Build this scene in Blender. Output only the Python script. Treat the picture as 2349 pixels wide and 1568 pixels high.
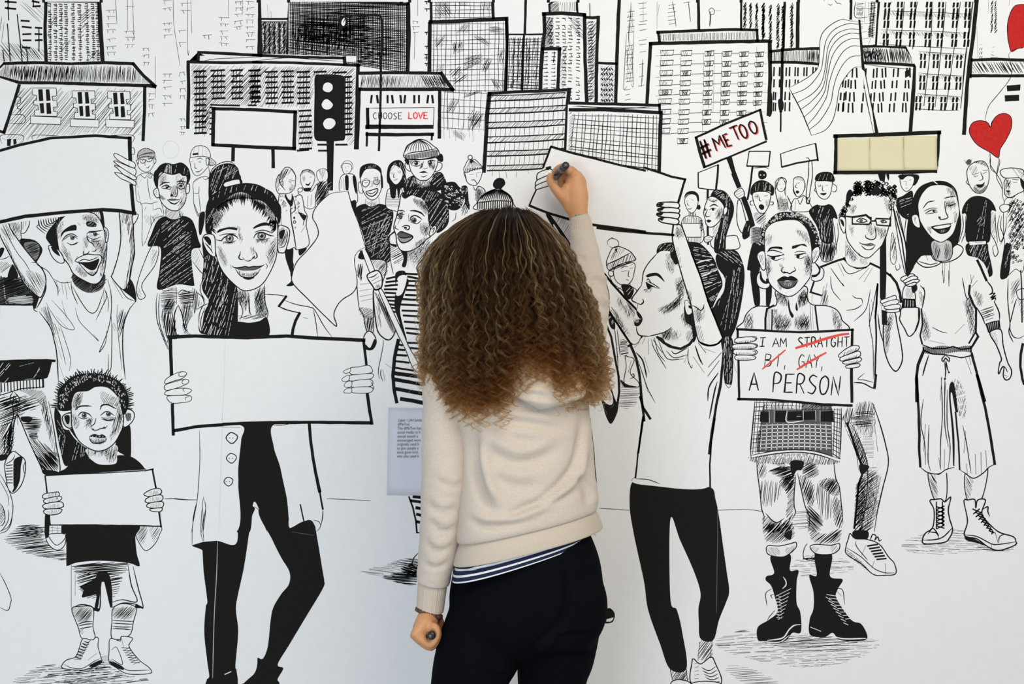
import bpy, bmesh, math, random
import numpy as np
from mathutils import Vector, Matrix
from mathutils.geometry import tessellate_polygon

for o in list(bpy.data.objects):
    bpy.data.objects.remove(o, do_unlink=True)
scene = bpy.context.scene
C = scene.collection
R = math.radians

# ------------------------------------------------------------------ camera
W_PX, H_PX = 2349.0, 1568.0
F_PX = 50.0 / 36.0 * W_PX            # 50 mm lens
CAM_D = F_PX / 1000.0                # wall plane y = 0: one photo pixel = 1 mm there
CAM_Z = 1.43
cam_d = bpy.data.cameras.new('camera')
cam_d.lens = 50.0
cam_d.sensor_width = 36.0
cam_d.dof.use_dof = True
cam_d.dof.focus_distance = CAM_D - 0.40
cam_d.dof.aperture_fstop = 7.0
cam = bpy.data.objects.new('camera', cam_d)
cam.location = (0, -CAM_D, CAM_Z)
cam.rotation_euler = (R(90), 0, 0)
C.objects.link(cam)
scene.camera = cam

# ------------------------------------------------------------------ light
world = bpy.data.worlds.new('world')
scene.world = world
world.use_nodes = True
world.node_tree.nodes['Background'].inputs[0].default_value = (0.90, 0.95, 1.0, 1)
world.node_tree.nodes['Background'].inputs[1].default_value = 0.50

def area(name, loc, aim, sx, sy, power, col):
    d = bpy.data.lights.new(name, 'AREA')
    d.shape = 'RECTANGLE'; d.size = sx; d.size_y = sy
    d.energy = power; d.color = col
    o = bpy.data.objects.new(name, d)
    o.location = loc
    o.rotation_euler = (Vector(aim) - Vector(loc)).to_track_quat('-Z', 'Y').to_euler()
    C.objects.link(o)
    return o
area('ceiling_lamp', (0.95, -2.35, 2.85), (0.1, 0, 1.5), 1.9, 1.3, 43, (1.0, 0.905, 0.76))
area('window_daylight', (-1.0, -3.35, 0.85), (-0.25, 0, 0.95), 1.2, 1.3, 43, (0.78, 0.89, 1.0))

scene.view_settings.view_transform = 'Standard'
scene.view_settings.look = 'None'
scene.view_settings.exposure = 0.0
scene.view_settings.gamma = 1.0
scene.view_settings.use_curve_mapping = False

# ------------------------------------------------------------------ materials
def mat(name, col, rough=0.85, spec=0.2):
    m = bpy.data.materials.new(name)
    m.use_nodes = True
    b = m.node_tree.nodes['Principled BSDF']
    b.inputs['Base Color'].default_value = (*col, 1)
    b.inputs['Roughness'].default_value = rough
    b.inputs['Specular IOR Level'].default_value = spec
    return m

def noise_mat(name, c1, c2, scale, rough=0.85, spec=0.2, bump=0.0, bscale=None, detail=3, stretch=None):
    m = mat(name, c1, rough, spec)
    nt = m.node_tree; b = nt.nodes['Principled BSDF']
    tc = nt.nodes.new('ShaderNodeTexCoord')
    src = tc.outputs['Object']
    if stretch:
        mp = nt.nodes.new('ShaderNodeMapping'); mp.inputs['Scale'].default_value = stretch
        nt.links.new(src, mp.inputs['Vector']); src = mp.outputs['Vector']
    n = nt.nodes.new('ShaderNodeTexNoise'); n.inputs['Scale'].default_value = scale; n.inputs['Detail'].default_value = detail
    nt.links.new(src, n.inputs['Vector'])
    r = nt.nodes.new('ShaderNodeValToRGB')
    r.color_ramp.elements[0].color = (*c1, 1); r.color_ramp.elements[1].color = (*c2, 1)
    r.color_ramp.elements[0].position = 0.3; r.color_ramp.elements[1].position = 0.7
    nt.links.new(n.outputs['Fac'], r.inputs['Fac']); nt.links.new(r.outputs['Color'], b.inputs['Base Color'])
    if bump:
        n2 = nt.nodes.new('ShaderNodeTexNoise'); n2.inputs['Scale'].default_value = bscale or scale; n2.inputs['Detail'].default_value = 4
        nt.links.new(src, n2.inputs['Vector'])
        bp = nt.nodes.new('ShaderNodeBump'); bp.inputs['Strength'].default_value = bump; bp.inputs['Distance'].default_value = 0.002
        nt.links.new(n2.outputs['Fac'], bp.inputs['Height']); nt.links.new(bp.outputs['Normal'], b.inputs['Normal'])
    return m

M = {}
M['w'] = noise_mat('wall_paper_white', (0.80, 0.80, 0.80), (0.82, 0.82, 0.82), 40, 0.75, 0.25)
M['k'] = noise_mat('black_ink', (0.0105, 0.0108, 0.0098), (0.017, 0.0165, 0.0152), 300, 0.9, 0.04)
M['g1'] = mat('pencil_grey_pale', (0.55, 0.55, 0.55))
M['g0'] = mat('pencil_wash_faint', (0.62, 0.62, 0.62))
M['g2'] = mat('ink_wash_mid', (0.30, 0.30, 0.30))
M['g3'] = mat('ink_wash_dark', (0.09, 0.09, 0.09))
M['r'] = noise_mat('red_ink', (0.48, 0.022, 0.020), (0.55, 0.030, 0.027), 120, 0.9, 0.05)
M['p'] = mat('red_pen', (0.76, 0.085, 0.075), 0.9, 0.05)
MATS = ['w', 'k', 'g0', 'g1', 'g2', 'g3', 'r', 'p']
MI = {k: i for i, k in enumerate(MATS)}

def tag(o, label=None, cat=None, group=None, kind=None):
    if label: o['label'] = label
    if cat: o['category'] = cat
    if group: o['group'] = group
    if kind: o['kind'] = kind
    return o

def mesh_obj(name, verts, faces, mats, parent=None, mi=None, smooth=False):
    me = bpy.data.meshes.new(name)
    me.from_pydata(verts, [], faces)
    for m in (mats if isinstance(mats, (list, tuple)) else [mats]):
        me.materials.append(m)
    if mi is not None:
        me.polygons.foreach_set('material_index', mi)
    if smooth:
        me.polygons.foreach_set('use_smooth', [True] * len(me.polygons))
    me.update()
    o = bpy.data.objects.new(name, me)
    C.objects.link(o)
    if parent: o.parent = parent
    return o

def box(name, x0, x1, y0, y1, z0, z1, m, parent=None):
    v = [(x, y, z) for x in (x0, x1) for y in (y0, y1) for z in (z0, z1)]
    f = [(0, 1, 3, 2), (4, 6, 7, 5), (0, 4, 5, 1), (2, 3, 7, 6), (0, 2, 6, 4), (1, 5, 7, 3)]
    return mesh_obj(name, v, f, m, parent)

# ------------------------------------------------------------------ the setting
tag(box('wall_back', -2.6, 2.6, 0.0, 0.15, 0, 3.4, M['w']), kind='structure')
floor_m = noise_mat('floor_grey', (0.36, 0.35, 0.34), (0.42, 0.41, 0.40), 6, 0.5, 0.4)
tag(box('floor', -3.4, 3.4, -5.0, 0.15, -0.1, 0.0, floor_m), kind='structure')
tag(box('baseboard_back', -2.6, 2.6, -0.015, 0.0, 0.0, 0.09, mat('skirting_white', (0.7, 0.7, 0.7), 0.5)), kind='structure')

# ------------------------------------------------------------------ mural drawing kit
# every drawing is thin ink film on the wall; numbers are photo pixels = millimetres on the wall
class Film: pass
FS = Film()
FS.cur = None
FS.ox = FS.oy = 0.0; FS.k = 3.915
FS.rng = random.Random(5); FS.up = 0.0
DZ = 1.0e-5
LAY = np.zeros((220, 320))
def cells(p):
    xs = [a for a, b in p]; ys = [b for a, b in p]
    f = lambda v, n: int(min(n - 1, max(0, v / 8 + 8)))
    return slice(f(min(ys) - 4, 220), f(max(ys) + 4, 220) + 1), slice(f(min(xs) - 4, 320), f(max(xs) + 4, 320) + 1)

mural = bpy.data.objects.new('mural', None)
C.objects.link(mural)
mural.location = (0, 0, 0)
tag(mural, 'black and white ink wall mural of a protest crowd with blank placards and city skyline', 'mural')

def flush():
    p = FS.cur
    if p is None: return
    if p['f']:
        used = sorted(set(p['m']))
        rm = {u: i for i, u in enumerate(used)}
        o = mesh_obj(p['name'], p['v'], p['f'], [M[MATS[u]] for u in used], p['parent'], [rm[u] for u in p['m']])
    else:
        o = bpy.data.objects.new(p['name'], None); C.objects.link(o); o.parent = p['parent']
    if p['label']: o['label'] = p['label']
    if 'marks' in p['name'] or 'hatching' in p['name']: o['kind'] = 'stuff'
    p['obj'] = o
    FS.cur = None
    return o

def part(name, label=None):
    flush()
    FS.cur = FS.top = dict(name=name, label=label, v=[], f=[], m=[], parent=mural)
    FS.rng.seed(name + str(label))

def sub(name, label=None):
    flush()
    FS.cur = dict(name=name, label=label, v=[], f=[], m=[], parent=FS.top['obj'])

def T(ox, oy, k=3.915):
    FS.ox, FS.oy, FS.k = ox, oy, k

def pts(s):
    if not isinstance(s, str): return [tuple(p) for p in s]
    out = []
    for t in s.split():
        a, b = t.split(',')
        out.append((FS.ox + float(a) / FS.k, FS.oy + float(b) / FS.k))
    return out

def smooth(p, closed=False, step=3.0):
    n = len(p)
    if n < 3: return p
    out = []
    for i in range(n if closed else n - 1):
        if closed:
            a, b, c, d = p[i - 1], p[i], p[(i + 1) % n], p[(i + 2) % n]
        else:
            b, c = p[i], p[i + 1]
            a = p[i - 1] if i else (2 * b[0] - c[0], 2 * b[1] - c[1])
            d = p[i + 2] if i + 2 < n else (2 * c[0] - b[0], 2 * c[1] - b[1])
        m = max(1, min(12, int(math.dist(b, c) / step)))
        for j in range(m):
            t = j / m
            out.append(tuple(0.5 * (2 * b[q] + (c[q] - a[q]) * t + (2 * a[q] - 5 * b[q] + 4 * c[q] - d[q]) * t * t
                                    + (3 * b[q] - a[q] - 3 * c[q] + d[q]) * t ** 3) for q in (0, 1)))
    if not closed: out.append(p[-1])
    return out

def V3(x, y, z):
    return ((x - 1174.5) / 1000.0, -z, CAM_Z - (y - 784.0) / 1000.0)

def ribbon(p, w, c='k', taper=0.35, rough=0.16):
    p = [p[0]] + [b for a, b in zip(p, p[1:]) if math.dist(a, b) > 1e-4]
    n = len(p)
    if n < 2: return
    if w < 2.5: w = w * 1.12 + 0.28
    P = FS.cur; z = 4e-5 + DZ * (LAY[cells(p)].max() + 0.4 + FS.up + (.3 if c == 'k' else .15 if c == 'w' else 0)); base = len(P['v']); rng = FS.rng
    tot = sum(math.dist(a, b) for a, b in zip(p, p[1:])); acc = 0.0
    cl = math.dist(p[0], p[-1]) < 0.5
    ws = 1.0
    for i in range(n):
        a = p[i - 1] if i else p[0]; b = p[i + 1] if i + 1 < n else p[-1]
        if cl and (i == 0 or i == n - 1): a, b = p[-2], p[1]
        dx, dy = b[0] - a[0], b[1] - a[1]; l = math.hypot(dx, dy) or 1
        if i: acc += math.dist(p[i - 1], p[i])
        e = 1.0
        if taper and not cl:
            t = min(acc, tot - acc); q = max(3 * w, 0.18 * tot)
            if t < q: e = (1 - taper) + taper * t / q
        ws += (1 + rng.uniform(-rough, rough) - ws) * 0.6
        h = 0.5 * w * e * ws
        # mitre
        if 0 < i < n - 1:
            d1 = (p[i][0] - a[0], p[i][1] - a[1]); d2 = (b[0] - p[i][0], b[1] - p[i][1])
            l1 = math.hypot(*d1) or 1; l2 = math.hypot(*d2) or 1
            cs = (d1[0] * d2[0] + d1[1] * d2[1]) / (l1 * l2)
            h *= min(1.5, 1 / max(0.5, math.sqrt(max(0, (1 + cs) / 2))))
        nx, ny = -dy / l * h, dx / l * h
        x, y = p[i]
        if not cl:                      # round-ish caps
            if i == 0: x -= dx / l * h * .6; y -= dy / l * h * .6
            if i == n - 1: x += dx / l * h * .6; y += dy / l * h * .6
        P['v'].append(V3(x + nx, y + ny, z)); P['v'].append(V3(x - nx, y - ny, z))
    k = MI[c]
    for i in range(n - 1):
        j = base + 2 * i
        P['f'].append((j, j + 1, j + 3, j + 2)); P['m'].append(k)

def fillp(p, c):
    if len(p) < 3: return
    P = FS.cur; base = len(P['v']); k = MI[c]
    cl = cells(p); lz = LAY[cl].max() + 1; LAY[cl] = lz; z = 4e-5 + DZ * lz
    tri = tessellate_polygon([[Vector((x, y, 0)) for x, y in p]])
    P['v'].extend(V3(x, y, z) for x, y in p)
    for t in tri:
        a, b, d = t
        ax, ay = p[a]; bx, by = p[b]; dx, dy = p[d]
        if (bx - ax) * (dy - ay) - (by - ay) * (dx - ax) < 0: a, b = b, a
        P['f'].append((base + a, base + d, base + b)); P['m'].append(k)

def L(w, s, c='k', taper=0.55):
    for q in s.split('|'): ribbon(smooth(pts(q)), w, c, taper)
def K(w, s, c='k', taper=0.0):
    for q in s.split('|'):
        p = pts(q); out = []
        for a, b in zip(p, p[1:]):
            m = max(1, int(math.dist(a, b) / 14))
            out += [(a[0] + (b[0] - a[0]) * j / m + (FS.rng.uniform(-.12, .12) * min(w, 3) if j else 0), a[1] + (b[1] - a[1]) * j / m + (FS.rng.uniform(-.12, .12) * min(w, 3) if j else 0)) for j in range(m)]
        ribbon(out + [p[-1]], w, c, taper, 0.1)
def F(c, s):
    for q in s.split('|'): fillp(pts(q), c)
def wash(s, c):
    rng = FS.rng
    for q in s.split('|'):
        p = smooth(pts(q), True, 6); cx = sum(a for a, b in p) / len(p); cy = sum(b for a, b in p) / len(p)
        rad = max(math.dist((cx, cy), a) for a in p); sp = 2.6 if c == 'g1' else 2.5
        for i in range(2 * int(2.2 * rad / sp)):
            th = math.radians(rng.uniform(30, 75) if i % 2 else rng.uniform(78, 120)); i = i // 2 + (i % 2) * .5; dx, dy = math.cos(th), -math.sin(th); o = -1.1 * rad + i * sp
            x0 = cx + .8 * o; y0 = cy + .6 * o
            for t0, t1 in clip(p, x0, y0, dx, dy):
                l = t1 - t0; t0 += l * rng.uniform(-.22, .3); t1 += l * rng.uniform(-.3, .22)
                ribbon([(x0 + dx * t0, y0 + dy * t0), (x0 + dx * (t0 + t1) / 2, y0 + dy * (t0 + t1) / 2), (x0 + dx * t1, y0 + dy * t1)], rng.uniform(.6, 1.2), 'g2' if c == 'g1' else 'g1', .7)
def S(c, s):
    if c in ('g0', 'g1'): return wash(s, c)
    for q in s.split('|'): fillp(smooth(pts(q), True), c)
def O(w, s, c='w', lc='k'):
    for q in s.split('|'):
        p = smooth(pts(q), True); fillp(p, c); ribbon(p + [p[0]], w, lc, 0)
def Q(w, s, c='w', lc='k'):
    for q in s.split('|'):
        p = pts(q); fillp(p, c); K(w, q + ' ' + q.split()[0], lc)
def E(cx, cy, rx, ry, c='k', w=0, lc='k'):
    p = [(FS.ox + (cx + rx * math.cos(a * math.pi / 9)) / FS.k, FS.oy + (cy + ry * math.sin(a * math.pi / 9)) / FS.k) for a in range(18)]
    fillp(p, c)
    if w: ribbon(p + [p[0]], w, lc, 0)

def clip(poly, x0, y0, dx, dy):
    ts = []
    n = len(poly)
    for i in range(n):
        (ax, ay), (bx, by) = poly[i], poly[(i + 1) % n]
        da = (ax - x0) * dy - (ay - y0) * dx; db = (bx - x0) * dy - (by - y0) * dx
        if (da > 0) != (db > 0):
            t = da / (da - db); px, py = ax + (bx - ax) * t, ay + (by - ay) * t
            ts.append((px - x0) * dx + (py - y0) * dy)
    ts.sort()
    return list(zip(ts[::2], ts[1::2]))

def H(s, ang=45, sp=5.0, w=0.8, c='k', sm=True, jit=0.35, seg=0.0, dens=1.0):
    """hatching inside an outline; seg breaks the lines into short strokes"""
    for q in s.split('|'):
        p = pts(q)
        if sm: p = smooth(p, True, 6)
        rng = FS.rng
        cx = sum(a for a, b in p) / len(p); cy = sum(b for a, b in p) / len(p)
        rad = max(math.dist((cx, cy), a) for a in p)
        n = int(2 * rad / sp) + 1
        for i in range(n):
            if rng.random() > dens: continue
            a = math.radians(ang + rng.uniform(-1, 1) * jit * 9)
            dx, dy = math.cos(a), -math.sin(a)
            o = -rad + (i + rng.uniform(-jit, jit)) * sp
            th = math.radians(ang)
            x0 = cx + math.sin(th) * o; y0 = cy + math.cos(th) * o
            for t0, t1 in clip(p, x0, y0, dx, dy):
                l = t1 - t0
                if l < 0.8: continue
                if seg and l > seg * 1.3:
                    t = t0 + rng.uniform(0, .2) * seg
                    while t < t1:
                        e = min(t1, t + seg * rng.uniform(.6, 1.2))
                        ribbon([(x0 + dx * t, y0 + dy * t), (x0 + dx * e, y0 + dy * e)], w * rng.uniform(.7, 1.2), c, .5)
                        t = e + seg * rng.uniform(.1, .5)
                else:
                    t0 += l * rng.uniform(0, .08) * (jit > .2); t1 -= l * rng.uniform(0, .12) * (jit > .2)
                    m = 3 if l > 30 else 1
                    ribbon([(x0 + dx * (t0 + (t1 - t0) * j / m) + (rng.uniform(-.35, .35) if j else 0), y0 + dy * (t0 + (t1 - t0) * j / m)) for j in range(m + 1)], w * rng.uniform(.75, 1.2), c, .5)

def X(s, a1=20, a2=110, sp=5.0, w=0.8, c='k', **k):
    H(s, a1, sp, w, c, **k); H(s, a2, sp, w, c, **k)

def dashes(x0, x1, y0, y1, nx, ny, l, w, ang=0, skip=0.0, jit=0.15, c='k', sheer=0.0):
    """regular rows of short dashes, numbers in tile pixels"""
    rng = FS.rng
    for i in range(nx):
        for j in range(ny):
            if rng.random() < skip: continue
            u = i / max(1, nx - 1); v = j / max(1, ny - 1)
            x = x0 + (x1 - x0) * u + rng.uniform(-jit, jit) * l + sheer * v; y = y0 + (y1 - y0) * v + rng.uniform(-jit, jit) * w * 2
            a = math.radians(ang + rng.uniform(-8, 8)); ll = l * rng.uniform(.8, 1.15) / 2
            q = [(FS.ox + (x + s * ll * math.cos(a)) / FS.k, FS.oy + (y - s * ll * math.sin(a)) / FS.k) for s in (-1, 1)]
            ribbon(q, w / FS.k * rng.uniform(.8, 1.2), c, .2)

def tt(x0, x1, ys, w=1.6):
    """far window marks: a bar with two short legs"""
    rng = FS.rng
    for y in ys:
        n = rng.choice((1, 2, 2))
        L(w, '%f,%f %f,%f' % (x0 + rng.uniform(-6, 6), y + rng.uniform(-6, 6), x1 + rng.uniform(-6, 6), y + rng.uniform(-8, 4)))
        for j in range(n):
            x = x0 + (x1 - x0) * (.2 + .55 * j) + rng.uniform(-8, 8)
            L(w * 1.2, '%f,%f %f,%f' % (x, y, x + rng.uniform(-10, 14), y + rng.uniform(18, 34)))

def gridl(s, nx, ny, w, jit=.8):
    """bent grid over the quad p00 p10 p11 p01"""
    a, b, c, d = pts(s); rng = FS.rng
    def P2(u, v):
        return tuple((a[q] * (1 - u) + b[q] * u) * (1 - v) + (d[q] * (1 - u) + c[q] * u) * v for q in (0, 1))
    for n, o in ((nx, 0), (ny, 1)):
        for i in range(n):
            t = (i + .5 + rng.uniform(-.22, .22)) / n; p = []
            for j in range(5):
                u = j / 4; q = P2(t, u) if o == 0 else P2(u, t)
                p.append((q[0] + rng.uniform(-jit, jit), q[1] + rng.uniform(-jit, jit)))
            ribbon(smooth(p, step=20), w * rng.uniform(.7, 1.3), 'k', .3)

# single-stroke hand lettering, unit box 1 x 1 (y down)
GL = {
 'A': '0,1 .5,0 1,1|.18,.65 .82,.65', 'B': '.1,0 .1,1|.1,0 .8,.1 .7,.42 .1,.47 .95,.6 .8,.95 .1,1', 'C': '.9,.12 .5,0 .1,.3 .08,.7 .45,1 .9,.88',
 'E': '.95,.02 .1,.02 .1,.98 .95,.98|.1,.48 .75,.48', 'G': '.9,.15 .5,0 .1,.35 .15,.8 .55,1 .9,.8 .9,.55 .55,.55', 'H': '.1,0 .1,1|.9,0 .9,1|.1,.5 .9,.5',
 'I': '.5,0 .5,1', 'L': '.15,0 .12,.98 .9,1', 'M': '0,1 .12,0 .5,.62 .88,0 1,1', 'N': '.1,1 .12,0 .88,1 .9,0',
 'O': '.5,0 .12,.2 .06,.6 .3,.96 .7,.94 .95,.6 .88,.18 .5,0', 'P': '.12,1 .12,0 .75,.06 .85,.3 .65,.52 .14,.55', 'R': '.12,1 .12,0 .75,.06 .82,.28 .6,.48 .14,.5|.4,.5 .95,1',
 'S': '.9,.1 .45,0 .12,.22 .45,.46 .88,.68 .6,.98 .08,.9', 'T': '0,.03 1,0|.5,.02 .5,1', 'V': '0,0 .5,1 1,0', 'Y': '0,0 .5,.48 1,0|.5,.48 .42,1',
 '#': '.35,0 .22,1|.8,0 .66,1|0,.36 1,.3|0,.7 1,.64', ',': '.4,.9 .3,1.25',
}
RND = set('BCGOPRS')
def letter(ch, ox, oy, w, h, sw, c='k', rot=0.0, skew=0.0):
    ca, sa = math.cos(rot), math.sin(rot)
    for q in GL[ch].split('|'):
        p = []
        for t in q.split():
            a, b = map(float, t.split(','))
            x = a * w - skew * (b - 1) * h; y = (b - 1) * h
            p.append((FS.ox + (ox + x * ca - y * sa) / FS.k, FS.oy + (oy + x * sa + y * ca) / FS.k))
        ribbon(smooth(p) if ch in RND else [p[0]] + [m for a, b in zip(p, p[1:]) for m in (((a[0] + b[0]) / 2, (a[1] + b[1]) / 2), b)], sw, c, .3, .1)
# ================================================================== mural: skyline
T(0, 0)
part('drawn_window_marks', 'loose rows of inked window ticks of far towers')
tt(955, 1040, (90, 150, 215, 275, 350, 420, 475)); tt(1125, 1215, (62, 280, 340, 405)); tt(1282, 1345, (435, 495, 560))
tt(1465, 1545, (10, 75, 205, 260, 315, 660, 720, 780, 860, 925)); tt(1625, 1715, (30, 95)); tt(1605, 1668, (275, 385)); tt(1615, 1665, (650, 730, 795, 860, 1065, 1135, 1185))
tt(1330, 1388, (840, 890, 945, 1020)); tt(1815, 1900, (320,), 2); tt(1970, 2050, (160, 215, 275, 335, 390)); tt(2108, 2180, (15, 70, 130, 190, 240)); tt(2210, 2285, (15, 70, 130, 185, 240, 295, 355, 415))
L(.7, '1035,0 1044,100 1050,215|1145,0 1147,270|1190,0 1198,200 1205,360|1555,0 1560,200 1590,420 1618,590|1685,0 1686,480 1698,455|1715,0 1722,300|1395,510 1395,880|2050,0 2055,160|2180,0 2180,120', taper=.2)
L(.4, '1460,1330 1490,1280 1545,1265 1595,1300 1605,1360 1570,1410 1520,1420 1475,1390 1460,1330', 'g1')
T(580, 0)
tt(1435, 1490, (190, 240, 290)); L(.8, '1480,0 1482,140|1455,290 1450,530', taper=.2)
for y in (15, 80, 290, 415, 490, 520, 570): K(2, '1545,%d 1590,%d' % (y, y)); K(1.6, '1562,%d 1562,%d' % (y, y + 22))
L(.8, '130,40 138,160|163,100 166,165')
T(1160, 0)
for x0, x1, ys in ((1085, 1160, (105, 150, 185, 240, 290)), (1195, 1270, (30, 75, 130, 190, 220, 270, 360, 400, 465)), (1075, 1150, (410, 450, 490, 520, 580, 620, 660, 700, 730)), (1065, 1125, (805, 850, 895)), (1190, 1245, (575, 685, 770)), (1455, 1530, (10, 45, 75, 110, 145, 180, 215)), (1600, 1660, (22,))):
    for y in ys: L(2, '%d,%d %d,%d' % (x0 + (y * 7) % 11, y + 4, x1 - (y * 5) % 13, y - 5))
L(1.2, '1125,20 1122,120 1105,300 1110,420|1140,160 1145,300|1235,0 1235,190|1230,530 1225,690 1218,780|1495,0 1515,120 1530,240|1640,0 1650,100 1660,200|1380,40 1365,140')
L(1, '1085,300 1070,560 1060,780 1068,805 1090,770|1150,300 1140,560 1145,780 1128,750|1100,640 1095,730|1120,640 1125,730|1110,420 1095,480 1095,620|1130,420 1135,600|1360,0 1358,260')
H('1095,90 1140,90 1145,290 1095,290', 80, 4, 1, sm=False, seg=16); H('1080,410 1140,410 1135,740 1075,740', 75, 4, 1, sm=False, seg=14, dens=.6)
L(1, '1825,90 1850,70 1875,95 1870,125 1840,130 1825,90|1875,97 1930,97|1850,100 1862,102'); L(2.6, '1835,105 1838,160 1832,240')
T(1749, 0)
L(1, '550,0 560,12|590,35 610,48 630,38|650,0 670,30 690,28 710,42'); L(.8, '2030,0 2028,120|2220,0 2216,50|1925,240 1935,520|1950,400 1975,400|2070,430 2080,415|2060,470 2080,465')
dashes(2060, 2095, 20, 280, 2, 15, 30, 7, 60); dashes(1950, 1970, 440, 515, 2, 3, 22, 6, 70)
L(2, '2050,518 2110,518|2055,490 2080,500')

part('drawn_building', 'far left tower of dashes and hatching behind tiled house')
T(0, 0)
H('0,370 130,380 400,450 405,550 0,550', -52, 3.2, .9, sm=False)
H('150,0 400,60 400,200 300,200', -45, 6, .6, sm=False); H('0,120 60,200 40,380 0,400', 80, 6, .6, sm=False)
K(2.6, '70,0 78,180|66,215 92,550|155,130 200,550|25,450 38,550|240,440 250,550|350,250 350,460')
K(4.4, '48,15 145,22|48,72 140,80|290,10 350,22|296,58 360,55|190,185 262,190|200,240 280,248|205,308 278,305|208,362 278,362|203,425 268,430|318,248 375,252|315,305 375,308|318,362 378,360')
K(2, '75,0 70,85|300,0 300,60')

part('drawn_building', 'black-framed tower packed with rows of tiny dark windows')
F('w', '400,0 905,0 932,555 405,555')
for i, x in enumerate((445, 497, 545, 592, 652, 712, 778, 832, 872)):
    dashes(x, x, 38, 535, 1, 27, 25, 10, 0, .04, .22, sheer=12 if i > 3 else 4)
    dashes(x + 10, x + 12, 45, 540, 1, 22, 14, 5, 90, .1)
H('430,180 520,110 500,200 440,260', 55, 4, 1.4, sm=False); H('700,120 840,60 820,160 760,300 730,400', 40, 5, 1.2, sm=False); H('780,480 900,440 915,540 780,540', 50, 3, 1.2, sm=False); H('540,430 620,330 640,380 560,470', 55, 4, 1.2, sm=False)
K(8, '412,0 405,280 415,560'); K(6.5, '395,8 640,10 900,12'); K(9.5, '890,0 905,300 922,555')

part('drawn_building', 'drawn house with hatched tile roof and quoined windows')
F('w', '30,565 1195,565 1400,780 1300,785 1285,1260 0,1360 0,690')
H('40,580 1190,590 1335,745 180,735 0,690 0,640', 84, 2.6, 1.15, sm=False); H('150,590 700,590 640,735 200,735 60,690', 78, 6, 1.6, sm=False)
H('175,780 1285,790 1275,1215 1140,1225 860,1205 350,1245 60,1310 45,1210', 50, 3.6, .75, sm=False)
K(7, '35,570 300,562 640,572 940,562 1195,572'); K(7.5, '1195,570 1290,680 1395,775'); K(7.6, '1395,778 1330,768 900,758 500,745 180,742 0,695'); K(5, '35,570 0,605')
K(7.8, '1300,785 1298,1000 1285,1258')
for dx, dy, w in ((0, 0, 1), (358, 25, .94), (676, 30, .93)):
    sub('drawn_window')
    f = lambda s: ' '.join('%f,%f' % (290 + dx + (float(a.split(',')[0]) - 290) * w, float(a.split(',')[1]) + dy) for a in s.split())
    Q(1.1, f('290,790 505,790 510,860 468,865 475,905 510,905 515,960 480,962 482,1000 515,1003 510,1045 310,1040 312,990 345,985 340,945 303,940 302,905 330,900 325,855 290,850'))
    for s in ('342,802 382,800 390,905 350,908', '410,802 443,800 455,903 417,906', '355,928 392,925 398,1015 365,1018', '415,925 452,922 462,1020 420,1024'): F('k', f(s))
    Q(1.1, f('272,1042 548,1052 545,1118 274,1110'))
sub('drawn_window')
L(1.1, '170,790 172,830 152,835 155,870 182,875 183,925 155,930 158,975 185,980 183,1030|100,1030 212,1035 215,1105 75,1105')
sub('drawn_window'); L(1.1, '300,1262 302,1215 525,1218')
sub('drawn_window'); L(1.1, '1000,1215 1190,1215 1195,1270 1180,1285'); sub('drawn_window'); L(1.1, '1180,1325 1203,1330 1205,1385 1180,1380')
sub('drawn_window'); L(1.1, '15,1290 12,1215 200,1215 200,1275 170,1275|20,1240 45,1250'); F('k', '62,1250 100,1245 95,1310 65,1312|118,1250 145,1245 150,1290 122,1300')
part('drawn_placard', 'corner of a tilted blank placard over the tiled house')
F('w', '0,700 178,758 30,1195 0,1180'); K(7.5, '172,765 110,960 35,1192'); K(6, '35,1190 0,1178')

# far dark blocks
T(580, 0)
part('drawn_building', 'small dark scribbled tower beside the big crosshatched block')
F('w', '60,170 320,170 320,500 60,500'); F('g3', '72,190 305,190 300,490 68,490')
H('80,200 300,200 300,490 75,490', 60, 4, 1.5, 'w', sm=False, seg=8); dashes(105, 280, 215, 480, 5, 14, 30, 14, 60)
for x in (108, 165, 220, 275): L(2, '%d,200 %d,330 %d,480' % (x, x - 15, x), 'w')
K(6.5, '60,0 58,250 52,490'); K(5, '60,170 310,170'); K(6, '330,0 318,250 308,495')
part('drawn_building', 'wide block filled with dense black crosshatching')
F('w', '322,5 1400,35 1395,650 322,500')
gridl('330,15 1385,40 1385,655 325,500', 62, 40, 1.7, .5); gridl('420,130 1000,150 1010,400 420,380', 20, 14, 1.4, .6)
H('350,200 900,200 850,480 360,470', 80, 5.2, 1.3, sm=False); H('620,60 1160,80 1150,620 900,560', 2, 5.4, 1.3, sm=False); H('1000,300 1380,300 1370,480 1000,520', -3, 5, 1.2, sm=False)
K(7, '322,0 640,8 1000,22 1395,35'); K(9, '1395,28 1402,330 1388,650'); K(2.5, '900,0 1100,15')
K(8, '1330,0 1335,25')
T(580, 0)
part('drawn_building', 'tall block with bent grid of windows and smudged hatching')
F('w', '1595,0 2165,0 2170,160 2290,165 2260,820 2120,850 2080,1290 1690,1210 1690,660 1585,650')
gridl('1615,0 2150,0 2145,170 1615,180', 12, 5, .9, 1)
gridl('1605,210 2265,195 2255,830 1600,830', 17, 14, .95, 1.2); gridl('1690,800 2120,820 2090,1180 1690,1160', 9, 6, .95, 1.2)
for x in (1715, 1765, 1820, 1870, 1945, 1975): L(.9, '%d,1150 %d,%d' % (x, x + 3, 1215 + (x * 7) % 90))
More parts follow.
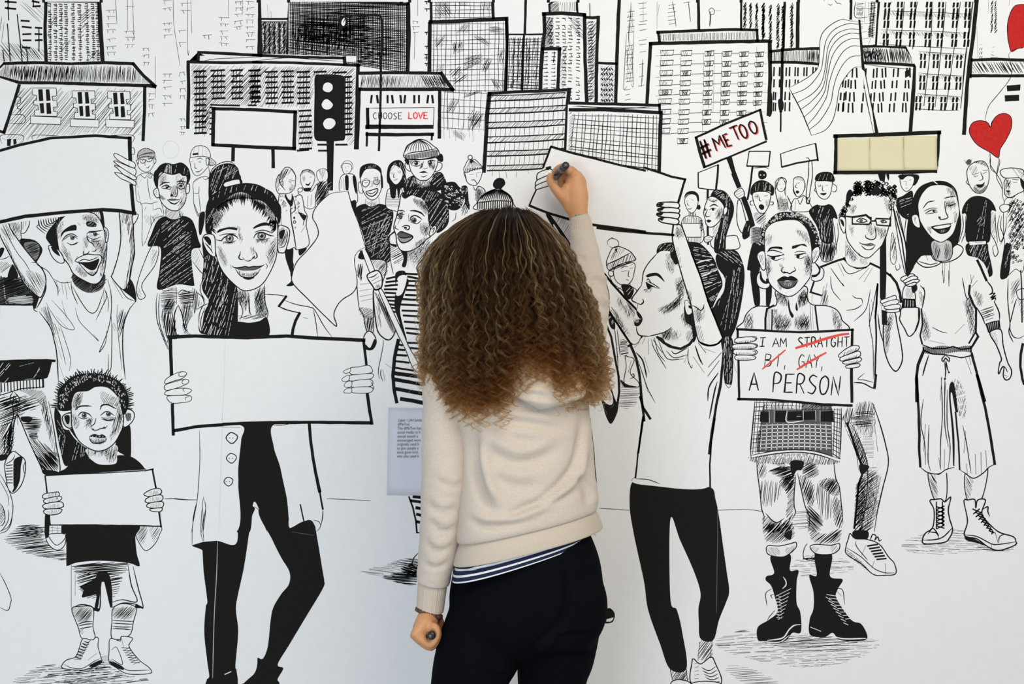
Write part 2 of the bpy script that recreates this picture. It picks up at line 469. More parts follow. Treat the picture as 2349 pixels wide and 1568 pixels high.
for s, a in (('1630,0 1750,0 1800,160 1640,170', -55), ('1850,0 1960,0 1900,60 1850,40', 50), ('2040,10 2140,0 2140,100 2050,80', -70), ('1870,220 1960,200 1940,290 1830,300', 50), ('2120,220 2260,250 2255,320 2120,290', 3), ('1990,300 2150,380 2120,420 1980,340', -35), ('1640,340 1740,300 1700,420 1620,430', 50), ('1790,380 1900,370 1890,460 1800,500', 80), ('1900,510 2070,480 2070,560 1880,640', 20), ('2080,520 2160,510 2100,660 2050,640', 65), ('2200,430 2260,440 2245,600 2205,560', 80), ('1650,590 1720,570 1710,640 1660,640', 50), ('2130,700 2260,720 2250,810 2180,810', -60), ('1790,880 1860,880 1800,1020 1720,1010', 60), ('1960,980 2080,1000 2040,1140 1930,1180', 60), ('1900,850 2060,800 2060,840 1880,880', 15), ('1790,1160 1920,1200 1900,1270 1800,1220', -45)):
    H(s, a, 2.6, .9, sm=False)
H('1760,640 1870,590 1880,660 1790,690', 45, 4.5, 2.6, sm=False); H('1800,700 1920,660 1920,710 1800,760', 40, 5, 2.4, sm=False); H('1920,1050 2060,1030 1990,1150', 62, 3.6, 2, sm=False); H('1790,380 1900,370 1895,430 1800,440', 80, 6, 2.2, sm=False)
K(6.5, '1600,0 1602,190'); K(7.5, '2152,0 2160,165'); K(9, '1590,205 1585,640'); K(9, '1590,198 1850,190 2050,178 2285,168'); K(8, '2278,165 2285,400 2268,815')
part('drawn_building', 'wide office block with heavy bars of windows and white parapet')
T(0, 0)
F('w', '1775,470 3200,505 3200,555 1690,555 1680,1145 1840,1250 2280,1250 2280,990 2290,700')
T(580, 0)
F('w', '-500,500 830,520 830,570 950,590 935,1330 840,1335 400,1355 400,980 -500,980')
T(0, 0)
H('1715,575 2349,585 2349,960 1910,950 1880,1130 1710,1140', 48, 3.2, .9, sm=False); H('1800,900 1900,950 1890,1180 1830,1230 1800,1200', 60, 4, .9, sm=False)
for x, w, y0, n in ((1795, 105, 640, 12), (1955, 120, 632, 6), (2125, 100, 632, 6), (2285, 100, 632, 6)):
    for j in range(n):
        y = y0 + j * 50.5; K(4.6, '%d,%d %d,%d' % (x - w / 2 + (j * 7) % 12, y + 2, x + w / 2 + (j * 5) % 10, y - 3))
    for d in (-.28, 0, .3): L(1.4, '%f,%f %f,%f' % (x + d * w, y0, x + d * w - 6, y0 + (n - 1) * 50), taper=.1)
for j in range(6): K(4, '%d,%d %d,%d' % (1885, 965 + j * 48, 1905, 965 + j * 48))
K(4, '1890,940 1990,945 2150,948|2230,945 2300,945')
K(8, '1690,555 1694,850 1686,1148'); K(7, '1690,555 2000,562 2349,560'); K(7, '1780,545 1785,470 2050,482 2349,498'); L(1.2, '1820,550 1950,528 2349,512'); K(7, '2330,0 2338,260 2345,500')
T(580, 0)
H('0,585 930,605 920,690 0,700', 45, 3.6, .9, sm=False); H('840,690 925,660 915,1300 840,1310', 50, 3.4, .9, sm=False); H('400,980 545,980 545,1340 400,1345', 70, 3.4, .8, sm=False); H('60,650 560,660 540,980 60,970', 62, 4.2, .9, sm=False)
for x, w, y0, n in ((20, 80, 632, 7), (165, 105, 645, 7), (310, 105, 640, 7), (452, 110, 645, 7), (605, 105, 645, 1), (780, 120, 650, 1), (850, 70, 690, 12)):
    for j in range(n):
        y = y0 + j * 47; K(4.3, '%d,%d %d,%d' % (x - w / 2 + (j * 7) % 12, y + 2, x + w / 2 + (j * 5) % 10, y - 2))
    if n > 1:
        for d in (-.25, .05, .3): L(1.4, '%f,%f %f,%f' % (x + d * w, y0, x + d * w - 4, y0 + (n - 1) * 47), taper=.1)
for j in range(8): K(4.3, '%d,%d %d,%d' % (415 + (j * 7) % 14, 995 + j * 49, 520 + (j * 5) % 9, 990 + j * 49))
K(4.5, '745,1298 845,1298|585,1298 660,1298|590,1352 660,1352|400,1352 500,1345')
K(6.5, '0,495 400,512 815,522'); K(8, '822,515 826,575'); K(6.5, '0,558 300,562 600,572 955,588'); L(1.2, '0,548 300,520 560,535 815,552'); K(9, '945,585 938,900 925,1330')
part('drawn_billboard', 'blank white billboard on two posts over the office block')
T(0, 0)
K(8, '2095,1320 2092,1440'); T(580, 0); K(8, '180,1330 183,1500'); T(0, 0)
F('w', '1915,970 2665,1005 2655,1335 1910,1300'); K(7.6, '1915,975 2300,985 2660,1005'); K(9, '1918,970 1912,1300'); K(8, '1910,1300 2250,1318 2650,1335'); K(8.5, '2652,1000 2642,1330')
part('drawn_traffic_light', 'black drawn traffic light with three white lamps on a pole')
T(580, 0)
O(1, '560,690 620,672 740,672 815,690 825,760 822,1100 825,1240 780,1262 640,1265 560,1245 552,1100 556,850', 'k')
O(1, '625,800 640,750 680,738 715,760 718,800 690,828 650,825', 'w'); O(1, '615,940 640,895 675,890 710,920 722,945 690,982 640,980', 'w'); O(1, '628,1110 650,1070 690,1058 735,1075 742,1120 700,1160 650,1155', 'w')
F('k', '660,1255 730,1255 725,1430 720,1710 668,1710 666,1400')
part('drawn_shop', 'small shop front with hatched roof and lettered sign')
F('w', '950,655 1690,655 1800,810 1690,825 1680,1240 960,1330')
H('970,670 1680,675 1760,785 965,790', 80, 2.9, 1.2, sm=False)
H('1500,675 1690,675 1765,790 1560,790', -62, 3.4, 1.8, sm=False)
K(7.5, '945,658 1300,652 1690,658'); K(9, '1690,655 1740,730 1798,808'); K(8, '1798,808 1700,800 1300,802 960,800'); K(8.5, '955,800 935,1330'); K(8, '1678,820 1675,1235')
for x in (1068, 1115, 1210, 1250, 1325, 1368, 1450, 1492, 1575, 1610): K(5, '%d,858 %d,922' % (x, x + (x % 3 - 1) * 8))
sub('drawn_sign', 'shop sign reading choose love')
Q(1.2, '1040,970 1628,965 1622,1125 1040,1120'); K(8, '1030,975 1032,1150'); K(9, '1020,1140 1300,1140 1612,1138')
for i, ch in enumerate('CHOOSE'): letter(ch, 1080 + i * 45, 1072 - (i % 2) * 3 + (i < 3) * -4, 36 if i else 34, 58, 1.3)
for i, ch in enumerate('LOVE'): letter(ch, 1395 + i * 46, 1066, 38, 58, 2.4, 'p')
sub('drawn_counter')
K(8, '1020,1205 1300,1210 1618,1205'); K(5, '1025,1190 1022,1310|1610,1200 1606,1255')
part('drawn_street_lamp', 'arched street lamp post drawn in front of the shop')
K(5.5, '830,148 900,140 1100,130 1140,140 1158,180 1160,320 1150,640 1145,1000 1132,1350')
S('k', '765,180 800,145 845,165 855,215 830,240 800,262 780,285 775,240'); S('w', '800,185 822,160 832,200 815,235 795,215'); K(1.4, '815,200 835,150')

T(1160, 0)
part('drawn_building', 'banded block with round drum tower rising behind it')
K(6, '180,0 172,310'); K(4, '0,310 350,308')
F('w', '20,320 345,320 345,820 20,820'); 
for x in (70, 125, 205, 275): H('%d,340 %d,335 %d,800 %d,800' % (x - 22, x + 20, x + 10, x - 30), 80, 2.2, 1.5, sm=False, seg=20)
gridl('25,340 345,335 320,810 10,800', 9, 17, 1.5, .8); K(5, '165,310 148,815'); K(4, '5,160 15,400 5,810'); K(7, '10,170 15,320 0,830')
part('drawn_building', 'round shaded tower with drum top and narrow side slab')
F('w', '335,120 715,130 725,920 330,800'); F('w', '390,40 430,5 640,0 645,110 400,110'); F('w', '715,150 840,155 830,935 715,920'); F('w', '838,560 995,565 990,935 835,935')
H('395,40 480,20 480,105 400,105', 45, 2.2, 1.2, sm=False); H('395,40 480,20 480,105 400,105', -45, 2.6, 1, sm=False); H('490,20 635,10 635,100 490,105', 88, 4, 1.3, sm=False)
H('345,150 430,150 440,430 350,430', 60, 2.4, 1.1, sm=False); H('345,150 420,150 420,430 350,430', -30, 2.6, .9, sm=False); H('560,150 690,160 700,360 620,300', -42, 3.4, .8, sm=False); H('490,440 560,380 540,780 490,790', 55, 3, .8, sm=False)
for i, x in enumerate((405, 465, 525, 580, 650)): dashes(x, x + 8, 165, 890, 1, 24, 30, 8, -5, .08, .2); dashes(x + 10, x + 14, 180, 880, 1, 12, 16, 6, -60, .2)
K(8.5, '345,120 350,280 335,430'); K(9, '335,125 500,118 712,135'); K(8.5, '708,130 712,500 728,925'); K(5, '395,105 392,40 430,12 520,2 640,5'); K(5, '640,0 645,110')
H('728,190 820,190 805,910 735,910', 50, 2.4, .9, sm=False); dashes(762, 765, 200, 890, 1, 26, 40, 9, 15)
K(7, '715,155 780,160 835,155'); K(8, '832,150 818,500 812,930'); K(1.5, '755,30 757,150')
dashes(865, 955, 620, 900, 5, 7, 18, 14, -60); H('845,590 985,590 975,920 840,920', 50, 3.2, .8, sm=False)
K(6, '835,565 1000,572'); K(8, '1020,0 1010,200 1000,480 988,930'); L(2, '1020,260 1015,480')
sub('drawn_annex')
F('w', '325,440 490,440 470,810 320,800'); dashes(360, 430, 475, 790, 2, 10, 36, 7, 0, .05); dashes(368, 436, 470, 790, 2, 10, 14, 5, 75); K(1.6, '440,470 428,560')
K(8, '325,440 490,438'); K(9, '330,440 315,640 312,800'); K(8, '482,440 475,620 468,800')

part('drawn_building', 'tall hotel block with crowded rows of small scribbled windows')
F('w', '1290,385 2349,365 2370,1040 2250,980 1700,1330 1270,940'); F('w', '1360,280 2260,260 2255,370 1380,375')
H('1390,305 2240,285 2240,355 1390,368', 88, 3.0, 1.5, sm=False)
K(7, '1730,0 1735,265'); K(5, '2115,0 2115,265'); 
K(7, '1360,290 1700,275 2000,265 2262,270'); K(6.5, '1370,290 1382,375'); K(6.5, '2255,265 2262,370'); K(8.5, '1295,392 1700,382 2000,375 2430,368'); K(8, '1302,390 1285,650 1268,930')
for j, y in enumerate((480, 570, 660, 750, 835, 915, 1010, 1095, 1180, 1270)):
    L(.9, '1345,%d 1700,%d 2349,%d' % (y + 20 + (j % 3) * 8, y + 4, y - 6 + (j % 2) * 10), 'k') if j < 9 else None
    for i, x in enumerate((1450, 1625, 1830, 1990, 2140, 2280)):
        x -= j * 4
        if (j == 6 and i > 4) or (j == 7 and i > 3) or (j == 8 and i > 1) or (j == 9 and i != 1): continue
        w = (60, 50, 42, 42, 44, 40)[i]; h = 24 - (i > 3) * 2
        yy = y + (i - 2) * 3
        Q(1.3, '%d,%d %d,%d %d,%d %d,%d' % (x - w, yy - h + 5, x + w, yy - h, x + w - 8, yy + h - 4, x - w + 5, yy + h))
        q = FS.rng.random()
        if i > 1 or q > .7: H('%d,%d %d,%d %d,%d %d,%d' % (x - w * .6, yy - h, x + w * .5, yy - h, x + w * .4, yy + h, x - w * .5, yy + h), 65, 1.6, 1.7, sm=False)
        else: H('%d,%d %d,%d %d,%d %d,%d' % (x - w * .7, yy - h, x + w * .2, yy - h, x + w * .1, yy + h, x - w * .7, yy + h), 65, 3, 1.2, sm=False)
for x in (1390, 1570, 1775, 1830, 1870, 1935, 2115, 2250): L(1, '%d,%d %d,%d' % (x + 5, 420 + x % 90, x - 8, 1000 + x % 300 - (x > 1700) * 60))
part('drawn_building', 'low office block with striped floors of windows')
F('w', '0,830 575,800 560,930 540,1340 330,1510 0,1530'); T(580, 0); F('w', '2120,850 2330,825 2330,1530 2080,1530'); T(1160, 0)
for y0, y1 in ((845, 895), (960, 1010), (1085, 1140), (1215, 1270), (1345, 1390), (1475, 1520)):
    H('-150,%d 545,%d 535,%d -150,%d' % (y0 + 12, y0 - 14, y1 - 18, y1 + 8), 45, 2.6, 1.1, sm=False)
    K(3.4, '-165,%d 200,%d 535,%d' % (y1 + 12, y1 + 2, y1 - 20)); K(2, '-165,%d 200,%d 535,%d' % (y0 + 14, y0 + 4, y0 - 14))
for x in range(-140, 530, 43):
    for y0, y1 in ((890, 975), (1005, 1095), (1140, 1220), (1268, 1350), (1392, 1478)): L(2.2 if x % 2 else 1.3, '%d,%d %d,%d' % (x + 6 + y0 % 7, y0, x + y1 % 9, y1))
T(580, 0); K(9, '2125,840 2108,1000 2090,1300 2075,1540'); T(1160, 0)
K(7.5, '-150,838 150,822 360,815 570,805'); K(9, '570,800 555,950 548,1130 540,1345'); L(1.2, '-120,1530 -120,1580|-60,1530 -55,1600|100,1520 95,1590|200,1515 205,1560|0,1530 10,1600')
part('drawn_building', 'low wide block with curved grid facade and flat roof')
F('w', '560,920 1385,945 1385,1010 1400,1010 1385,1560 800,1450 545,1370')
gridl('600,1015 1380,1040 1370,1560 560,1440', 21, 11, 1.3, 1.5); H('575,1005 610,1005 605,1330 560,1350', 50, 3.6, 1.4, sm=False)
K(7, '565,925 800,930 1100,938 1385,945'); K(8, '575,985 900,985 1200,1000 1400,1012'); K(6, '1380,940 1385,1010'); K(9, '1395,1005 1385,1250 1378,1560'); L(1.4, '600,955 900,965 1370,970|640,950 1000,975 1290,960')

T(1749, 0)
part('drawn_building', 'pair of tall towers with handwritten rows of window dashes')
F('w', '-50,0 320,0 320,440 60,440'); dashes(5, 5, 40, 330, 1, 20, 34, 9, 60); dashes(70, 65, 55, 350, 1, 22, 36, 9, 60); dashes(140, 120, 50, 430, 1, 26, 36, 10, 55); dashes(185, 165, 60, 430, 1, 30, 34, 11, 50); dashes(265, 270, 50, 420, 1, 24, 44, 8, 75)
dashes(255, 260, 60, 410, 1, 14, 24, 7, 60)
K(6, '200,0 190,400 180,640'); K(8.5, '320,0 315,430'); K(3, '-60,-3 320,3'); T(1160, 0); dashes(2150, 2155, 40, 240, 1, 16, 40, 8, 60); dashes(2200, 2205, 40, 250, 1, 16, 34, 9, 60); dashes(2255, 2255, 40, 250, 1, 16, 34, 9, 60); dashes(2315, 2320, 40, 340, 1, 24, 36, 9, 60); T(1749, 0)
part('drawn_building', 'long low block with striped roof and paired window strokes')
F('w', '80,440 1290,420 1415,590 1385,600 1340,1190 900,1200 80,1000')
H('85,465 505,440 500,565 80,560', 88, 2.7, 1.7, sm=False); H('905,430 1290,430 1370,575 915,560', -80, 3.2, 1.8, sm=False); H('905,430 1060,430 1080,560 915,560', 80, 3, 1.4, sm=False)
K(6.5, '70,462 300,440 510,435'); K(6.5, '75,560 300,560 510,575'); K(6.5, '890,418 1100,415 1290,425'); K(8, '1290,422 1350,510 1412,590'); K(7, '1412,590 1250,578 1050,568 910,565'); K(9, '1372,595 1350,900 1328,1190'); L(1, '930,580 1100,600 1360,625')
for j, (y0, y1) in enumerate(((605, 680), (715, 780), (825, 895), (920, 995))):
    for x in (105, 155, 215, 245, 295, 320, 375, 400, 455, 480) if j < 2 else (100, 118, 205, 245):
        if j and x > 330: continue
        K(3.6, '%d,%d %d,%d' % (x, y0 + x % 7, x - 3, y1))
    for x in (760, 810, 845, 930, 1000, 1030, 1075, 1105, 1180, 1212, 1290, 1315):
        xx = x - j * 12 + (x > 1200) * 8
        K(3.8, '%d,%d %d,%d' % (xx, y0 + 5 + x % 13, xx + (3 if x % 2 else -4), y1 + 5 + x % 11))
    if j: K(3.8, '%d,%d %d,%d|%d,%d %d,%d' % (745 - 20 * j, y0 + 10, 740 - 20 * j, y1, 775 - 22 * j + 20, y0, 772 - 22 * j + 20, y1))
F('k', '1280,640 1322,620 1322,680 1280,700')
K(7, '180,440 175,700 165,1000'); K(4, '165,980 163,1180'); S('k', '140,900 165,890 190,920 185,985 150,990'); K(9, '65,380 70,700 55,1030'); S('k', '50,850 85,840 85,1020 50,1035'); K(7, '0,365 80,370')
part('drawn_building', 'leaning tower block of hatched balconies and tall panes')
F('w', '1050,0 1910,0 1860,600 1780,1000 1370,980 1380,600 1290,415 1010,405')
for r in range(6):
    yb = (100, 280, 290, 465, 660, 850)[r] if r else 0
rows = ((0, 1080), (110, 1080), (280, 1060), (470, 1400), (665, 1400), (850, 1390))
for j, (y, x0) in enumerate(rows):
    y2 = y + 140
    if j: H('%d,%d %d,%d %d,%d %d,%d' % (x0, y - 5, 1860 - j * 14, y + 20, 1850 - j * 14, y + 55, x0 + 10, y + 28), -58, 3, 1, sm=False)
    L(1, '%d,%d 1500,%d %d,%d' % (x0, y - 12, y, 1880 - j * 20, y + 18))
    xs = [x for x in (1105, 1220, 1340, 1480, 1590, 1720, 1830) if x > x0 + 10] if j < 3 else (1445, 1560, 1670, 1770) if j < 5 else (1415, 1530, 1640, 1745)
    for x in xs:
        x -= j * 6
        for d in (0, 34):
            K(5, '%d,%d %d,%d' % (x + d, y + 12 + (x // 60) * 2 % 20, x + d - 5, y + 62))
            K(4.6, '%d,%d %d,%d' % (x + d, y + 80, x + d - 6, y + 136))
for a, b in (('1160,0 1130,120', '1110,400'), ('1275,0 1260,200', '1235,400'), ('1395,0 1370,150', '1350,440'), ('1525,0 1510,400', '1450,950'), ('1650,0 1620,300', '1550,960'), ('1780,0 1740,300', '1650,960'), ('1890,0 1850,300', '1780,970')): L(1.5, a + ' ' + b, taper=.1)
L(1.2, '1370,975 1600,990 1765,990|1410,800 1740,800|1050,385 1200,405 1840,440')
K(9.5, '1040,0 1022,220 1010,405'); K(9, '1925,0 1890,350 1860,550 1835,800 1810,1200'); L(1.4, '1895,0 1860,280 1815,560 1790,900')
part('drawn_building', 'slim tower of ladder-like columns behind the flag')
F('w', '800,0 1035,0 1010,400 900,400 860,170 800,170')
H('845,15 910,10 905,150 840,140', 2, 3, 1.4, sm=False); H('850,80 905,80 900,150 845,140', 80, 3, .9, sm=False); gridl('970,0 1020,0 1000,340 950,330', 2, 24, 1.6); H('950,260 990,250 985,330 950,330', 60, 2, 1.4, sm=False); H('870,170 905,170 900,260 880,260', 0, 3.4, 1, sm=False)
K(6.5, '797,0 792,170'); L(1.4, '835,0 832,150 945,155|925,0 915,200|955,0 950,150|840,70 1000,80|910,210 955,210|895,350 960,340|970,340 955,400|895,290 950,280')
part('drawn_roof_band', 'striped eaves band with two black windows behind heart balloons')
F('w', '1880,530 2349,540 2349,1000 1840,1000'); H('1890,555 2349,555 2349,665 1885,660', -58, 4.6, 1.8, sm=False); K(7, '1880,540 2100,532 2349,540'); K(7, '1870,680 2100,680 2349,680'); K(9, '1870,530 1860,690'); sub('drawn_window'); F('k', '2192,768 2318,758 2314,812 2198,820'); sub('drawn_window'); F('k', '2175,855 2305,850 2305,905 2178,912')
part('drawn_flag', 'blank wavy striped flag on a slanted pole')
S('w', '855,175 790,190 720,175 650,200 560,270 520,350 510,480 500,600 440,670 350,730 240,790 300,930 445,1215 560,1170 630,1080 665,950 690,800 740,700 820,610 895,600 880,400')
L(1.4, '855,190 790,188 720,175 650,200 560,270 520,350 510,480 500,600 440,670 350,730 240,788|445,1215 560,1170 630,1080 665,950 690,800 740,700 820,610 895,600')
for s in ('870,218 760,215 640,270 570,370 545,520 525,630 460,730 380,800 270,845', '875,265 770,262 660,310 590,420 565,600 530,740 450,840 310,925', '880,305 780,300 680,350 605,460 575,640 540,790 440,910 340,985', '885,350 790,350 700,400 625,510 585,680 555,830 460,970 375,1050', '885,415 800,415 720,470 650,590 600,740 575,870 490,1020 410,1115', '892,500 800,510 730,570 670,680 635,800 610,930 520,1080 420,1165'): L(1.3, s, taper=.2)
L(2, '240,790 350,1000 440,1215'); 
F('k', '860,175 880,180 915,590 960,830 1045,1200 1000,1205 930,900 890,600'); F('w', '890,620 915,640 985,1000 1010,1190 1000,1190 940,900')
part('drawn_heart_balloon', 'red heart balloon cropped by the edge of the mural')
T(1749, 0)
S('r', '2232,465 2205,350 2200,230 2225,120 2265,55 2320,38 2380,60 2420,250 2349,420 2300,435'); L(1.4, '2232,465 2205,350 2200,230 2225,120 2265,55 2320,38 2349,40|2232,465 2280,440 2349,425'); L(1.2, '2232,465 2212,490 2220,540 2240,600 2240,650 2215,720 2130,830 2040,940 2010,1020 2003,1085')
part('drawn_heart_balloon', 'whole red heart balloon on looped string above crowd')
O(1.3, '2048,1140 2020,1100 1960,1082 1890,1100 1858,1160 1870,1220 1930,1300 2040,1365 2118,1415 2135,1340 2190,1250 2235,1150 2235,1060 2190,1020 2130,1025 2075,1070', 'r'); F('w', '2020,1096 2048,1136 2058,1100 2080,1062 2050,1070 2030,1080'); L(1.2, '2040,1370 2048,1440 2050,1510 2110,1566|2118,1415 2132,1450 2120,1510 2105,1570')
L(1.4, '2003,1085 2030,1110 2048,1140 2060,1095 2078,1066')
# ================================================================== mural: the crowd, left half
def flecks(s, ang, sp=5, w=1.3, seg=9, dens=.5, sm=True): H(s, ang, sp * .85, w * .62, 'w', sm=sm, seg=seg * .9, dens=dens * .9, jit=.9)

T(400, 920, 5.22)
part('drawn_ground_line_marks', 'thin horizon line drawn behind the legs')
L(1.1, '1825,1165 2080,1175 2349,1190|-30,1165 120,1178 268,1180', taper=.3); T(0, 920, 5.22); L(1.3, '1970,1168 2100,1165 2250,1178 2349,1180', taper=.2)
L(.9, '2349,1225 2315,1380 2300,1566')
T(1360, 1090, 1); L(1, '14,75 60,78 84,80|278,80 350,78 400,84', taper=.3)

T(240, 320, 6.525)
part('drawn_figure', 'slim man in a knitted beanie and round glasses')
O(.9, '470,600 540,520 620,500 700,510 760,600 850,950 880,1130 740,1200 600,1550 560,1520 560,1000 480,900')
O(1, '500,290 490,360 520,430 590,480 650,480 700,440 740,370 770,320 760,270 720,240 560,240'); O(1, '500,300 470,310 490,350 510,365', 'w'); O(1, '740,280 770,300 765,345 740,360')
O(1.2, '495,285 500,200 560,145 630,130 710,160 745,190 745,265 640,250 560,260', 'g0'); H('500,290 500,200 600,135 740,170 740,270 640,250 560,260', 70, 2, .8); L(1, '500,250 600,215 740,210|540,230 640,200 740,190')
H('500,290 560,265 740,255 740,300 700,280 560,280 510,330', 80, 1.6, 1.2); L(1.4, '530,310 550,350 600,345 605,300 530,300|620,300 640,330 690,325 715,280 625,290|605,310 622,305'); L(1, '605,350 600,380 620,385|620,420 650,425 680,385|560,470 540,510|690,470 690,520'); E(570, 315, 8, 8); E(665, 300, 8, 8)
L(1, '530,520 600,575 630,540|630,540 690,580 710,510 660,500|640,570 650,700 670,820 690,900|480,620 500,720|500,760 540,980|560,960 620,950 700,960 740,940 800,930|720,960 730,1060|620,1000 600,1060|690,1140 690,1290|700,1140 760,1230|740,1050 830,1030 860,1100'); H('590,1130 690,1150 660,1280 610,1220', 60, 3, .6); H('640,480 700,500 690,560 640,540', 60, 2, .9); H('490,580 560,560 540,660 490,660', 60, 4, .5); H('720,1150 800,1100 860,1130 760,1220', 60, 2.4, .7); L(1.6, '690,1140 700,1300|720,1150 745,1240')
part('drawn_figure', 'grinning young man in a backwards striped cap')
O(1, '1330,640 1450,560 1560,590 1560,900 1500,1090 1420,1100 1400,1150 1340,980 1330,800')
S('k', '1440,1090 1500,1090 1490,1250 1440,1430 1410,1380 1410,1180')
O(1, '1290,260 1285,380 1320,490 1370,540 1440,520 1520,440 1560,380 1555,270 1480,250'); O(1, '1520,290 1560,290 1555,370 1530,390'); 
O(1.1, '1285,265 1300,170 1350,110 1440,90 1530,120 1575,190 1580,265 1480,250 1380,255'); L(1, '1350,120 1330,200|1410,95 1395,255|1460,95 1460,250|1515,115 1520,240'); K(4.5, '1325,220 1395,212'); O(1.1, '1575,275 1620,300 1670,350 1660,375 1570,385', 'w'); H('1575,290 1660,350 1650,380 1570,380', -20, 2, 1.2); L(2, '1520,270 1515,330')
L(1.1, '1380,300 1430,275 1470,300|1290,330 1330,320|1350,340 1355,430 1385,425|1360,480 1420,475 1470,430|1370,490 1410,485'); L(2.2, '1405,335 1440,335'); L(1, '1555,400 1570,500 1560,570 1500,600 1470,560|1330,640 1440,570|1415,700 1405,800 1325,800|1410,800 1420,920 1440,1090|1340,960 1390,1090 1420,1150')
part('drawn_figure', 'young man in a scribbled black tee and faded jeans')
T(0, 380, 5.22)
O(1.4, '1820,960 1700,1230 1640,1430 1640,1540 1680,1600 1740,1560 1700,1420 1860,1180 1900,980'); L(1.2, '1655,1460 1680,1510|1650,1500 1700,1540|1640,1520 1690,1570'); H('1830,1000 1890,1000 1880,1120 1800,1220', 60, 4, .6)
T(0, 640, 5.22)
sub('jeans')
S('w', '1880,160 2330,90 2349,400 2300,640 2200,700 2190,540 2130,310 2090,480 2120,690 2020,860 1920,600 1890,450 1870,250')
S('w', '2250,100 2440,150 2470,330 2470,640 2330,660 2300,560 2200,340')
H('1920,160 2120,110 2110,300 2040,420 1940,380', 5, 2.6, 1); H('1930,380 2080,400 2110,680 2030,820 1960,600', 82, 2.2, 1.6); H('1980,240 2100,240 2060,400 1960,380', 60, 2, 1.2); H('2130,180 2330,150 2310,330 2210,360', 8, 2.2, 1.3); H('2170,330 2280,280 2310,560 2220,640', 80, 2.6, 1.3); H('2190,530 2330,560 2330,660 2210,660', 45, 2, 1.4); H('2300,100 2349,100 2420,300 2440,640 2330,600', 82, 2.4, 1.2)
L(1.6, '1885,170 1870,280 1880,480 1930,640 2010,840|1910,180 1900,350 1920,560 2020,840'); L(2.2, '2125,320 2090,420 2090,560 2120,690|2135,310 2180,420 2200,530 2220,600|2110,100 2115,300'); L(1.5, '1950,160 2060,120|1940,110 1950,150|2130,180 2180,130 2280,160|2200,340 2349,350')
L(1.8, '2349,150 2440,260 2475,640|2190,530 2230,610 2310,560'); S('k', '2040,690 2140,660 2140,700 2050,740')
sub('black_tee')
T(0, 380, 5.22)
S('w', '2300,1010 2380,990 2470,1190 2430,1290 2300,1140'); L(1.5, '2380,990 2470,1190 2430,1290 2300,1140'); H('2300,1020 2370,1010 2400,1230 2310,1140', 60, 4, .7)
S('k', '1990,605 2080,640 2190,600 2290,640 2340,740 2375,880 2403,976 2300,1010 2300,1200 2325,1400 2310,1440 2130,1420 1890,1480 1910,1250 1920,980 1770,960 1820,800 1870,680 1930,620')
flecks('1950,680 2280,690 2280,900 2290,1380 1930,1430 1960,1000', 38, 4.6, 1.5, 12, .55); flecks('1800,800 1930,760 1920,950 1790,950', 60, 5, 1, 7, .3); flecks('2100,660 2200,660 2100,900 2000,800', 40, 4, 2, 12, .6); flecks('2080,850 2250,780 2200,950 2080,1050', 42, 4, 1.8, 18, .8)
sub('head')
H('1990,520 2170,520 2180,600 2090,640 1990,600', 60, 2.4, 1, c='k'); 
S('w', '1985,510 2170,530 2190,600 2080,640 1990,600'); H('1985,510 2170,530 2190,600 2080,640 1990,600', 55, 2.2, 1); L(2, '1988,510 1985,600|2150,540 2160,610 2190,600')
O(1.6, '1890,170 1895,330 1930,430 1990,500 2060,535 2130,535 2190,480 2225,400 2235,250 2230,120 2100,60 1960,80'); O(1.5, '1890,270 1845,290 1845,340 1880,385 1910,380', 'w'); L(1, '1870,290 1870,350'); O(1.5, '2235,220 2265,215 2272,280 2255,330 2225,330')
S('g0', '1920,100 2000,110 2000,190 1910,250|2120,100 2230,110 2230,400 2180,330 2150,290 2120,370 2030,370 2090,220|1895,330 1990,390 1960,420 1910,390|2130,470 2210,400 2190,480 2140,520')
H('1900,330 1980,390 1960,420 1910,390', 60, 1.6, 1); H('2040,330 2090,220 2110,350 2060,375', 70, 2, 1.2); H('2150,380 2220,360 2200,470 2150,480', 62, 2.4, .8); H('1910,110 1990,110 1930,240', 60, 2.4, .7); H('2020,240 2060,250 2040,300', 60, 1.8, 1.6)
L(3, '1910,240 1960,205 2030,200'); L(4.2, '2120,190 2170,185 2225,195'); L(1.8, '1930,260 1990,230 2040,250|2120,230 2160,210 2210,225'); L(1.6, '1940,270 2000,275 2040,290|2120,250 2160,280 2210,265'); E(2003, 248, 22, 22); E(2165, 240, 20, 16); E(1998, 244, 6, 6, 'w')
L(1.6, '2115,240 2125,320 2110,370 2070,365|2040,360 2060,380'); S('k', '2040,365 2052,330 2075,365'); L(2.2, '2000,410 2060,400 2110,408 2150,405|2010,415 2060,450 2100,455 2145,425'); S('g3', '2010,410 2070,395 2130,405 2080,420'); L(1.4, '2040,450 2100,465'); L(1.2, '2170,390 2180,410 2160,450')
S('k', '1850,200 1840,100 1880,40 1990,-30 2080,-20 2170,-40 2250,20 2280,110 2270,180 2230,230 2235,130 2180,120 2150,90 2080,110 2010,100 1930,80 1900,130 1890,260 1860,240'); L(2, '1860,230 1845,150 1860,60|1990,-35 1920,0 1870,60')
flecks('1900,30 2050,-20 2240,30 2250,120 2150,80 2000,90', 75, 4, 1.3, 8, .55); L(1.6, '2000,0 1985,80|2030,-10 2025,90|2050,0 2050,95', 'w')

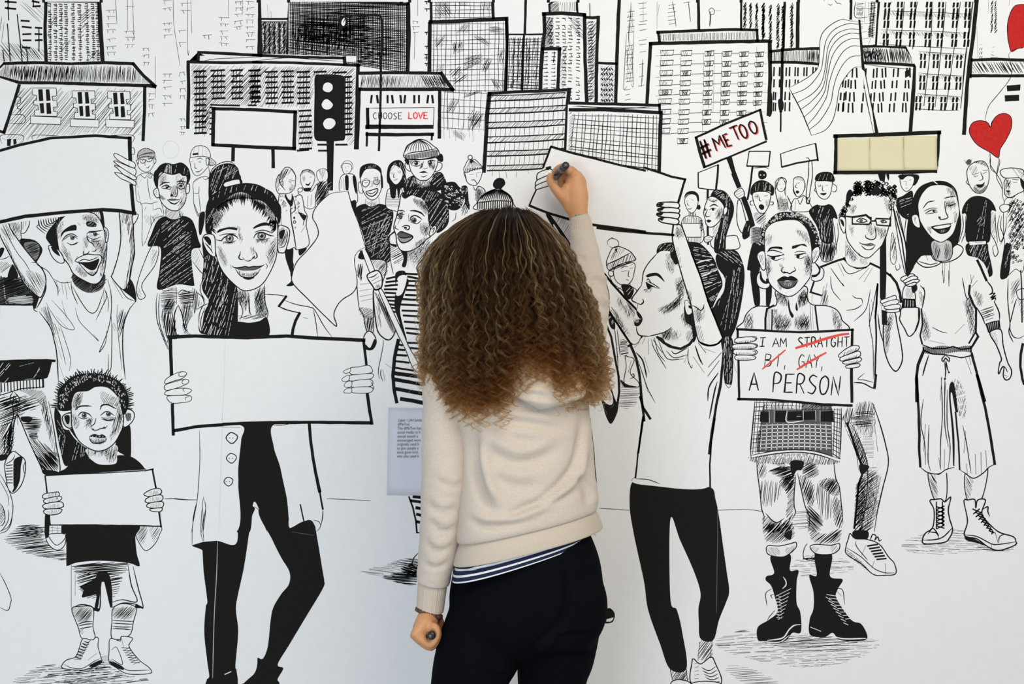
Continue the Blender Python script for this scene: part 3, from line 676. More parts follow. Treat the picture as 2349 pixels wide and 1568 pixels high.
part('drawn_figure', 'figure half hidden behind raised arm at the mural edge')
T(0, 380, 5.22)
O(1.4, '0,680 240,660 250,800 250,880 200,900 0,900'); S('g0', '120,680 240,670 235,800 180,820'); H('120,680 240,670 235,900 180,820', 60, 3, .8); L(1.6, '310,640 350,660 345,720 300,800 250,810|280,660 275,760|310,650 310,720')
O(1.6, '245,890 330,880 420,900 490,970 500,1030 440,1140 410,1160 300,1020', 'k'); S('g2', '290,930 400,910 470,960 460,1080 400,1130 320,1020'); H('290,910 480,930 480,1060 400,1140 310,1030', 20, 1.8, 1.1)
S('w', '0,900 100,950 240,1250 0,1340'); S('k', '0,990 50,985 40,1040 0,1100'); L(1.6, '0,1120 60,1110 110,1080|0,1000 20,1060'); H('0,1150 150,1180 60,1260 0,1280', 40, 3, 1.2); S('k', '90,1320 150,1180 210,1280 210,1340 130,1370'); O(1.5, '50,1340 130,1360 240,1340 220,1370 130,1390 40,1370')
S('g3', '0,1340 60,1360 240,1380 420,1560 400,1790 0,1800'); H('0,1350 400,1380 400,1660 0,1680', 20, 2, 1.8); S('k', '240,1360 500,1570 470,1700 400,1800 380,1560'); L(2, '40,1360 60,1560 80,1670', 'w'); H('100,1560 390,1560 380,1660 110,1650', 6, 2.2, 1.4, 'g1')
T(0, 640, 5.22)
sub('jeans')
S('w', '0,1200 540,1190 540,1330 600,1566 640,1760 700,2090 710,2300 540,2320 350,1980 210,1640 180,1700 130,2110 0,2140')
H('0,1420 430,1400 420,1560 0,1560', 18, 3.4, 1.8); H('220,1330 520,1340 560,1560 480,1500 300,1360', 40, 2, 1.2)
T(0, 920, 5.22)
H('0,20 380,0 300,140 0,300', 22, 3, 1.5); H('240,190 480,200 500,300 420,420 330,380', 2, 2, 1.2); H('330,400 600,560 680,700 690,840 540,850', -52, 2.6, 1.3); H('470,640 690,620 690,840 520,840', -50, 2, 1.3); H('0,300 170,260 140,620 0,680', 60, 3.2, 1.4); H('110,240 170,230 140,620 70,640', 80, 2, 1.6); H('470,0 560,0 660,500 680,700 620,560', 80, 2.6, 1.2)
L(2.6, '580,0 640,300 680,560 710,700 705,860 540,870 480,760 350,480 240,220 200,160 165,300 130,620'); L(2, '150,0 155,200 60,450 60,680|200,0 215,280|550,100 590,300'); S('k', '510,820 690,840 700,880 540,880'); S('k', '0,640 120,640 80,690 0,710'); S('k', '250,190 380,190 360,250 270,240'); H('340,390 440,380 460,440 380,450', 5, 1.6, 2)
sub('belt')
T(0, 640, 5.22)
Q(1.8, '0,1230 200,1215 520,1190 525,1290 250,1310 0,1390'); 
for i in range(14): K(2, '%d,%d %d,%d' % (15 + i * 38, 1238 - i * 3, 15 + i * 38 + 4, 1350 - i * 4))
L(2, '160,1340 120,1420 150,1500 170,1380|170,1350 235,1430 215,1480 175,1400|160,1400 150,1566|180,1400 215,1566')
S('k', '0,990 330,975 600,965 610,1040 580,1150 540,1190 340,1195 0,1230'); flecks('0,1000 120,1000 90,1220 0,1220', 55, 5, 2.2, 20, .7); flecks('220,1010 430,1000 430,1040 230,1050', 10, 3, 1, 6, .4); flecks('400,1180 480,1020 470,1140', 60, 5, 2, 26, .8)
sub('shoe')
T(0, 920, 5.22)
O(1.8, '60,740 150,600 240,650 300,710 300,860 250,1010 160,1100 110,1060 80,960'); S('k', '170,700 240,660 270,680 250,780 240,930 200,1040 150,1090 160,1000 160,800'); S('w', '110,1060 90,980 150,980 165,1040 140,1070'); 
for i in range(7): K(1.6, '%d,%d %d,%d' % (75, 770 + i * 34, 150, 760 + i * 36))
L(1.5, '300,720 280,800 295,870|180,640 150,700 60,760')
sub('leg_outline')
T(0, 1168); L(1.4, '0,570 55,680 98,790 95,840 70,905 0,880'); sub('leg_outline'); L(1.4, '115,0 100,120 60,190 0,215|80,0 75,90 40,160 0,200|40,10 45,90 20,150'); T(0, 920, 5.22); L(1.5, '0,870 60,970 120,1100 155,1250 140,1400 100,1500 0,1560|0,1220 40,1280 60,1400 40,1470 0,1490'); L(1, '0,950 90,1120 110,1250'); H('0,1230 40,1290 50,1400 20,1460 0,1470', 60, 3, 1.6)
sub('blank_placard')
T(0, 640, 5.22)
F('w', '0,305 400,305 690,640 680,980 590,970 0,985'); K(4, '0,303 200,305 395,305'); K(6, '0,985 300,975 560,970 675,980')

part('drawn_shadow_hatching', 'loose pen hatching for shadows on the ground')
T(0, 1168); H('30,270 120,180 200,135 400,150 410,250 600,360 595,450 440,440 200,390 80,310', 6, 2.4, 1.2); H('170,160 400,160 400,250 200,240', -4, 2.6, 1); H('170,1500 420,1390 700,1420 900,1350 1000,1420 1150,1490 1310,1510 1220,1566 170,1566', 5, 3, 1.4, seg=45); H('420,1480 900,1400 1100,1490 900,1566 480,1550', 6, 2, 1.8, seg=30, dens=.7); H('900,1310 990,1320 990,1400 910,1400', 4, 3, .9)
T(420, 1168); H('1585,560 1780,500 1980,440 2120,450 2120,600 1850,610', -8, 2.6, 1, seg=60); H('1780,610 1950,560 2130,560 2130,650 2030,680', -3, 2, 1.4); H('1950,520 2100,470 2120,600 2000,580', -20, 2, 1.6); L(2.6, '2112,390 2070,440 2060,500 2100,530|2050,480 2110,530')
T(1700, 1230, 1); H('-60,240 0,215 60,222 300,232 288,270 180,300 60,290 -40,262', 3, 3.4, 1, seg=40); H('40,225 290,235 240,262 100,260', 4, 3, 1, dens=.7); H('-40,300 20,300 90,338 10,338', 3, 4, .8)
H('365,15 480,-18 600,0 580,28 420,42', -2, 3.4, 1, seg=36); H('560,10 630,18 620,34 540,30', -2, 3, 1); H('140,55 230,50 250,80 100,92', 2, 4, 1, seg=30); H('120,-60 200,-55 200,-20 120,-20', 4, 5, .7)

# shouting man with both arms raised
part('drawn_figure', 'shouting man with both arms up holding a large placard')
T(0, 640, 5.22)
S('k', '430,350 540,150 520,90 400,260 395,330'); L(1.6, '395,310 410,370 450,390')
S('k', '1480,40 1550,-10 1610,90 1630,270 1540,230 1450,110'); flecks('1500,60 1600,60 1610,230', 80, 5, 1, 10, .4)
S('w', '540,60 640,0 880,-40 1250,-40 1340,-60 1460,120 1620,265 1540,370 1480,560 1470,820 1500,1210 1500,1260 700,1260 680,860 610,620 470,390 430,350')
L(2.2, '440,350 540,150 550,20|470,390 600,570 650,740 680,900 700,1230|1500,1200 1470,850 1480,560 1540,380 1620,270'); L(1.6, '1620,265 1520,220 1440,110 1340,-50|600,570 670,720')
L(1.5, '640,0 690,110 695,200|670,30 720,150|740,60 760,180|780,60 805,240|800,20 840,130|850,40 870,160 930,300|870,90 990,300 1080,400 1160,370 1240,150|1240,100 1280,200 1230,320 1150,490|1290,0 1330,180 1330,420 1280,650 1190,870 1260,770 1280,620|1330,430 1340,620 1330,1060 1300,1080 1300,900|1240,130 1250,300|1350,20 1470,230')
L(1, '555,280 600,370 740,560 890,600 800,450 620,250|760,340 810,470|680,450 820,600|720,560 790,760 845,960 830,1100|690,640 750,860 790,1030|670,720 740,960|690,950 760,1170|900,340 950,500 1080,640 1180,740 1120,660|1410,300 1400,450 1420,700 1460,1080|1250,120 1300,260 1290,400|740,260 800,500')
H('490,350 580,330 620,480 720,610 650,690 600,570', -72, 2.6, 1.1); H('1410,420 1500,350 1490,500 1430,700', 74, 2.6, 1.2); H('1330,520 1390,540 1390,640', -70, 3, .8)
T(0, 380, 5.22)
sub('arm')
O(2, '100,690 130,760 270,960 400,1120 520,1260 550,1400 500,1560 450,1560 300,1420 200,1230 100,1030 0,830 -10,690'); S('g0', '20,800 100,980 250,1250 400,1480 480,1540 420,1540 260,1370 130,1100'); H('0,760 60,780 120,980 180,1150 300,1350 480,1520 460,1560 330,1450 200,1240', -55, 2.6, .9); H('300,1250 540,1330 530,1450 470,1540', -60, 2.6, .8); H('20,700 110,700 180,860 120,900', -65, 3.4, .8); L(1.2, '70,800 200,1030 300,1160 370,1280|370,1160 430,1160 520,1240|430,1180 560,1250 620,1330 650,1380|650,1360 740,1400 870,1390')
sub('arm')
O(2, '1440,540 1440,700 1445,900 1410,1100 1350,1290 1340,1340 1470,1480 1540,1400 1580,1200 1610,1050 1600,850 1580,560'); H('1440,560 1580,560 1600,700 1450,680', 75, 2.6, 1.1); H('1520,700 1600,700 1610,1050 1540,1400 1480,1460 1560,1100', 80, 2.4, 1.2); H('1440,680 1480,690 1470,860 1450,860', 80, 3, .8); O(1.6, '1585,600 1650,580 1650,620 1600,700')
sub('head')
S('k', '550,860 570,790 640,700 720,600 850,570 760,640 700,720 690,850 700,1010 620,960 570,900'); S('k', '1180,550 1230,550 1255,720 1250,780 1200,640')
S('w', '450,640 600,590 740,580 600,740 540,810 460,720'); L(1.4, '450,620 470,700 440,730 540,815')
for i in range(9): L(1.8, '%d,%d %d,%d %d,%d' % (455 + i * 30, 640 - i * 6, 480 + i * 28, 730 - i * 10, 560 + i * 22, 790 - i * 25))
S('w', '1110,545 1185,550 1200,640 1140,600'); 
for i in range(4): L(1.6, '%d,550 %d,%d' % (1125 + i * 24, 1150 + i * 20, 600 + i * 14))
S('g3', '880,1290 1090,1410 1250,1300 1245,1430 1180,1500 1060,1520 960,1480 880,1400'); H('880,1290 1250,1290 1245,1430 1060,1520 890,1420', 40, 1.8, 1.4); S('g0', '1080,1440 1230,1380 1200,1470 1080,1520')
O(1.8, '680,780 700,690 780,600 880,560 1000,555 1120,570 1190,640 1230,720 1260,830 1280,900 1270,1120 1240,1300 1180,1400 1100,1412 1000,1370 880,1290 820,1180 740,1080 700,980')
O(1.6, '600,950 580,960 600,1040 650,1120 720,1165 770,1150 740,1060 690,1000', 'w'); S('k', '610,970 670,985 720,1080 690,1070 640,1030'); O(1.5, '1245,735 1285,760 1300,830 1285,910 1265,920 1255,820'); H('1250,760 1280,780 1285,870 1262,880', 70, 1.6, 1.6)
S('g0', '980,600 1120,590 1180,680 1010,660|1080,890 1230,880 1250,1000 1190,1080 1120,1000|760,1000 830,1030 880,1180 800,1120|990,860 1060,820 1060,950 1000,1000|1210,1080 1270,1000 1250,1260 1200,1330|950,1200 1060,1290 1000,1340 900,1250|680,700 760,650 720,900 690,860')
H('990,590 1120,590 1190,680 1010,660', 45, 2.6, .8); H('1200,900 1275,900 1260,1200 1220,1230', 75, 2.4, .9); H('740,900 800,1000 830,1160 740,1060', -60, 3, .8); H('930,1180 1050,1290 1000,1340 920,1260', 60, 3, .7); H('1090,890 1200,890 1180,970', 45, 2.4, .8); H('1060,800 1120,840 1100,880', 50, 2.4, .8)
S('k', '730,860 740,800 790,750 850,715 905,705 920,740 915,770 840,780 770,800'); S('k', '1030,680 1060,665 1120,670 1160,705 1150,730 1080,730 1040,720'); flecks('1040,680 1120,680 1150,720 1060,720', 30, 3, .8, 5, .5)
L(2, '740,905 790,840 860,815 930,850|1040,820 1070,790 1150,785 1230,770'); L(1.4, '760,890 830,840 900,850 930,880|800,920 860,945 930,915|1050,850 1120,880 1210,850|1060,800 1130,800 1190,830'); E(868, 862, 28, 28, 'g3'); E(874, 856, 12, 12); E(1140, 820, 26, 26, 'g3'); E(1146, 815, 12, 12); E(862, 850, 5, 5, 'w')
L(1.2, '840,950 900,940 940,910|1090,890 1150,910 1210,890|930,680 960,710|1000,680 1010,700'); L(2, '1040,830 1060,900 1110,930 1130,970|1000,1020 1000,1060 1050,1050 1070,1020|1100,1020 1140,1020 1165,980 1150,960'); L(1.4, '1010,1000 1000,1050')
O(1.6, '900,1140 940,1100 1040,1060 1120,1065 1200,1070 1220,1110 1190,1190 1160,1260 1110,1310 1050,1280 990,1220 940,1160'); S('k', '930,1155 1060,1150 1150,1120 1190,1110 1170,1190 1140,1240 1090,1250 1030,1220 980,1180'); S('w', '960,1140 1050,1110 1130,1080 1190,1090 1180,1110 1080,1150 1000,1150'); L(1.6, '930,1155 1000,1120 1080,1130 1180,1090|1180,1190 1160,1270 1110,1315 1050,1290'); H('1060,1270 1160,1270 1110,1320', 70, 2, 1.4); L(1.2, '1220,1120 1200,1060|890,1150 930,1080')
part('drawn_placard', 'large blank placard held up by the shouting man')
T(0, 0)
F('w', '0,1360 200,1290 450,1235 860,1215 1165,1240 1180,1500 1210,1925 950,1885 550,1945 0,2015')
K(6.5, '0,1352 180,1300 450,1240 860,1218 1168,1240'); K(9, '1165,1235 1170,1480'); K(8.5, '1178,1660 1200,1890'); T(0, 380, 5.22); K(8, '0,672 300,605 800,555 1230,525 1450,540 1620,570')
sub('gripping_hand')
T(240, 320, 6.525)
O(1.4, '345,300 440,340 465,400 430,425 350,390 200,310 135,230 150,205 220,230|460,440 470,500 440,545 360,500 250,420 160,350 135,325 150,315 240,350 380,410|470,560 480,590 430,600 360,560 280,520 180,420 150,400 155,380 250,420 360,490|470,640 460,690 370,640 330,620 240,580 160,510 150,490 250,510 340,560 430,610'); L(1.2, '365,330 365,660')

# boy with curly hair and small placard
part('drawn_figure', 'curly-haired boy in black tee, shorts and high-top sneakers')
T(0, 920, 5.22)
S('k', '665,70 740,180 860,320 980,500 1050,570 1050,660 900,720 780,770 720,580 680,380 650,200'); S('k', '1480,310 1555,290 1570,480 1560,680 1480,640 1390,580 1385,500 1420,420'); flecks('720,400 1000,520 1000,680 760,680', 80, 5, 1.8, 14, .6); flecks('690,180 780,300 740,420 690,300', -60, 5, 1.6, 6, .5)
L(2, '830,340 900,440 1000,530 1050,560', 'w')
sub('bare_arm')
T(0, 1168)
O(1.4, '1225,150 1440,155 1430,230 1390,310 1310,370 1250,300 1220,230'); H('1225,150 1330,150 1290,300 1240,290', 55, 2.4, .9); H('1340,150 1440,160 1380,300', 55, 3, .8); sub('bare_arm'); O(1.6, '420,150 580,150 595,220 580,320 520,365 450,330 410,250'); O(1.4, '440,225 560,215 590,240 560,290 510,320 470,290'); S('k', '405,50 440,40 440,230 405,240'); F('k', '550,150 590,145 590,220 550,210'); L(1.4, '450,160 540,170|445,190 545,190|470,150 470,210|520,150 520,210')
sub('shorts')
S('w', '640,480 1200,480 1285,880 1180,850 1000,885 940,660 900,910 780,860 640,900 630,700')
H('670,490 1160,480 1150,560 900,600 680,570', 5, 3, 2); S('k', '880,560 960,560 1000,660 1010,880 990,880 935,650 915,650 880,880 850,880 860,760 740,790 750,720 720,690 850,620'); H('690,600 900,570 880,770 750,780', 18, 4, 2.2); H('960,580 1100,600 1080,680 1070,740 1000,780', 10, 5, 2.2); L(2.6, '640,500 640,880|1195,510 1240,700 1285,880 1220,850 1100,840 1005,880|640,890 720,855 810,865 890,905 905,700|1150,500 1180,680 1230,825 1100,810 1010,830'); L(1.4, '675,580 675,770'); S('k', '1220,850 1285,880 1220,885|830,880 895,890 880,910 840,905')
sub('leg')
O(1.6, '645,895 720,870 835,885 835,1050 850,1160 740,1160 700,1050'); H('650,890 780,870 835,890 800,1000 700,1010', 50, 2, 1); H('700,1070 750,1070 740,1120', 50, 2, .9); L(1.8, '700,1030 760,1010 830,1005|705,1045 770,1030 830,1025|715,1070 770,1060 832,1050')
sub('leg')
O(1.6, '1015,890 1100,845 1220,880 1200,1000 1160,1130 1010,1160 1005,1000'); H('1020,890 1210,870 1190,960 1120,990 1015,970', 45, 2, 1); L(1.8, '1010,995 1100,1000 1200,1005|1012,1020 1100,1025 1190,1030|1010,1050 1100,1055 1180,1055|1008,1068 1100,1072 1175,1078')
sub('high_top_sneaker')
O(1.5, '745,1160 830,1170 860,1145 885,1160 880,1230 905,1320 905,1380 770,1435 680,1440 565,1425 560,1390 600,1350 680,1320 720,1220'); L(1.3, '575,1390 640,1420 740,1425 850,1360 900,1340|790,1350 870,1290'); S('k', '800,1400 905,1350 905,1385 830,1415'); 
for i in range(7): L(2.4, '%d,%d %d,%d %d,%d' % (755 - i * 14, 1180 + i * 24, 790 - i * 10, 1195 + i * 24, 810 - i * 14, 1175 + i * 26)); L(2, '%d,%d %d,%d' % (740 - i * 12, 1200 + i * 24, 800 - i * 12, 1215 + i * 22))
sub('high_top_sneaker')
O(1.5, '990,1160 1080,1180 1090,1140 1190,1155 1160,1230 1250,1350 1340,1420 1350,1470 1150,1475 1030,1410 980,1370 980,1260'); L(1.3, '985,1350 1080,1400 1160,1445 1345,1440|1000,1260 1050,1240 1100,1390 1000,1340|1090,1150 1110,1240|1180,1180 1150,1220'); S('k', '985,1360 1090,1405 1110,1440 1020,1410')
for i in range(7): L(2.4, '%d,%d %d,%d' % (1090 + i * 14, 1240 + i * 22, 1160 + i * 16, 1245 + i * 22)); L(2, '%d,%d %d,%d' % (1110 + i * 14, 1270 + i * 20, 1165 + i * 15, 1235 + i * 22))
sub('black_tee')
T(0, 920, 5.22)
S('k', '1055,660 1150,740 1260,760 1390,740 1400,650 1560,660 1660,720 1730,800 1740,860 740,880 790,800 870,720 980,660'); T(0, 1168); S('k', '600,130 1215,130 1215,250 1230,400 1255,490 1240,510 1150,480 900,460 700,475 610,505 595,480 600,250'); K(2, '600,150 600,480')
sub('head')
T(0, 920, 5.22)
S('w', '1055,560 1380,520 1400,660 1385,740 1260,755 1150,735 1060,660'); S('g0', '1060,580 1380,540 1380,640 1310,720 1200,650 1080,680'); H('1060,570 1380,530 1390,700 1310,740 1250,640', 80, 3, .9); L(2, '1055,560 1055,670|1385,520 1405,600')
S('w', '735,140 760,320 860,320 860,160'); O(2, '860,150 790,150 745,190 760,260 800,310 860,310', 'g0'); S('k', '770,180 830,170 830,260 800,270'); O(1.8, '1470,120 1540,95 1600,130 1605,200 1560,270 1490,310 1470,250'); S('g2', '1500,160 1560,140 1570,200 1530,240'); H('1500,150 1570,140 1560,230 1520,240', 80, 1.6, 1.4)
O(2, '850,0 855,150 860,290 900,400 960,490 1060,560 1160,595 1270,575 1370,500 1430,400 1475,280 1475,100 1440,-80 1350,-180 1200,-240 1050,-220 920,-150')
S('g0', '860,100 900,-60 960,-100 960,60 880,130|1390,20 1450,100 1430,300 1360,400 1330,470 1310,380 1390,280|1050,220 1120,240 1090,320 1000,300|870,150 960,200 930,330 880,290|1060,450 1280,430 1240,510 1100,500')
S('g1', '1410,140 1465,130 1460,250 1420,270|1030,220 1110,200 1080,260|880,40 960,60 900,110')
H('860,60 960,40 960,-60 900,-60', 60, 2.6, .9); H('1220,-20 1430,-60 1460,60 1400,60 1240,30', 55, 3, .8); H('1380,150 1470,150 1450,320 1360,440 1330,420', 75, 2.6, .9); H('870,170 920,190 940,330 890,330', 75, 3, .8); H('1230,190 1390,190 1370,240 1250,230', 20, 1.8, 1.1); H('1020,230 1120,190 1080,280', 60, 2.2, 1); H('1060,450 1150,500 1250,500 1280,440 1170,480', 80, 2.4, 1)
T(0, 640, 5.22)
H('900,1380 1000,1340 960,1520 880,1500', 60, 2.6, .9); H('1210,1340 1400,1420 1400,1520 1230,1480', 60, 2.4, .9)
T(0, 920, 5.22)
L(3.4, '905,100 960,60 1060,55 1100,60'); L(3.4, '1200,100 1220,50 1290,40 1390,90'); L(2, '930,180 980,130 1060,150 1100,190|1200,170 1280,120 1370,170'); L(1.4, '940,190 1000,210 1060,195|1210,190 1290,225 1370,210|1210,210 1290,230 1360,215|1040,230 1090,225'); E(1008, 168, 30, 34, 'g3'); E(1010, 165, 13, 14); E(1300, 150, 32, 32, 'g3'); E(1300, 150, 14, 14); E(1000, 155, 6, 6, 'w'); E(1292, 140, 6, 6, 'w')
L(1.8, '1090,310 1110,340 1160,345 1210,325 1260,320 1285,290|1150,200 1130,270 1085,300'); S('k', '1100,325 1130,330 1115,342|1220,320 1260,300 1250,328'); S('k', '1070,420 1130,390 1180,405 1230,395 1270,430 1200,440 1140,430'); flecks('1090,415 1240,410 1230,430 1110,430', 75, 2.4, .9, 6, .8); L(2, '1070,425 1100,490 1170,505 1250,480 1275,440'); S('k', '1110,480 1170,495 1250,475 1190,512')
sub('curly_hair')
T(0, 640, 5.22)
S('k', '850,1566 700,1566 690,1450 700,1330 780,1240 860,1170 1000,1130 1200,1130 1350,1180 1460,1250 1530,1380 1540,1500 1500,1620 1470,1620 1430,1480 1400,1400 1290,1300 1150,1290 1050,1340 910,1360 860,1480')
rg = random.Random(8)
for i in range(64):
    a = math.pi * (1.06 - 1.12 * i / 63) ; x = 1110 + 400 * math.cos(a); y = 1480 - 330 * math.sin(a) ; r = rg.uniform(40, 95)
    L(3.4, '%f,%f %f,%f %f,%f' % (x, y, x + r * .6 * math.cos(a), y - r * .6 * math.sin(a), x + r * math.cos(a) + rg.uniform(-22, 22), y - r * math.sin(a) - rg.uniform(0, 10)), taper=.5)
for i in range(150):
    a = math.pi * rg.uniform(-.05, 1.05); q = rg.uniform(.78, 1.02); x = 1110 + 400 * q * math.cos(a); y = 1500 - 350 * q * math.sin(a)
    if y < 1600: L(1.2, '%f,%f %f,%f %f,%f' % (x, y, x + rg.uniform(-10, 10), y - 9, x + rg.uniform(-12, 12), y - rg.uniform(10, 26)), 'w')
part('drawn_placard', 'small blank placard held by the curly-haired boy')
T(0, 920, 5.22)
F('w', '540,890 1000,865 1840,810 1870,1040 1930,1490 600,1480'); K(3.5, '540,890 560,1060 580,1250 600,1475'); K(2.6, '540,890 800,875 1300,855 1720,830'); K(2.6, '1730,832 1840,810 1830,850'); K(4, '1825,815 1850,950 1870,1050 1900,1300 1930,1500'); K(3, '600,1480 1000,1478 1500,1485 1930,1495'); K(5, '555,1350 560,1566')
sub('gripping_hand')
O(1.7, '570,1100 700,1085 712,1110 690,1140 560,1165 510,1150 520,1115|540,1170 700,1135 740,1150 720,1185 590,1225 525,1205|530,1230 720,1200 762,1240 740,1270 600,1290 520,1275|540,1295 720,1285 740,1310 700,1345 600,1360 530,1340'); H('580,1105 690,1095 680,1135 560,1160', 80, 3, .8); H('560,1180 700,1150 690,1190 580,1215', 80, 3, .8); H('560,1245 720,1225 700,1265 560,1285', 80, 3, .8); H('560,1310 720,1300 690,1340 570,1350', 80, 3, .8); F('k', '655,1105 670,1100 665,1130|675,1150 690,1150 680,1180')
sub('gripping_hand')
O(1.7, '1720,1110 1800,1060 1900,1040 1935,1070 1920,1110 1800,1140 1730,1125|1740,1180 1800,1140 1930,1120 1950,1170 1900,1200 1760,1215|1755,1250 1800,1215 1940,1200 1960,1240 1920,1275 1790,1275|1790,1290 1900,1275 1945,1280 1920,1320 1820,1315'); H('1780,1080 1920,1060 1900,1110 1780,1130', 80, 3, .8); H('1790,1160 1930,1140 1920,1190 1790,1200', 80, 3, .8); H('1800,1230 1940,1220 1910,1265 1800,1265', 80, 3, .8); L(1.4, '1915,1310 1930,1390')
# ================================================================== mural: the crowd, middle
T(400, 360, 5.22)
part('drawn_figure', 'bearded onlooker with dark scribbled coat behind the traffic light pole')
O(1, '1710,170 1770,140 1830,160 1835,260 1790,310 1740,300 1705,230'); H('1720,160 1820,150 1800,200 1770,260 1740,200', 80, 2.4, 1.2); S('g0', '1700,320 1840,310 1840,460 1700,570'); H('1700,320 1840,300 1840,480 1700,580', 55, 2, 1.5)
part('drawn_figure', 'laughing woman with bunched scarf and long striped coat')
O(1.1, '1480,430 1520,370 1560,380 1640,410 1700,330 1715,360 1690,460 1690,580 1640,620 1580,610 1540,560 1530,470'); O(1.1, '1475,400 1500,370 1535,380 1530,410 1490,420')
O(1.1, '1520,190 1510,280 1545,370 1600,390 1650,350 1680,270 1670,190 1600,150'); H('1510,230 1530,160 1600,140 1670,180 1670,220 1600,180 1540,200', 60, 1.6, 1.4); L(1.6, '1540,260 1560,255|1620,240 1640,240|1570,320 1600,335 1630,300'); S('k', '1565,315 1600,325 1630,305 1610,345 1580,340'); S('g0', '1530,220 1580,230 1560,300 1530,290'); S('k', '1545,375 1640,370 1620,410 1560,410'); L(1.5, '1600,470 1590,600|1640,450 1635,580|1700,420 1690,560')
part('drawn_figure', 'long-haired woman in a furry-collared buttoned coat and black boots')
S('k', '1330,1100 1420,1090 1420,1240 1430,1300 1400,1390 1360,1300 1330,1200|1490,1080 1570,1060 1580,1110 1500,1180')
S('k', '1390,1380 1470,1400 1490,1470 1480,1530 1465,1480 1420,1540 1340,1540 1400,1480')
O(1.4, '1260,440 1340,430 1420,480 1520,460 1560,640 1590,700 1580,820 1610,1050 1460,1110 1440,1080 1340,1100 1260,900 1240,700')
S('k', '1320,460 1410,440 1420,560 1390,590'); S('w', '1340,420 1400,420 1395,520 1350,480'); L(2.2, '1390,560 1400,760 1430,920 1460,1110'); L(1.5, '1420,470 1450,620 1400,680|1580,800 1520,900|1480,660 1560,700 1540,820|1270,600 1290,900'); S('k', '1480,650 1540,690 1585,700 1550,760'); E(1435, 728, 12, 16); E(1440, 778, 14, 16, 'w', 1.4); E(1448, 845, 10, 14, 'g2')
for i in range(46):
    x = 1230 + FS.rng.random() * 110 + (i % 2) * 150; y = 440 + FS.rng.random() * 220
    L(1, '%f,%f %f,%f %f,%f' % (x, y, x + 12, y + 10, x - 4, y + 22))
O(1.4, '1270,200 1230,250 1215,340 1240,430 1300,440 1380,430 1440,370 1450,290 1450,220 1400,140 1330,125'); L(1.4, '1290,180 1260,300 1330,400|1360,150 1300,260 1290,300|1400,150 1450,220'); H('1220,260 1330,130 1420,150 1330,240 1270,290 1250,420', 62, 2.6, 1); H('1260,290 1310,280 1300,370', 60, 2, 1.4); L(1.8, '1370,290 1440,280|1380,305 1400,310|1375,380 1415,390|1395,330 1440,350'); S('k', '1370,375 1410,385 1390,400'); L(1.4, '1375,270 1410,265'); S('g0', '1390,340 1440,330 1420,410 1370,410')
T(780, 310, 5.22)
part('drawn_figure', 'tiny man in hooded jacket behind the blank flag')
O(1, '25,360 40,340 100,340 135,360 140,410 100,460 60,470 30,420'); L(.8, '20,350 60,310 120,310 155,360 150,400|30,400 10,380 25,340'); L(1.2, '60,380 70,400|90,375 105,372|70,430 95,430'); O(1.2, '10,500 100,460 180,490 200,620 210,790 150,800 0,670'); S('k', '60,490 100,490 100,660 70,660|130,800 190,780 190,900 150,880|150,490 190,500 200,700 170,640'); L(1.2, '20,520 10,640|40,510 50,660')
part('drawn_figure', 'laughing man in round glasses and scribbled black jumper')
S('w', '250,430 220,560 230,680 300,720 300,860 470,840 460,740 510,640 520,480 440,400')
S('k', '200,860 300,820 360,850 480,820 600,870 640,960 600,1200 600,1500 500,1500 340,1480 250,1200 160,960'); S('k', '160,940 240,900 330,1300 300,1320'); flecks('260,900 600,880 580,1080 520,1480 360,1460', 28, 4.4, 1.2, 12, .6); flecks('500,1000 620,1000 590,1480 500,1480', 60, 4, 1.8, 14, .8); flecks('320,1100 520,1050 480,1450 370,1400', 70, 5, 1.2, 7, .5)
S('g0', '310,790 450,790 450,840 360,860'); L(1.6, '310,760 300,830|465,740 470,820|300,840 370,860 470,830')
O(1.5, '250,430 250,560 275,660 320,740 380,775 440,750 490,660 500,540 490,450 420,400 330,400'); S('k', '235,520 235,420 260,370 330,340 420,345 490,400 500,500 480,450 430,400 350,390 290,430 255,500'); flecks('260,400 420,350 480,410 400,380 300,400', 60, 3, 1, 6, .6); S('k', '485,450 510,500 515,630 495,640'); O(1, '245,560 220,580 220,650 240,690 275,685')
L(1.5, '270,550 270,600 310,620 350,580 350,540 290,540 270,550|400,540 410,580 450,590 480,540|350,560 400,550'); L(1.8, '280,530 330,510|400,510 460,500'); L(1.6, '290,570 330,565|420,540 460,535'); S('g0', '400,500 490,520 470,620 420,590'); H('380,560 410,560 400,610 370,610', 60, 2, 1); O(2, '310,680 370,660 450,640 440,690 390,730 340,720', 'w'); L(1.6, '325,685 380,700 440,660'); L(1.2, '350,620 390,610')
part('drawn_figure', 'smiling girl with long straight black hair and striped top')
O(1.2, '570,660 640,640 740,650 740,900 640,900 550,850'); 
for i in range(9): L(1.3, '%d,%d %d,%d' % (555, 700 + i * 18, 740, 690 + i * 20))
S('k', '560,470 580,370 640,310 720,300 770,360 790,500 780,620 730,640 700,760 680,640 660,750 610,740 590,600 565,560'); S('w', '600,430 640,360 700,380 745,430 740,510 690,580 650,580 600,510'); flecks('700,320 780,380 780,560 740,440', -75, 4, 1.6, 14, .8); flecks('600,360 660,320 690,360 620,400', 50, 3.6, 1, 8, .8); L(1.2, '600,450 640,440|690,430 730,430|650,450 640,500 660,510|640,540 690,520|670,350 600,430|690,340 700,400'); L(1.4, '610,460 640,465|690,450 730,450'); H('640,540 690,520 680,550', 30, 2, 1)
part('drawn_figure', 'wide-eyed boy in ribbed beanie and fur-collared coat')
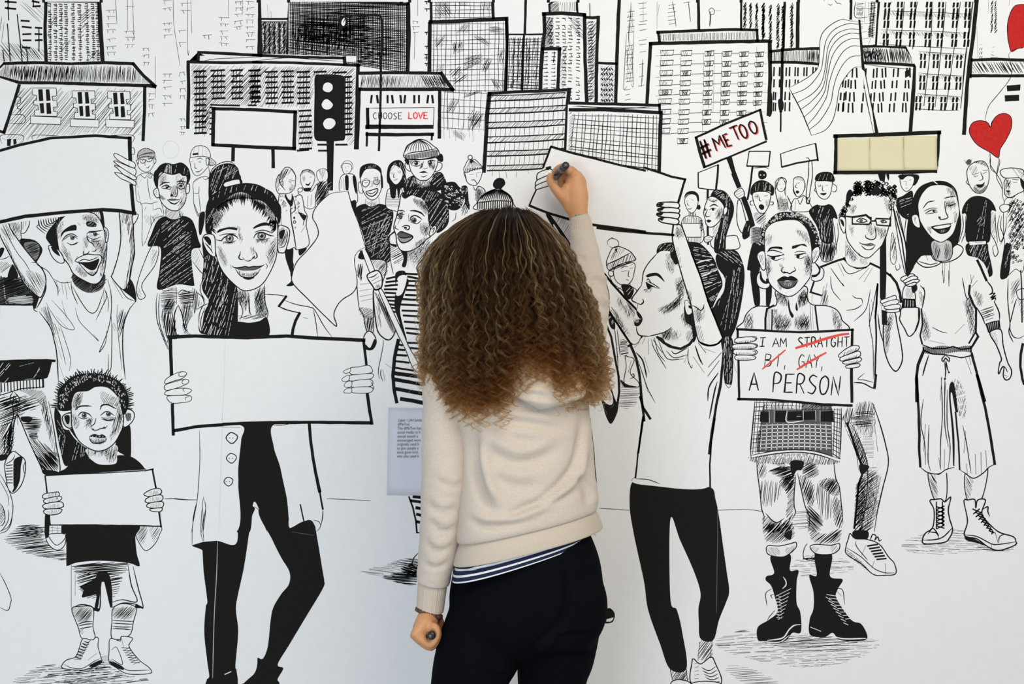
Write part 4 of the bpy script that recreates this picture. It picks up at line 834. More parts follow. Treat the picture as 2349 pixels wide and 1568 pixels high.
S('k', '760,600 800,520 900,480 920,560 1000,600 1080,560 1120,470 1200,440 1250,500 1270,620 1100,680 800,690'); flecks('780,520 900,510 900,600 790,620', 70, 4, 1.4, 8, .6); flecks('1100,480 1240,470 1240,600 1120,600', 40, 4, 1.6, 8, .7)
S('g0', '900,540 1100,520 1080,600 940,610'); O(1.4, '840,300 780,340 790,400 830,430 860,430'); O(1.4, '1160,330 1220,340 1210,400 1150,440 1130,420')
O(1.6, '820,290 830,360 850,430 900,500 960,540 1030,540 1090,500 1140,420 1170,320 1150,270 950,270'); S('g0', '830,290 900,300 870,360 840,380|1060,350 1160,340 1120,420 1060,380|950,340 1000,320 980,400'); H('1050,300 1140,300 1120,400 1060,380', 60, 2.4, 1.1); H('950,350 990,330 980,400 950,400', 60, 2, 1); H('830,300 870,300 860,360', 60, 2.4, .8)
L(2, '860,340 890,310 960,320|1050,320 1090,300 1150,310'); L(1.6, '870,360 920,370 960,360|1060,360 1100,365|1000,310 980,380 950,400|1050,380 1040,400'); E(912, 335, 24, 24); E(905, 328, 6, 6, 'w'); E(1080, 330, 22, 26); E(1074, 322, 6, 6, 'w'); L(2.2, '950,450 1000,435 1050,445'); S('k', '955,450 1000,432 1045,445 1000,452'); L(1.6, '965,485 1000,500 1040,480'); L(1.4, '990,400 1010,405 1040,395')
S('k', '1150,250 1200,220 1230,240 1235,310 1200,320 1165,290|770,290 830,300 815,360 790,330')
O(1.6, '760,250 780,190 830,110 940,50 1040,70 1120,130 1170,170 1180,250 1000,290 820,290')
for i in range(11): L(1.3, '%d,%d %d,%d %d,%d' % (940 + (i - 5) * 4, 55, 940 + (i - 5) * 26, 120, 940 + (i - 5) * 34, 195))
L(1.8, '765,245 850,210 1000,190 1160,160|820,285 1000,285 1180,245')
for i in range(30): K(1.4, '%d,%d %d,%d' % (780 + i * 13.4, 245 - i * 2.4, 785 + i * 13.4, 290 - i * 1.4))
part('drawn_figure', 'woman in pompom bobble hat and open waistcoat')
O(1.3, '1490,430 1500,500 1530,570 1590,600 1640,590 1690,500 1700,400 1600,380'); O(1.3, '1480,410 1500,360 1540,290 1610,290 1670,340 1700,390 1600,410 1510,450'); E(1558, 265, 26, 26, 'w', 1.5)
for i in range(10): L(1.5, '%d,%d %d,%d' % (1560 + i * 3, 300, 1510 + i * 20, 395 - i * 3)); K(1.5, '%d,%d %d,%d' % (1505 + i * 20, 400 - i * 2, 1508 + i * 20, 440 - i * 4))
S('k', '1550,300 1580,290 1600,300 1570,340'); L(3, '1490,430 1520,560'); L(1.4, '1550,470 1600,465|1640,450 1690,440|1630,450 1640,500|1570,535 1600,530 1630,560 1640,590|1580,545 1600,540'); L(1.4, '1590,600 1620,660 1660,610 1730,650 1750,700|1620,660 1620,780'); S('g1', '1630,640 1720,660 1740,720 1640,800'); H('1630,640 1740,660 1740,720 1640,820', 75, 2.2, 1); S('k', '1450,620 1520,610 1540,760 1550,890 1500,820 1490,700'); flecks('1460,640 1530,640 1540,860', 60, 4, 1.4, 8, .5); H('1450,760 1540,760 1550,900 1460,960', 70, 3, 1.2); L(1, '1390,920 1380,1000 1340,1030')
part('drawn_figure', 'head in a striped bobble hat rising behind the crowd')
S('k', '1830,600 1850,540 1900,510 1960,525 1980,580 1950,620 1910,660 1860,640')
O(1.5, '1625,890 1640,810 1700,740 1790,670 1900,640 1990,690 2050,760 2080,830 2080,890')
for i in range(17): L(2.2, '%d,%d %d,%d %d,%d' % (1880 + (i - 8) * 6, 650, 1870 + (i - 8) * 19, 710, 1865 + (i - 8) * 26, 785)); K(2.6, '%d,795 %d,880' % (1650 + i * 26, 1648 + i * 26))
L(2, '1640,810 1850,785 2060,790'); L(3, '2050,760 2075,880')

part('drawn_figure', 'young woman with curly top bun, striped dress and flag pole')
T(780, 560, 3.92)
O(1.6, '140,60 170,40 230,130 380,140 420,200 360,400 300,420 300,780 240,780 210,640 170,560 150,350 130,200')
S('k', '165,100 200,50 230,130 170,130'); H('160,180 200,160 190,330 160,300', 82, 2, 1.8); H('290,140 430,150 410,290 330,220', 50, 2.6, 1.4); L(1.4, '180,360 270,350|170,420 290,400|175,470 290,450|190,510 290,490'); H('170,570 300,590 300,680 200,650', 30, 2.6, 2); H('210,660 300,650 290,780 240,780', 80, 2, 1.2); O(2, '215,830 260,780 310,820 325,890 280,940 230,920'); S('k', '230,900 270,930 310,850 325,900 290,950 230,945')
S('w', '430,280 520,260 600,240 720,240 800,500 800,1440 500,1420 480,1100 520,880 560,600 420,440'); L(1.4, '440,60 460,180 480,270')
S('k', '500,260 580,240 600,300 620,340 570,470 540,600 580,780 600,860 560,840 530,700 490,560 500,400'); S('w', '520,300 600,290 560,440 500,450'); S('w', '525,680 540,740 530,790 515,730')
for i, (x0, y0, x1, y1) in enumerate(((420, 310, 510, 290), (415, 340, 515, 330), (405, 375, 515, 365), (400, 405, 510, 405), (405, 435, 500, 440), (415, 475, 500, 475), (430, 505, 500, 510), (445, 540, 500, 545), (455, 570, 505, 575), (470, 605, 510, 610))): K(4.6, '%d,%d %d,%d' % (x0, y0, x1, y1))
for x0, y0, x1, y1 in ((590, 265, 700, 270), (610, 290, 710, 310), (620, 330, 730, 335), (610, 370, 740, 375), (600, 410, 740, 415), (590, 455, 760, 460), (510, 490, 770, 505), (515, 540, 770, 550), (560, 595, 780, 605), (570, 640, 780, 650), (580, 695, 790, 715), (590, 755, 790, 770), (600, 795, 790, 820), (610, 885, 800, 890), (620, 930, 800, 945), (640, 1000, 800, 990), (530, 900, 560, 910), (520, 945, 580, 950), (510, 995, 600, 1000), (500, 1050, 620, 1065), (500, 1110, 660, 1135)): K(5, '%d,%d %d,%d' % (x0, y0, x1, y1))
K(9, '500,1160 650,1180 790,1200|495,1215 640,1240 790,1270|505,1300 640,1325 780,1350|550,1390 650,1405 770,1430'); K(8, '525,860 490,1020 475,1180 485,1300 510,1420')
sub('forearm')
O(3, '300,420 350,410 420,560 500,700 490,800 435,860 350,800 320,680'); S('g2', '340,480 430,600 490,720 480,800 430,720 380,600'); H('310,430 370,480 470,700 480,790 400,640', -70, 2, 1.4); H('320,500 350,520 380,760 340,740', -80, 3, .9); L(1.3, '395,860 375,980 345,1130 355,1210|370,1120 365,1170 385,1230|385,1130 405,1230|410,1075 470,1115')
sub('flag_pole')
O(1.6, '195,50 225,40 310,230 300,290 270,260|345,410 375,405 470,590 560,780 620,920 700,1060 720,1110 690,1150 640,1080 590,950 510,790')
sub('gripping_hand')
O(3, '250,270 330,235 370,270 380,330 370,390 320,410 290,370 250,310'); L(2, '255,300 300,290 340,260|285,330 350,290|300,355 370,320'); S('g1', '310,380 360,350 370,390 330,405'); L(4, '290,370 320,410 370,390')
T(780, 310, 5.22)
sub('head')
S('g0', '790,1390 1060,1250 1100,1500 800,1566'); H('780,1390 1060,1250 1120,1480 900,1540', 50, 2.2, 1.2); S('k', '700,1330 800,1390 790,1566 740,1566 760,1460'); H('600,1330 760,1400 740,1500 640,1540', 30, 4.4, 2.2)
S('k', '640,1150 660,1160 590,1220 600,1290 680,1310 680,1340 600,1310 575,1230'); 
O(2, '740,700 710,830 680,960 650,1060 645,1120 670,1200 680,1290 720,1370 790,1390 880,1370 980,1300 1040,1240 1090,1190 1060,1000 1050,850 950,720 850,680')
S('g0', '900,740 1040,820 1060,950 960,880 870,800|960,1050 1070,1090 1040,1200 970,1180|720,900 780,920 730,1000 700,960|840,960 880,960 860,1050 830,1040|900,1280 1040,1210 960,1320 860,1380'); S('g1', '960,780 1040,830 1050,900 980,860'); H('880,760 1040,820 1060,960 960,880', 55, 2.2, 1); H('960,1060 1080,1060 1040,1220 970,1180', 60, 2.6, .9); H('690,940 760,920 730,1010', 60, 2, 1.2); H('900,1290 1040,1220 960,1330', 55, 2.4, 1.2)
L(4, '840,905 900,905 970,930 1010,970'); L(3, '690,905 740,900 775,915'); L(2.4, '840,1020 850,980 900,960 960,990 980,1010|670,980 710,940 770,950'); L(1.6, '850,1040 920,1060 970,1020|680,990 730,1000 750,970'); E(885, 1018, 34, 34, 'g3'); E(885, 1020, 18, 18); E(875, 1005, 7, 7, 'w'); E(720, 970, 24, 22, 'g3'); L(2, '820,950 825,1030|670,1080 660,1110 700,1130|740,1100 780,1080 830,1090 820,1130 780,1130'); S('k', '760,1100 800,1095 800,1120 770,1120'); L(1.5, '730,980 690,1070')
S('g3', '680,1190 720,1160 770,1160 870,1215 800,1230 720,1220'); S('g2', '690,1220 780,1230 860,1215 810,1270 740,1280'); L(2.4, '680,1190 720,1155 770,1165 870,1212 820,1270 740,1285 690,1230|690,1215 770,1230 865,1212'); L(2, '1000,1080 1030,1150')
S('k', '740,720 800,660 900,640 1050,640 1180,680 1260,760 1300,880 1300,1040 1240,1130 1160,1170 1150,1090 1090,1090 1060,960 1050,840 980,760 920,740 860,720 780,760'); O(1.6, '1090,1120 1130,1080 1155,1090 1140,1160 1080,1210 1065,1190', 'w'); L(1.6, '1100,1130 1130,1110 1110,1170')
flecks('780,700 900,650 1180,700 1040,800 900,720', 60, 4, 1.8, 9, .6); flecks('1060,800 1250,780 1290,1000 1160,1150 1080,1040', 55, 4.4, 1.9, 8, .65)
sub('hair_bun')
S('k', '1210,620 1260,570 1370,560 1430,620 1490,650 1500,720 1470,790 1450,860 1380,900 1300,880 1270,800 1220,740'); 
for i in range(60):
    x = 1240 + FS.rng.random() * 230; y = 590 + FS.rng.random() * 270
    L(1.1, '%f,%f %f,%f %f,%f' % (x, y, x + 12, y - 8, x + 20, y + 6), 'w')
T(860, 900, 4.357)
sub('striped_skirt')
K(4, '340,1040 380,1150 410,1280 420,1400'); K(7, '385,1040 500,1050|360,1080 500,1100|415,1150 500,1165|420,1215 500,1235|420,1290 500,1305'); K(3, '415,1400 450,1400')

# ponytail woman with the large placard
part('drawn_figure', 'woman with high ponytail, long white coat and black leggings')
T(400, 640, 5.22)
S('w', '270,360 420,280 760,180 1080,170 1340,205 1660,360 1880,690 1890,720 280,690')
L(1.6, '270,362 340,320 410,290|1085,180 1200,185 1340,205|1310,250 1450,300 1620,335 1680,370 1790,560 1885,690|1665,370 1695,520 1715,685|1540,460 1600,470'); K(5.5, '1340,205 1250,325'); L(2.2, '1250,325 1340,365 1500,405'); K(7, '1500,405 1450,500 1420,600 1412,660')
sub('black_leggings')
T(400, 920, 5.22)
S('k', '800,250 1180,250 1185,400 1190,540 1260,760 1310,980 1350,1180 1370,1480 1380,1510 1150,1580 960,1200 905,1560 745,1560 755,1400 765,1000 765,800 785,600 800,450')
T(420, 1168)
S('k', '490,-20 640,-20 610,100 550,500 490,780 475,900 495,1100 470,1400 480,1440 470,1590 225,1590 215,1520 235,1500 215,1350 190,1100 205,860 218,830 185,560 175,400 165,360 82,325 130,285 300,280 480,300')
S('k', '680,0 950,-30 945,160 1070,110 1170,95 1195,200 1255,560 1268,640 1255,710 1100,970 950,1220 850,1390 900,1425 850,1520 840,1590 540,1590 640,1470 665,1390 670,1330 715,1340 760,1230 785,1000 810,880 880,760 950,670 955,560 880,430 800,270')
L(1.1, '310,285 300,600 285,850 275,1100 265,1530', 'g1'); K(1.6, '375,1480 430,1455', 'w'); H('950,200 1190,200 1190,240 940,230', -8, 12, .8, 'g3')
sub('coat')
T(400, 920, 5.22)
S('w', '300,290 800,290 795,480 765,800 765,1000 745,1560 205,1566 240,1380 285,1050 305,700'); S('w', '1190,280 1620,280 1640,560 1700,880 1770,1180 1780,1350 1740,1560 1690,1500 1640,1425 1540,1430 1385,1510 1370,1400 1350,1180 1300,940 1260,760 1190,540')
T(420, 1168); F('w', '120,-10 485,-10 480,300 300,280 180,290 82,320 80,220'); L(1.1, '108,0 85,150 80,320|168,0 160,200 180,285|200,0 180,150 185,285'); L(1.2, '1255,0 1250,80 1230,160 1195,200|1170,95 1220,110 1235,140')
T(400, 920, 5.22)
L(1.2, '300,350 305,700 285,1050 270,1200 230,1420 205,1566|350,1140 335,1250 345,1400 325,1566|350,1160 375,1280 345,1566'); K(7.5, '1615,270 1635,500 1660,680 1690,850 1740,1080'); K(4, '1740,1070 1760,1200 1778,1290'); L(1.2, '1778,1280 1775,1400 1745,1500'); K(3, '1508,1235 1530,1340 1550,1430'); L(1.2, '570,310 790,315|1185,285 1300,285 1400,265|960,1260 1020,1320 1110,1560')
for x, y, r, w in ((685, 440, 66, 2.6), (680, 682, 58, 1.7), (645, 962, 52, 1.7)):
    O(w, '%d,%d %d,%d %d,%d %d,%d %d,%d' % (x - r, y, x - 10, y - r, x + r, y - 30, x + r * .9, y + 20, x, y + r)); E(x - 22, y, 6, 6); E(x + 15, y, 6, 6)
sub('neck')
T(400, 640, 5.22)
S('w', '700,100 1080,60 1085,200 1120,440 1110,520 740,520 720,380'); S('g1', '760,150 860,160 820,300 760,260|960,180 1080,100 1080,260 1110,430 970,420'); S('w', '900,180 950,170 975,400 920,430'); H('960,170 1080,80 1085,280 1110,440 980,420', 70, 2, 1.1); H('740,130 900,150 860,380 760,280', 75, 2.4, .9); L(2.4, '850,200 855,380|890,200 900,380 920,430'); H('760,440 1000,420 1100,400 1080,470 760,480', 15, 3, 1.2); L(2, '1080,60 1085,260 1120,400 1110,470')
S('k', '730,520 900,520 1020,500 1110,460 1115,690 730,690')
sub('long_hair')
T(400, 360, 5.22)
S('k', '340,1000 480,1190 520,1260 600,1400 740,1540 760,1700 760,1900 740,2140 560,2150 400,2130 300,2090 300,1950 370,1830 410,1720 340,1600 330,1480 350,1250')
flecks('370,1200 480,1200 580,1420 500,1480 360,1480', 78, 4.4, 1.8, 20, .7); flecks('330,1480 560,1480 640,1700 560,2120 320,2080 400,1750', 72, 4.6, 2.2, 26, .8); flecks('560,1480 740,1560 730,2050 600,2120', 80, 5, 1.6, 14, .6)
L(1.4, '330,1480 310,1600 370,1720|345,1770 310,1880 300,2000 320,2120|760,1680 800,1780 820,1860 780,1960')
S('w', '305,1840 370,1790 350,1900 320,2080 295,2000'); L(1.6, '370,1800 330,1900 315,2000 340,2120|350,1760 300,1880 295,2000')
sub('ponytail')
S('k', '415,500 410,330 420,230 490,130 590,80 690,80 760,130 780,200 790,260 610,310 600,360 560,400 480,420'); L(1.6, '415,400 430,200 490,110 590,60 680,60 740,110'); flecks('450,180 600,90 740,140 760,240 600,280 540,400 440,400', 70, 4, 1.6, 9, .6); flecks('520,140 740,120 740,240 560,220', 30, 4, 1.2, 6, .5); O(2.4, '600,305 770,262 795,320 610,362', 'w'); S('k', '770,190 800,260 810,320 790,320 775,260')
sub('head')
S('k', '370,780 380,600 430,480 560,380 720,330 860,310 1000,330 1100,380 1180,430 1240,530 1280,620 1260,800 1200,700 800,420 460,680 440,920 380,900')
flecks('440,520 560,400 720,345 1000,345 1150,430 1230,560 1100,440 800,400 560,470', 72, 4, 1.3, 8, .45)
O(1.8, '440,870 450,700 520,600 640,520 800,490 960,500 1080,540 1180,660 1230,800 1240,950 1230,1120 1200,1260 1100,1460 1000,1560 860,1600 760,1560 600,1400 520,1240 480,1060')
for i in range(60):
    u = i / 59; a = math.pi * (1 - u); x = 820 + 400 * math.cos(a); y = 830 - 400 * math.sin(a) * (1 - .12 * (u > .6)); l = 150 if .1 < u < .9 else 90
    dx = (820 - x) * .18
    L(4.6, '%f,%f %f,%f %f,%f' % (x, y - 25, x + dx * .3 + 8, y + l * .4, x + dx + 10, y + l * (.55 + .5 * FS.rng.random())), taper=.85)
S('k', '380,780 400,640 470,600 520,620 460,720 430,800 440,900 400,900|1180,560 1250,560 1270,640 1250,800 1235,800 1225,680'); flecks('390,620 480,620 430,860 390,820', 62, 4, 1.4, 9, .7)
O(1.8, '480,950 420,920 360,935 340,990 370,1090 430,1170 490,1190 490,1080'); S('k', '350,960 400,950 440,1000 430,1060 380,1010'); L(2, '370,1030 430,1100 460,1150|440,1050 450,1110'); O(1.8, '1245,840 1310,825 1370,860 1380,930 1350,1060 1320,1140 1270,1145 1240,1110'); S('k', '1255,900 1320,870 1310,950 1270,980'); H('1250,860 1340,860 1340,1000 1250,1080', 70, 2.4, 1.4); L(1.6, '1340,860 1355,930 1320,1060 1250,1090')
S('g0', '470,680 620,620 560,780 480,850|520,1060 600,1150 640,1300 560,1260|1100,1120 1220,960 1220,1160 1130,1300|1050,560 1180,660 1200,760 1120,720|900,1080 960,1080 980,1150 940,1180|560,1000 740,1000 700,1040 580,1040|960,980 1150,980 1120,1030 980,1030|780,820 820,1000 790,1040 760,920'); H('470,700 600,640 540,800 480,860', 50, 3, .6); H('510,1060 600,1120 650,1320 560,1270', -60, 3.4, .6); H('1130,1100 1225,960 1215,1160 1140,1300', 60, 3.2, .7)
S('k', '510,910 530,870 620,845 700,840 760,855 750,875 640,865 560,890'); H('620,835 790,830 790,890 700,870', 70, 3, 1); S('k', '945,860 960,830 1040,790 1110,785 1190,830 1110,820 1030,830'); 
L(3, '500,990 560,1000 600,960 680,930 740,950 765,980'); L(3, '950,970 980,920 1040,900 1100,920 1150,940 1195,945'); L(1.8, '540,940 620,920 740,920|960,900 1060,875 1180,910'); L(1.4, '600,1010 660,1030 740,1000|970,985 1050,995 1140,970'); E(662, 975, 44, 46, 'g2', 1.4); E(662, 972, 18, 20); E(650, 958, 9, 9, 'w'); E(1045, 945, 46, 44, 'g2', 1.4); E(1045, 945, 20, 20); E(1030, 930, 9, 9, 'w')
for i in range(7): L(1.1, '%d,%d %d,%d' % (590 + i * 22, 1018 + (i % 3) * 4, 585 + i * 22, 1034)); L(1.1, '%d,%d %d,%d' % (990 + i * 24, 996, 992 + i * 24, 1012))
L(2.4, '790,1130 785,1170 770,1200 790,1225 830,1225|850,1240 890,1245 930,1225|960,1215 990,1200 985,1160 970,1130'); L(1.8, '820,1200 850,1240|930,1220 960,1180'); S('k', '925,1215 965,1180 960,1210')
S('g3', '710,1320 800,1320 860,1305 890,1320 940,1310 1060,1300 980,1350 880,1360 790,1355'); S('g0', '740,1345 880,1400 1020,1350 980,1420 880,1445 800,1420'); L(2.2, '690,1300 720,1325 800,1320 850,1308 890,1320 940,1310 1020,1310 1080,1290'); L(2, '730,1340 790,1420 850,1440 930,1440 990,1400 1030,1340'); H('790,1400 1000,1380 940,1440 840,1440', 85, 2.4, .9); S('k', '820,1445 960,1440 890,1470'); L(1.4, '670,1290 680,1340|1090,1270 1115,1300 1100,1340')
part('drawn_flag', 'blank white pointed flag beside the ponytail woman')
S('w', '1690,610 1800,490 1900,430 2080,410 2120,580 2200,760 2290,1070 2200,1130 2155,1220 2190,1480 2180,1540 2100,1640 1960,1760 1910,1900 1940,2020 1600,1700 1420,1520 1410,1420 1470,1280 1600,1120 1700,980 1720,870 1660,760')
L(1.8, '2080,412 1900,430 1800,490 1690,610 1655,720 1700,810 1725,900 1700,980 1600,1110 1470,1250 1415,1390 1420,1510 1600,1700 1800,1900 1942,2025 1910,1890 1950,1780 2020,1700 2130,1630 2185,1540 2180,1400 2155,1230 2200,1130 2290,1075'); K(1.6, '2080,412 2130,600 2210,800 2288,1072')
part('drawn_placard', 'wide blank placard held by the ponytail woman')
T(400, 640, 5.22)
F('w', '-50,720 600,700 880,705 1350,685 1950,725 2270,740 2310,1050 2360,1720 1500,1720 880,1730 0,1810 -30,1840'); K(8, '-75,690 50,690 250,680 600,695 880,700 1350,680 1700,705 2275,730'); K(6.5, '2265,735 2280,860 2300,1030'); K(7.5, '2310,1370 2335,1560 2365,1730')
T(400, 920, 5.22); K(7.5, '0,350 250,305 570,280'); K(7.5, '590,275 900,260 1200,255 1700,250 2349,258'); T(0, 640, 5.22); K(8, '2040,720 2045,900 2055,1150'); K(7.5, '2065,1500 2070,1650 2075,1860')
sub('gripping_hand')
O(1.2, '2060,1150 2150,1110 2220,1110 2235,1140 2180,1190 2090,1215 1980,1250 1985,1200|1990,1260 2100,1225 2200,1200 2255,1205 2255,1240 2180,1280 2090,1310 1990,1330 1965,1295|1985,1345 2100,1310 2220,1305 2290,1320 2280,1350 2200,1385 2000,1390 1970,1365|2010,1400 2180,1390 2280,1395 2295,1430 2260,1465 2080,1485 2015,1450'); L(1, '2190,1100 2140,1130 2145,1160 2190,1165 2230,1140|2225,1195 2185,1215 2185,1250 2220,1255|2220,1300 2190,1320 2210,1350|2270,1400 2220,1420 2225,1455')
sub('gripping_hand')
T(400, 640, 5.22)
O(1.2, '2105,1065 2200,1050 2320,1030 2360,1060 2370,1110 2300,1130 2120,1140|2100,1155 2200,1140 2370,1130 2365,1185 2250,1205 2100,1215|2120,1225 2350,1200 2350,1280 2130,1290|2120,1300 2350,1290 2370,1340 2290,1365 2130,1355'); O(1, '2020,1110 2060,1080 2110,1070 2100,1115 2040,1125|2003,1200 2050,1160 2095,1150 2090,1210 2030,1225|2030,1270 2070,1225 2125,1225 2115,1285 2060,1295|2025,1345 2060,1310 2120,1305 2115,1360 2030,1358'); L(1, '2349,1220 2380,1280 2385,1320')
T(400, 640, 5.22); sub('panel_seam'); L(.5, '605,700 600,1100 575,1700', 'g0'); T(400, 920, 5.22); L(.5, '580,0 565,600 535,1566', 'g0')
# ================================================================== mural: the crowd, right half
T(1540, 330, 6.525)
part('drawn_placard', 'small blank tilted placard on a thin black pole')
K(5, '545,680 540,900 545,1200 550,1500'); F('w', '400,430 700,310 715,330 690,680 410,660'); K(1.6, '400,430 700,312'); K(2.4, '402,430 405,650'); K(2, '410,660 650,690'); K(5, '700,315 690,500 668,690')
part('drawn_placard', 'small square blank placard on a leaning black pole')
K(4.6, '1215,345 1190,560 1140,830'); F('w', '1165,110 1480,115 1460,340 1130,325'); K(2, '1165,110 1480,110'); K(2, '1165,110 1130,325'); K(3, '1480,115 1455,335'); K(3.4, '1130,330 1455,335'); L(1.4, '1230,360 1400,350 1455,375')
part('drawn_figure', 'woman in turtleneck holding a small blank card')
O(1.2, '160,1150 230,1080 350,1080 440,1110 460,1200 490,1350 440,1480 210,1480 150,1300'); H('170,1100 440,1100 450,1190 160,1190', 88, 3, 1.3, sm=False); H('215,1395 445,1395 440,1480 230,1470', 88, 3, 1.3, sm=False); Q(1.3, '155,1190 450,1190 445,1395 210,1395'); H('260,1030 360,1020 360,1100 260,1100', 85, 2, 1.5); H('425,1130 470,1140 480,1340 430,1300', 60, 2, 1.6); O(1.2, '200,830 215,930 260,1010 310,1035 370,980 400,870 390,780 280,750'); S('k', '195,810 215,740 280,705 350,710 405,760 415,860 390,850 370,780 300,745 240,760|385,920 420,905 440,950 420,985 385,975'); L(1.3, '215,860 250,850|300,830 330,845|245,870 240,910 270,925|250,975 290,970 310,955'); H('250,970 310,950 290,985', 30, 2, 1)
part('drawn_figure', 'stern woman with long sleek black hair gripping a pole')
O(1.6, '820,1380 960,1370 1000,1420 1000,1566 640,1566 600,1400'); S('k', '590,760 640,690 720,685 800,710 880,800 935,920 930,1050 880,1200 820,1400 800,1620 650,1620 650,1400 720,1200 780,1000 760,920 700,830 600,800'); flecks('640,700 760,720 820,840 700,790', 30, 4, 1.8, 8, .7); flecks('800,750 900,900 820,1300 720,1500 760,1100', 80, 4.4, 1.4, 14, .6); flecks('700,1200 850,1100 780,1560 690,1560', 82, 4, 1.4, 16, .6)
S('w', '630,1230 720,1180 680,1340 640,1400'); H('620,1260 720,1200 680,1380 640,1400', 60, 2.6, .9)
O(1.6, '520,880 495,960 485,1040 505,1120 520,1200 560,1240 620,1240 700,1180 760,1080 790,950 740,860 640,790 560,800'); S('g0', '700,960 790,960 730,1120 660,1100|560,1050 600,1020 590,1090|510,820 600,800 560,860'); H('660,1020 780,960 740,1120 680,1150', 60, 2.4, 1); H('560,830 700,830 640,890', 40, 2.6, 1); L(3.4, '575,935 640,905 700,935'); L(3.4, '490,970 525,960'); L(1.8, '570,985 620,960 670,970|490,990 520,990'); E(625, 980, 22, 20); E(512, 985, 14, 12); L(1.6, '545,980 510,1060 525,1090 580,1080'); S('k', '520,1145 560,1130 600,1150 550,1170|525,1165 560,1180 600,1155'); L(1.4, '560,840 620,860 690,840'); O(1.6, '790,960 830,940 840,1000 800,1070 780,1050')
sub('gripping_hand'); O(1.5, '495,1400 560,1370 610,1400 600,1440 520,1480 490,1440'); L(1.2, '500,1410 590,1400|500,1435 590,1425|510,1460 570,1450')
part('drawn_figure', 'shouting figure in dark cap raising a placard pole')
O(1.6, '1000,840 980,1000 990,1200 1060,1330 1120,1200 1080,1000 1040,860'); S('k', '1060,1330 1130,1150 1180,1180 1200,1340 1090,1430'); flecks('1110,1180 1170,1200 1140,1320', 75, 5, 2, 16, .7)
S('w', '1190,1250 1380,1180 1400,1500 1210,1500'); 
for i in range(14): L(1.5, '1190,%d 1290,%d 1390,%d' % (1265 + i * 17, 1255 + i * 17, 1270 + i * 17))
H('1240,1040 1420,1030 1400,1180 1280,1200', 40, 2.6, 1.4); H('1330,1250 1420,1200 1400,1566 1340,1566', 70, 3, 1.5)
O(1.6, '1220,740 1230,860 1270,960 1320,1030 1380,1040 1430,980 1470,880 1480,740 1340,710'); S('k', '1180,740 1200,640 1260,570 1350,540 1450,570 1535,650 1530,760 1490,770 1470,710 1230,720 1210,770'); flecks('1240,600 1460,580 1500,690 1240,700', 85, 4, 1.3, 10, .6); S('k', '1300,470 1310,410 1360,395 1420,430 1420,500 1370,530 1320,520'); E(1335, 465, 9, 10, 'w'); E(1388, 465, 9, 10, 'w'); S('k', '1310,920 1350,900 1390,930 1380,980 1340,985 1315,960'); L(1.8, '1240,790 1290,780|1390,780 1440,770|1320,790 1320,850 1350,855'); S('g0', '1250,760 1320,760 1310,820 1260,820|1400,860 1470,820 1430,960'); H('1260,740 1310,760 1300,830', 60, 2.6, .8); L(1.6, '1220,850 1180,860 1185,910 1220,920|1480,870 1525,870 1520,910 1470,910')
sub('black_trousers'); S('k', '1210,1500 1340,1510 1345,1640 1330,1780 1320,1900 1260,1900 1170,1890 1200,1700'); T(1660, 480, 5.22); S('k', '340,430 420,430 440,560 430,720 410,800 435,1000 430,1150 375,1150 345,1000 320,800 320,720 280,720|510,830 570,880 575,1040 545,1160 510,1160 505,1000')
T(1540, 330, 6.525)
sub('placard_pole'); F('k', '815,200 900,170 960,400 1050,640 985,670 910,490|1040,810 1110,780 1180,960 1255,1220 1190,1260 1130,1050'); K(1.3, '825,240 900,440', 'w')
sub('gripping_hand'); O(1.6, '940,740 1000,680 1050,660 1090,720 1090,780 1020,820 980,800'); L(1.4, '945,740 1040,690|960,770 1070,710|985,800 1085,745')
part('drawn_figure', 'long-haired onlooker in striped dress behind the placards')
O(1.2, '1580,600 1590,680 1640,715 1690,680 1710,600 1650,510'); L(1.6, '1560,560 1600,520 1650,500 1710,530 1725,580 1700,560|1560,560 1555,700 1590,860 1600,980|1720,580 1700,700 1710,780'); H('1550,560 1610,510 1600,600 1560,700', 80, 2.6, 1.2); H('1600,840 1740,830 1740,980 1610,990', 0, 3, 1.4); S('g1', '1610,800 1730,820 1740,980 1610,985'); L(1.8, '1730,770 1800,920 1790,1000|1720,860 1770,1000'); L(1, '1610,610 1630,600|1670,600 1690,605|1630,670 1660,665')
part('drawn_figure', 'cheering onlooker in a vest with one arm raised to a placard')
O(1.3, '1825,640 1840,740 1890,790 1950,760 1990,680 2000,590 1950,500 1840,510'); L(2.4, '1830,640 1830,700 1870,780'); H('1830,520 1950,490 2010,590 2010,640 1960,560', 60, 2.6, 1); S('k', '1860,705 1890,695 1920,715 1890,745 1865,735'); L(1.5, '1870,590 1920,580|1870,600 1860,650 1890,660'); S('g1', '1985,600 2015,610 2010,660 1985,660'); O(1.4, '1830,830 1880,820 1980,770 2010,790 2080,900 2100,1000 1800,1000'); L(1.4, '1890,830 1930,900 1980,780|1860,840 1850,990'); O(1.6, '2060,270 2100,260 2110,480 2080,680 2060,800 2020,790 2030,640 2055,440'); L(2.4, '2015,790 2030,890 2060,890 2080,800')
part('drawn_placard', 'small slanted blank placard held by raised arm')
F('w', '1635,150 2160,-10 2195,240 1655,345'); K(1.5, '1635,150 1900,60 2160,-10'); K(2, '1635,150 1650,345'); K(4, '1655,345 1880,285 2195,235'); K(4, '2160,0 2195,250'); L(1.6, '2010,210 2050,210 2070,240 2060,270|2100,260 2100,245')
T(1820, 340, 4.44)
part('drawn_figure', 'smiling young man in dark cap and black tee')
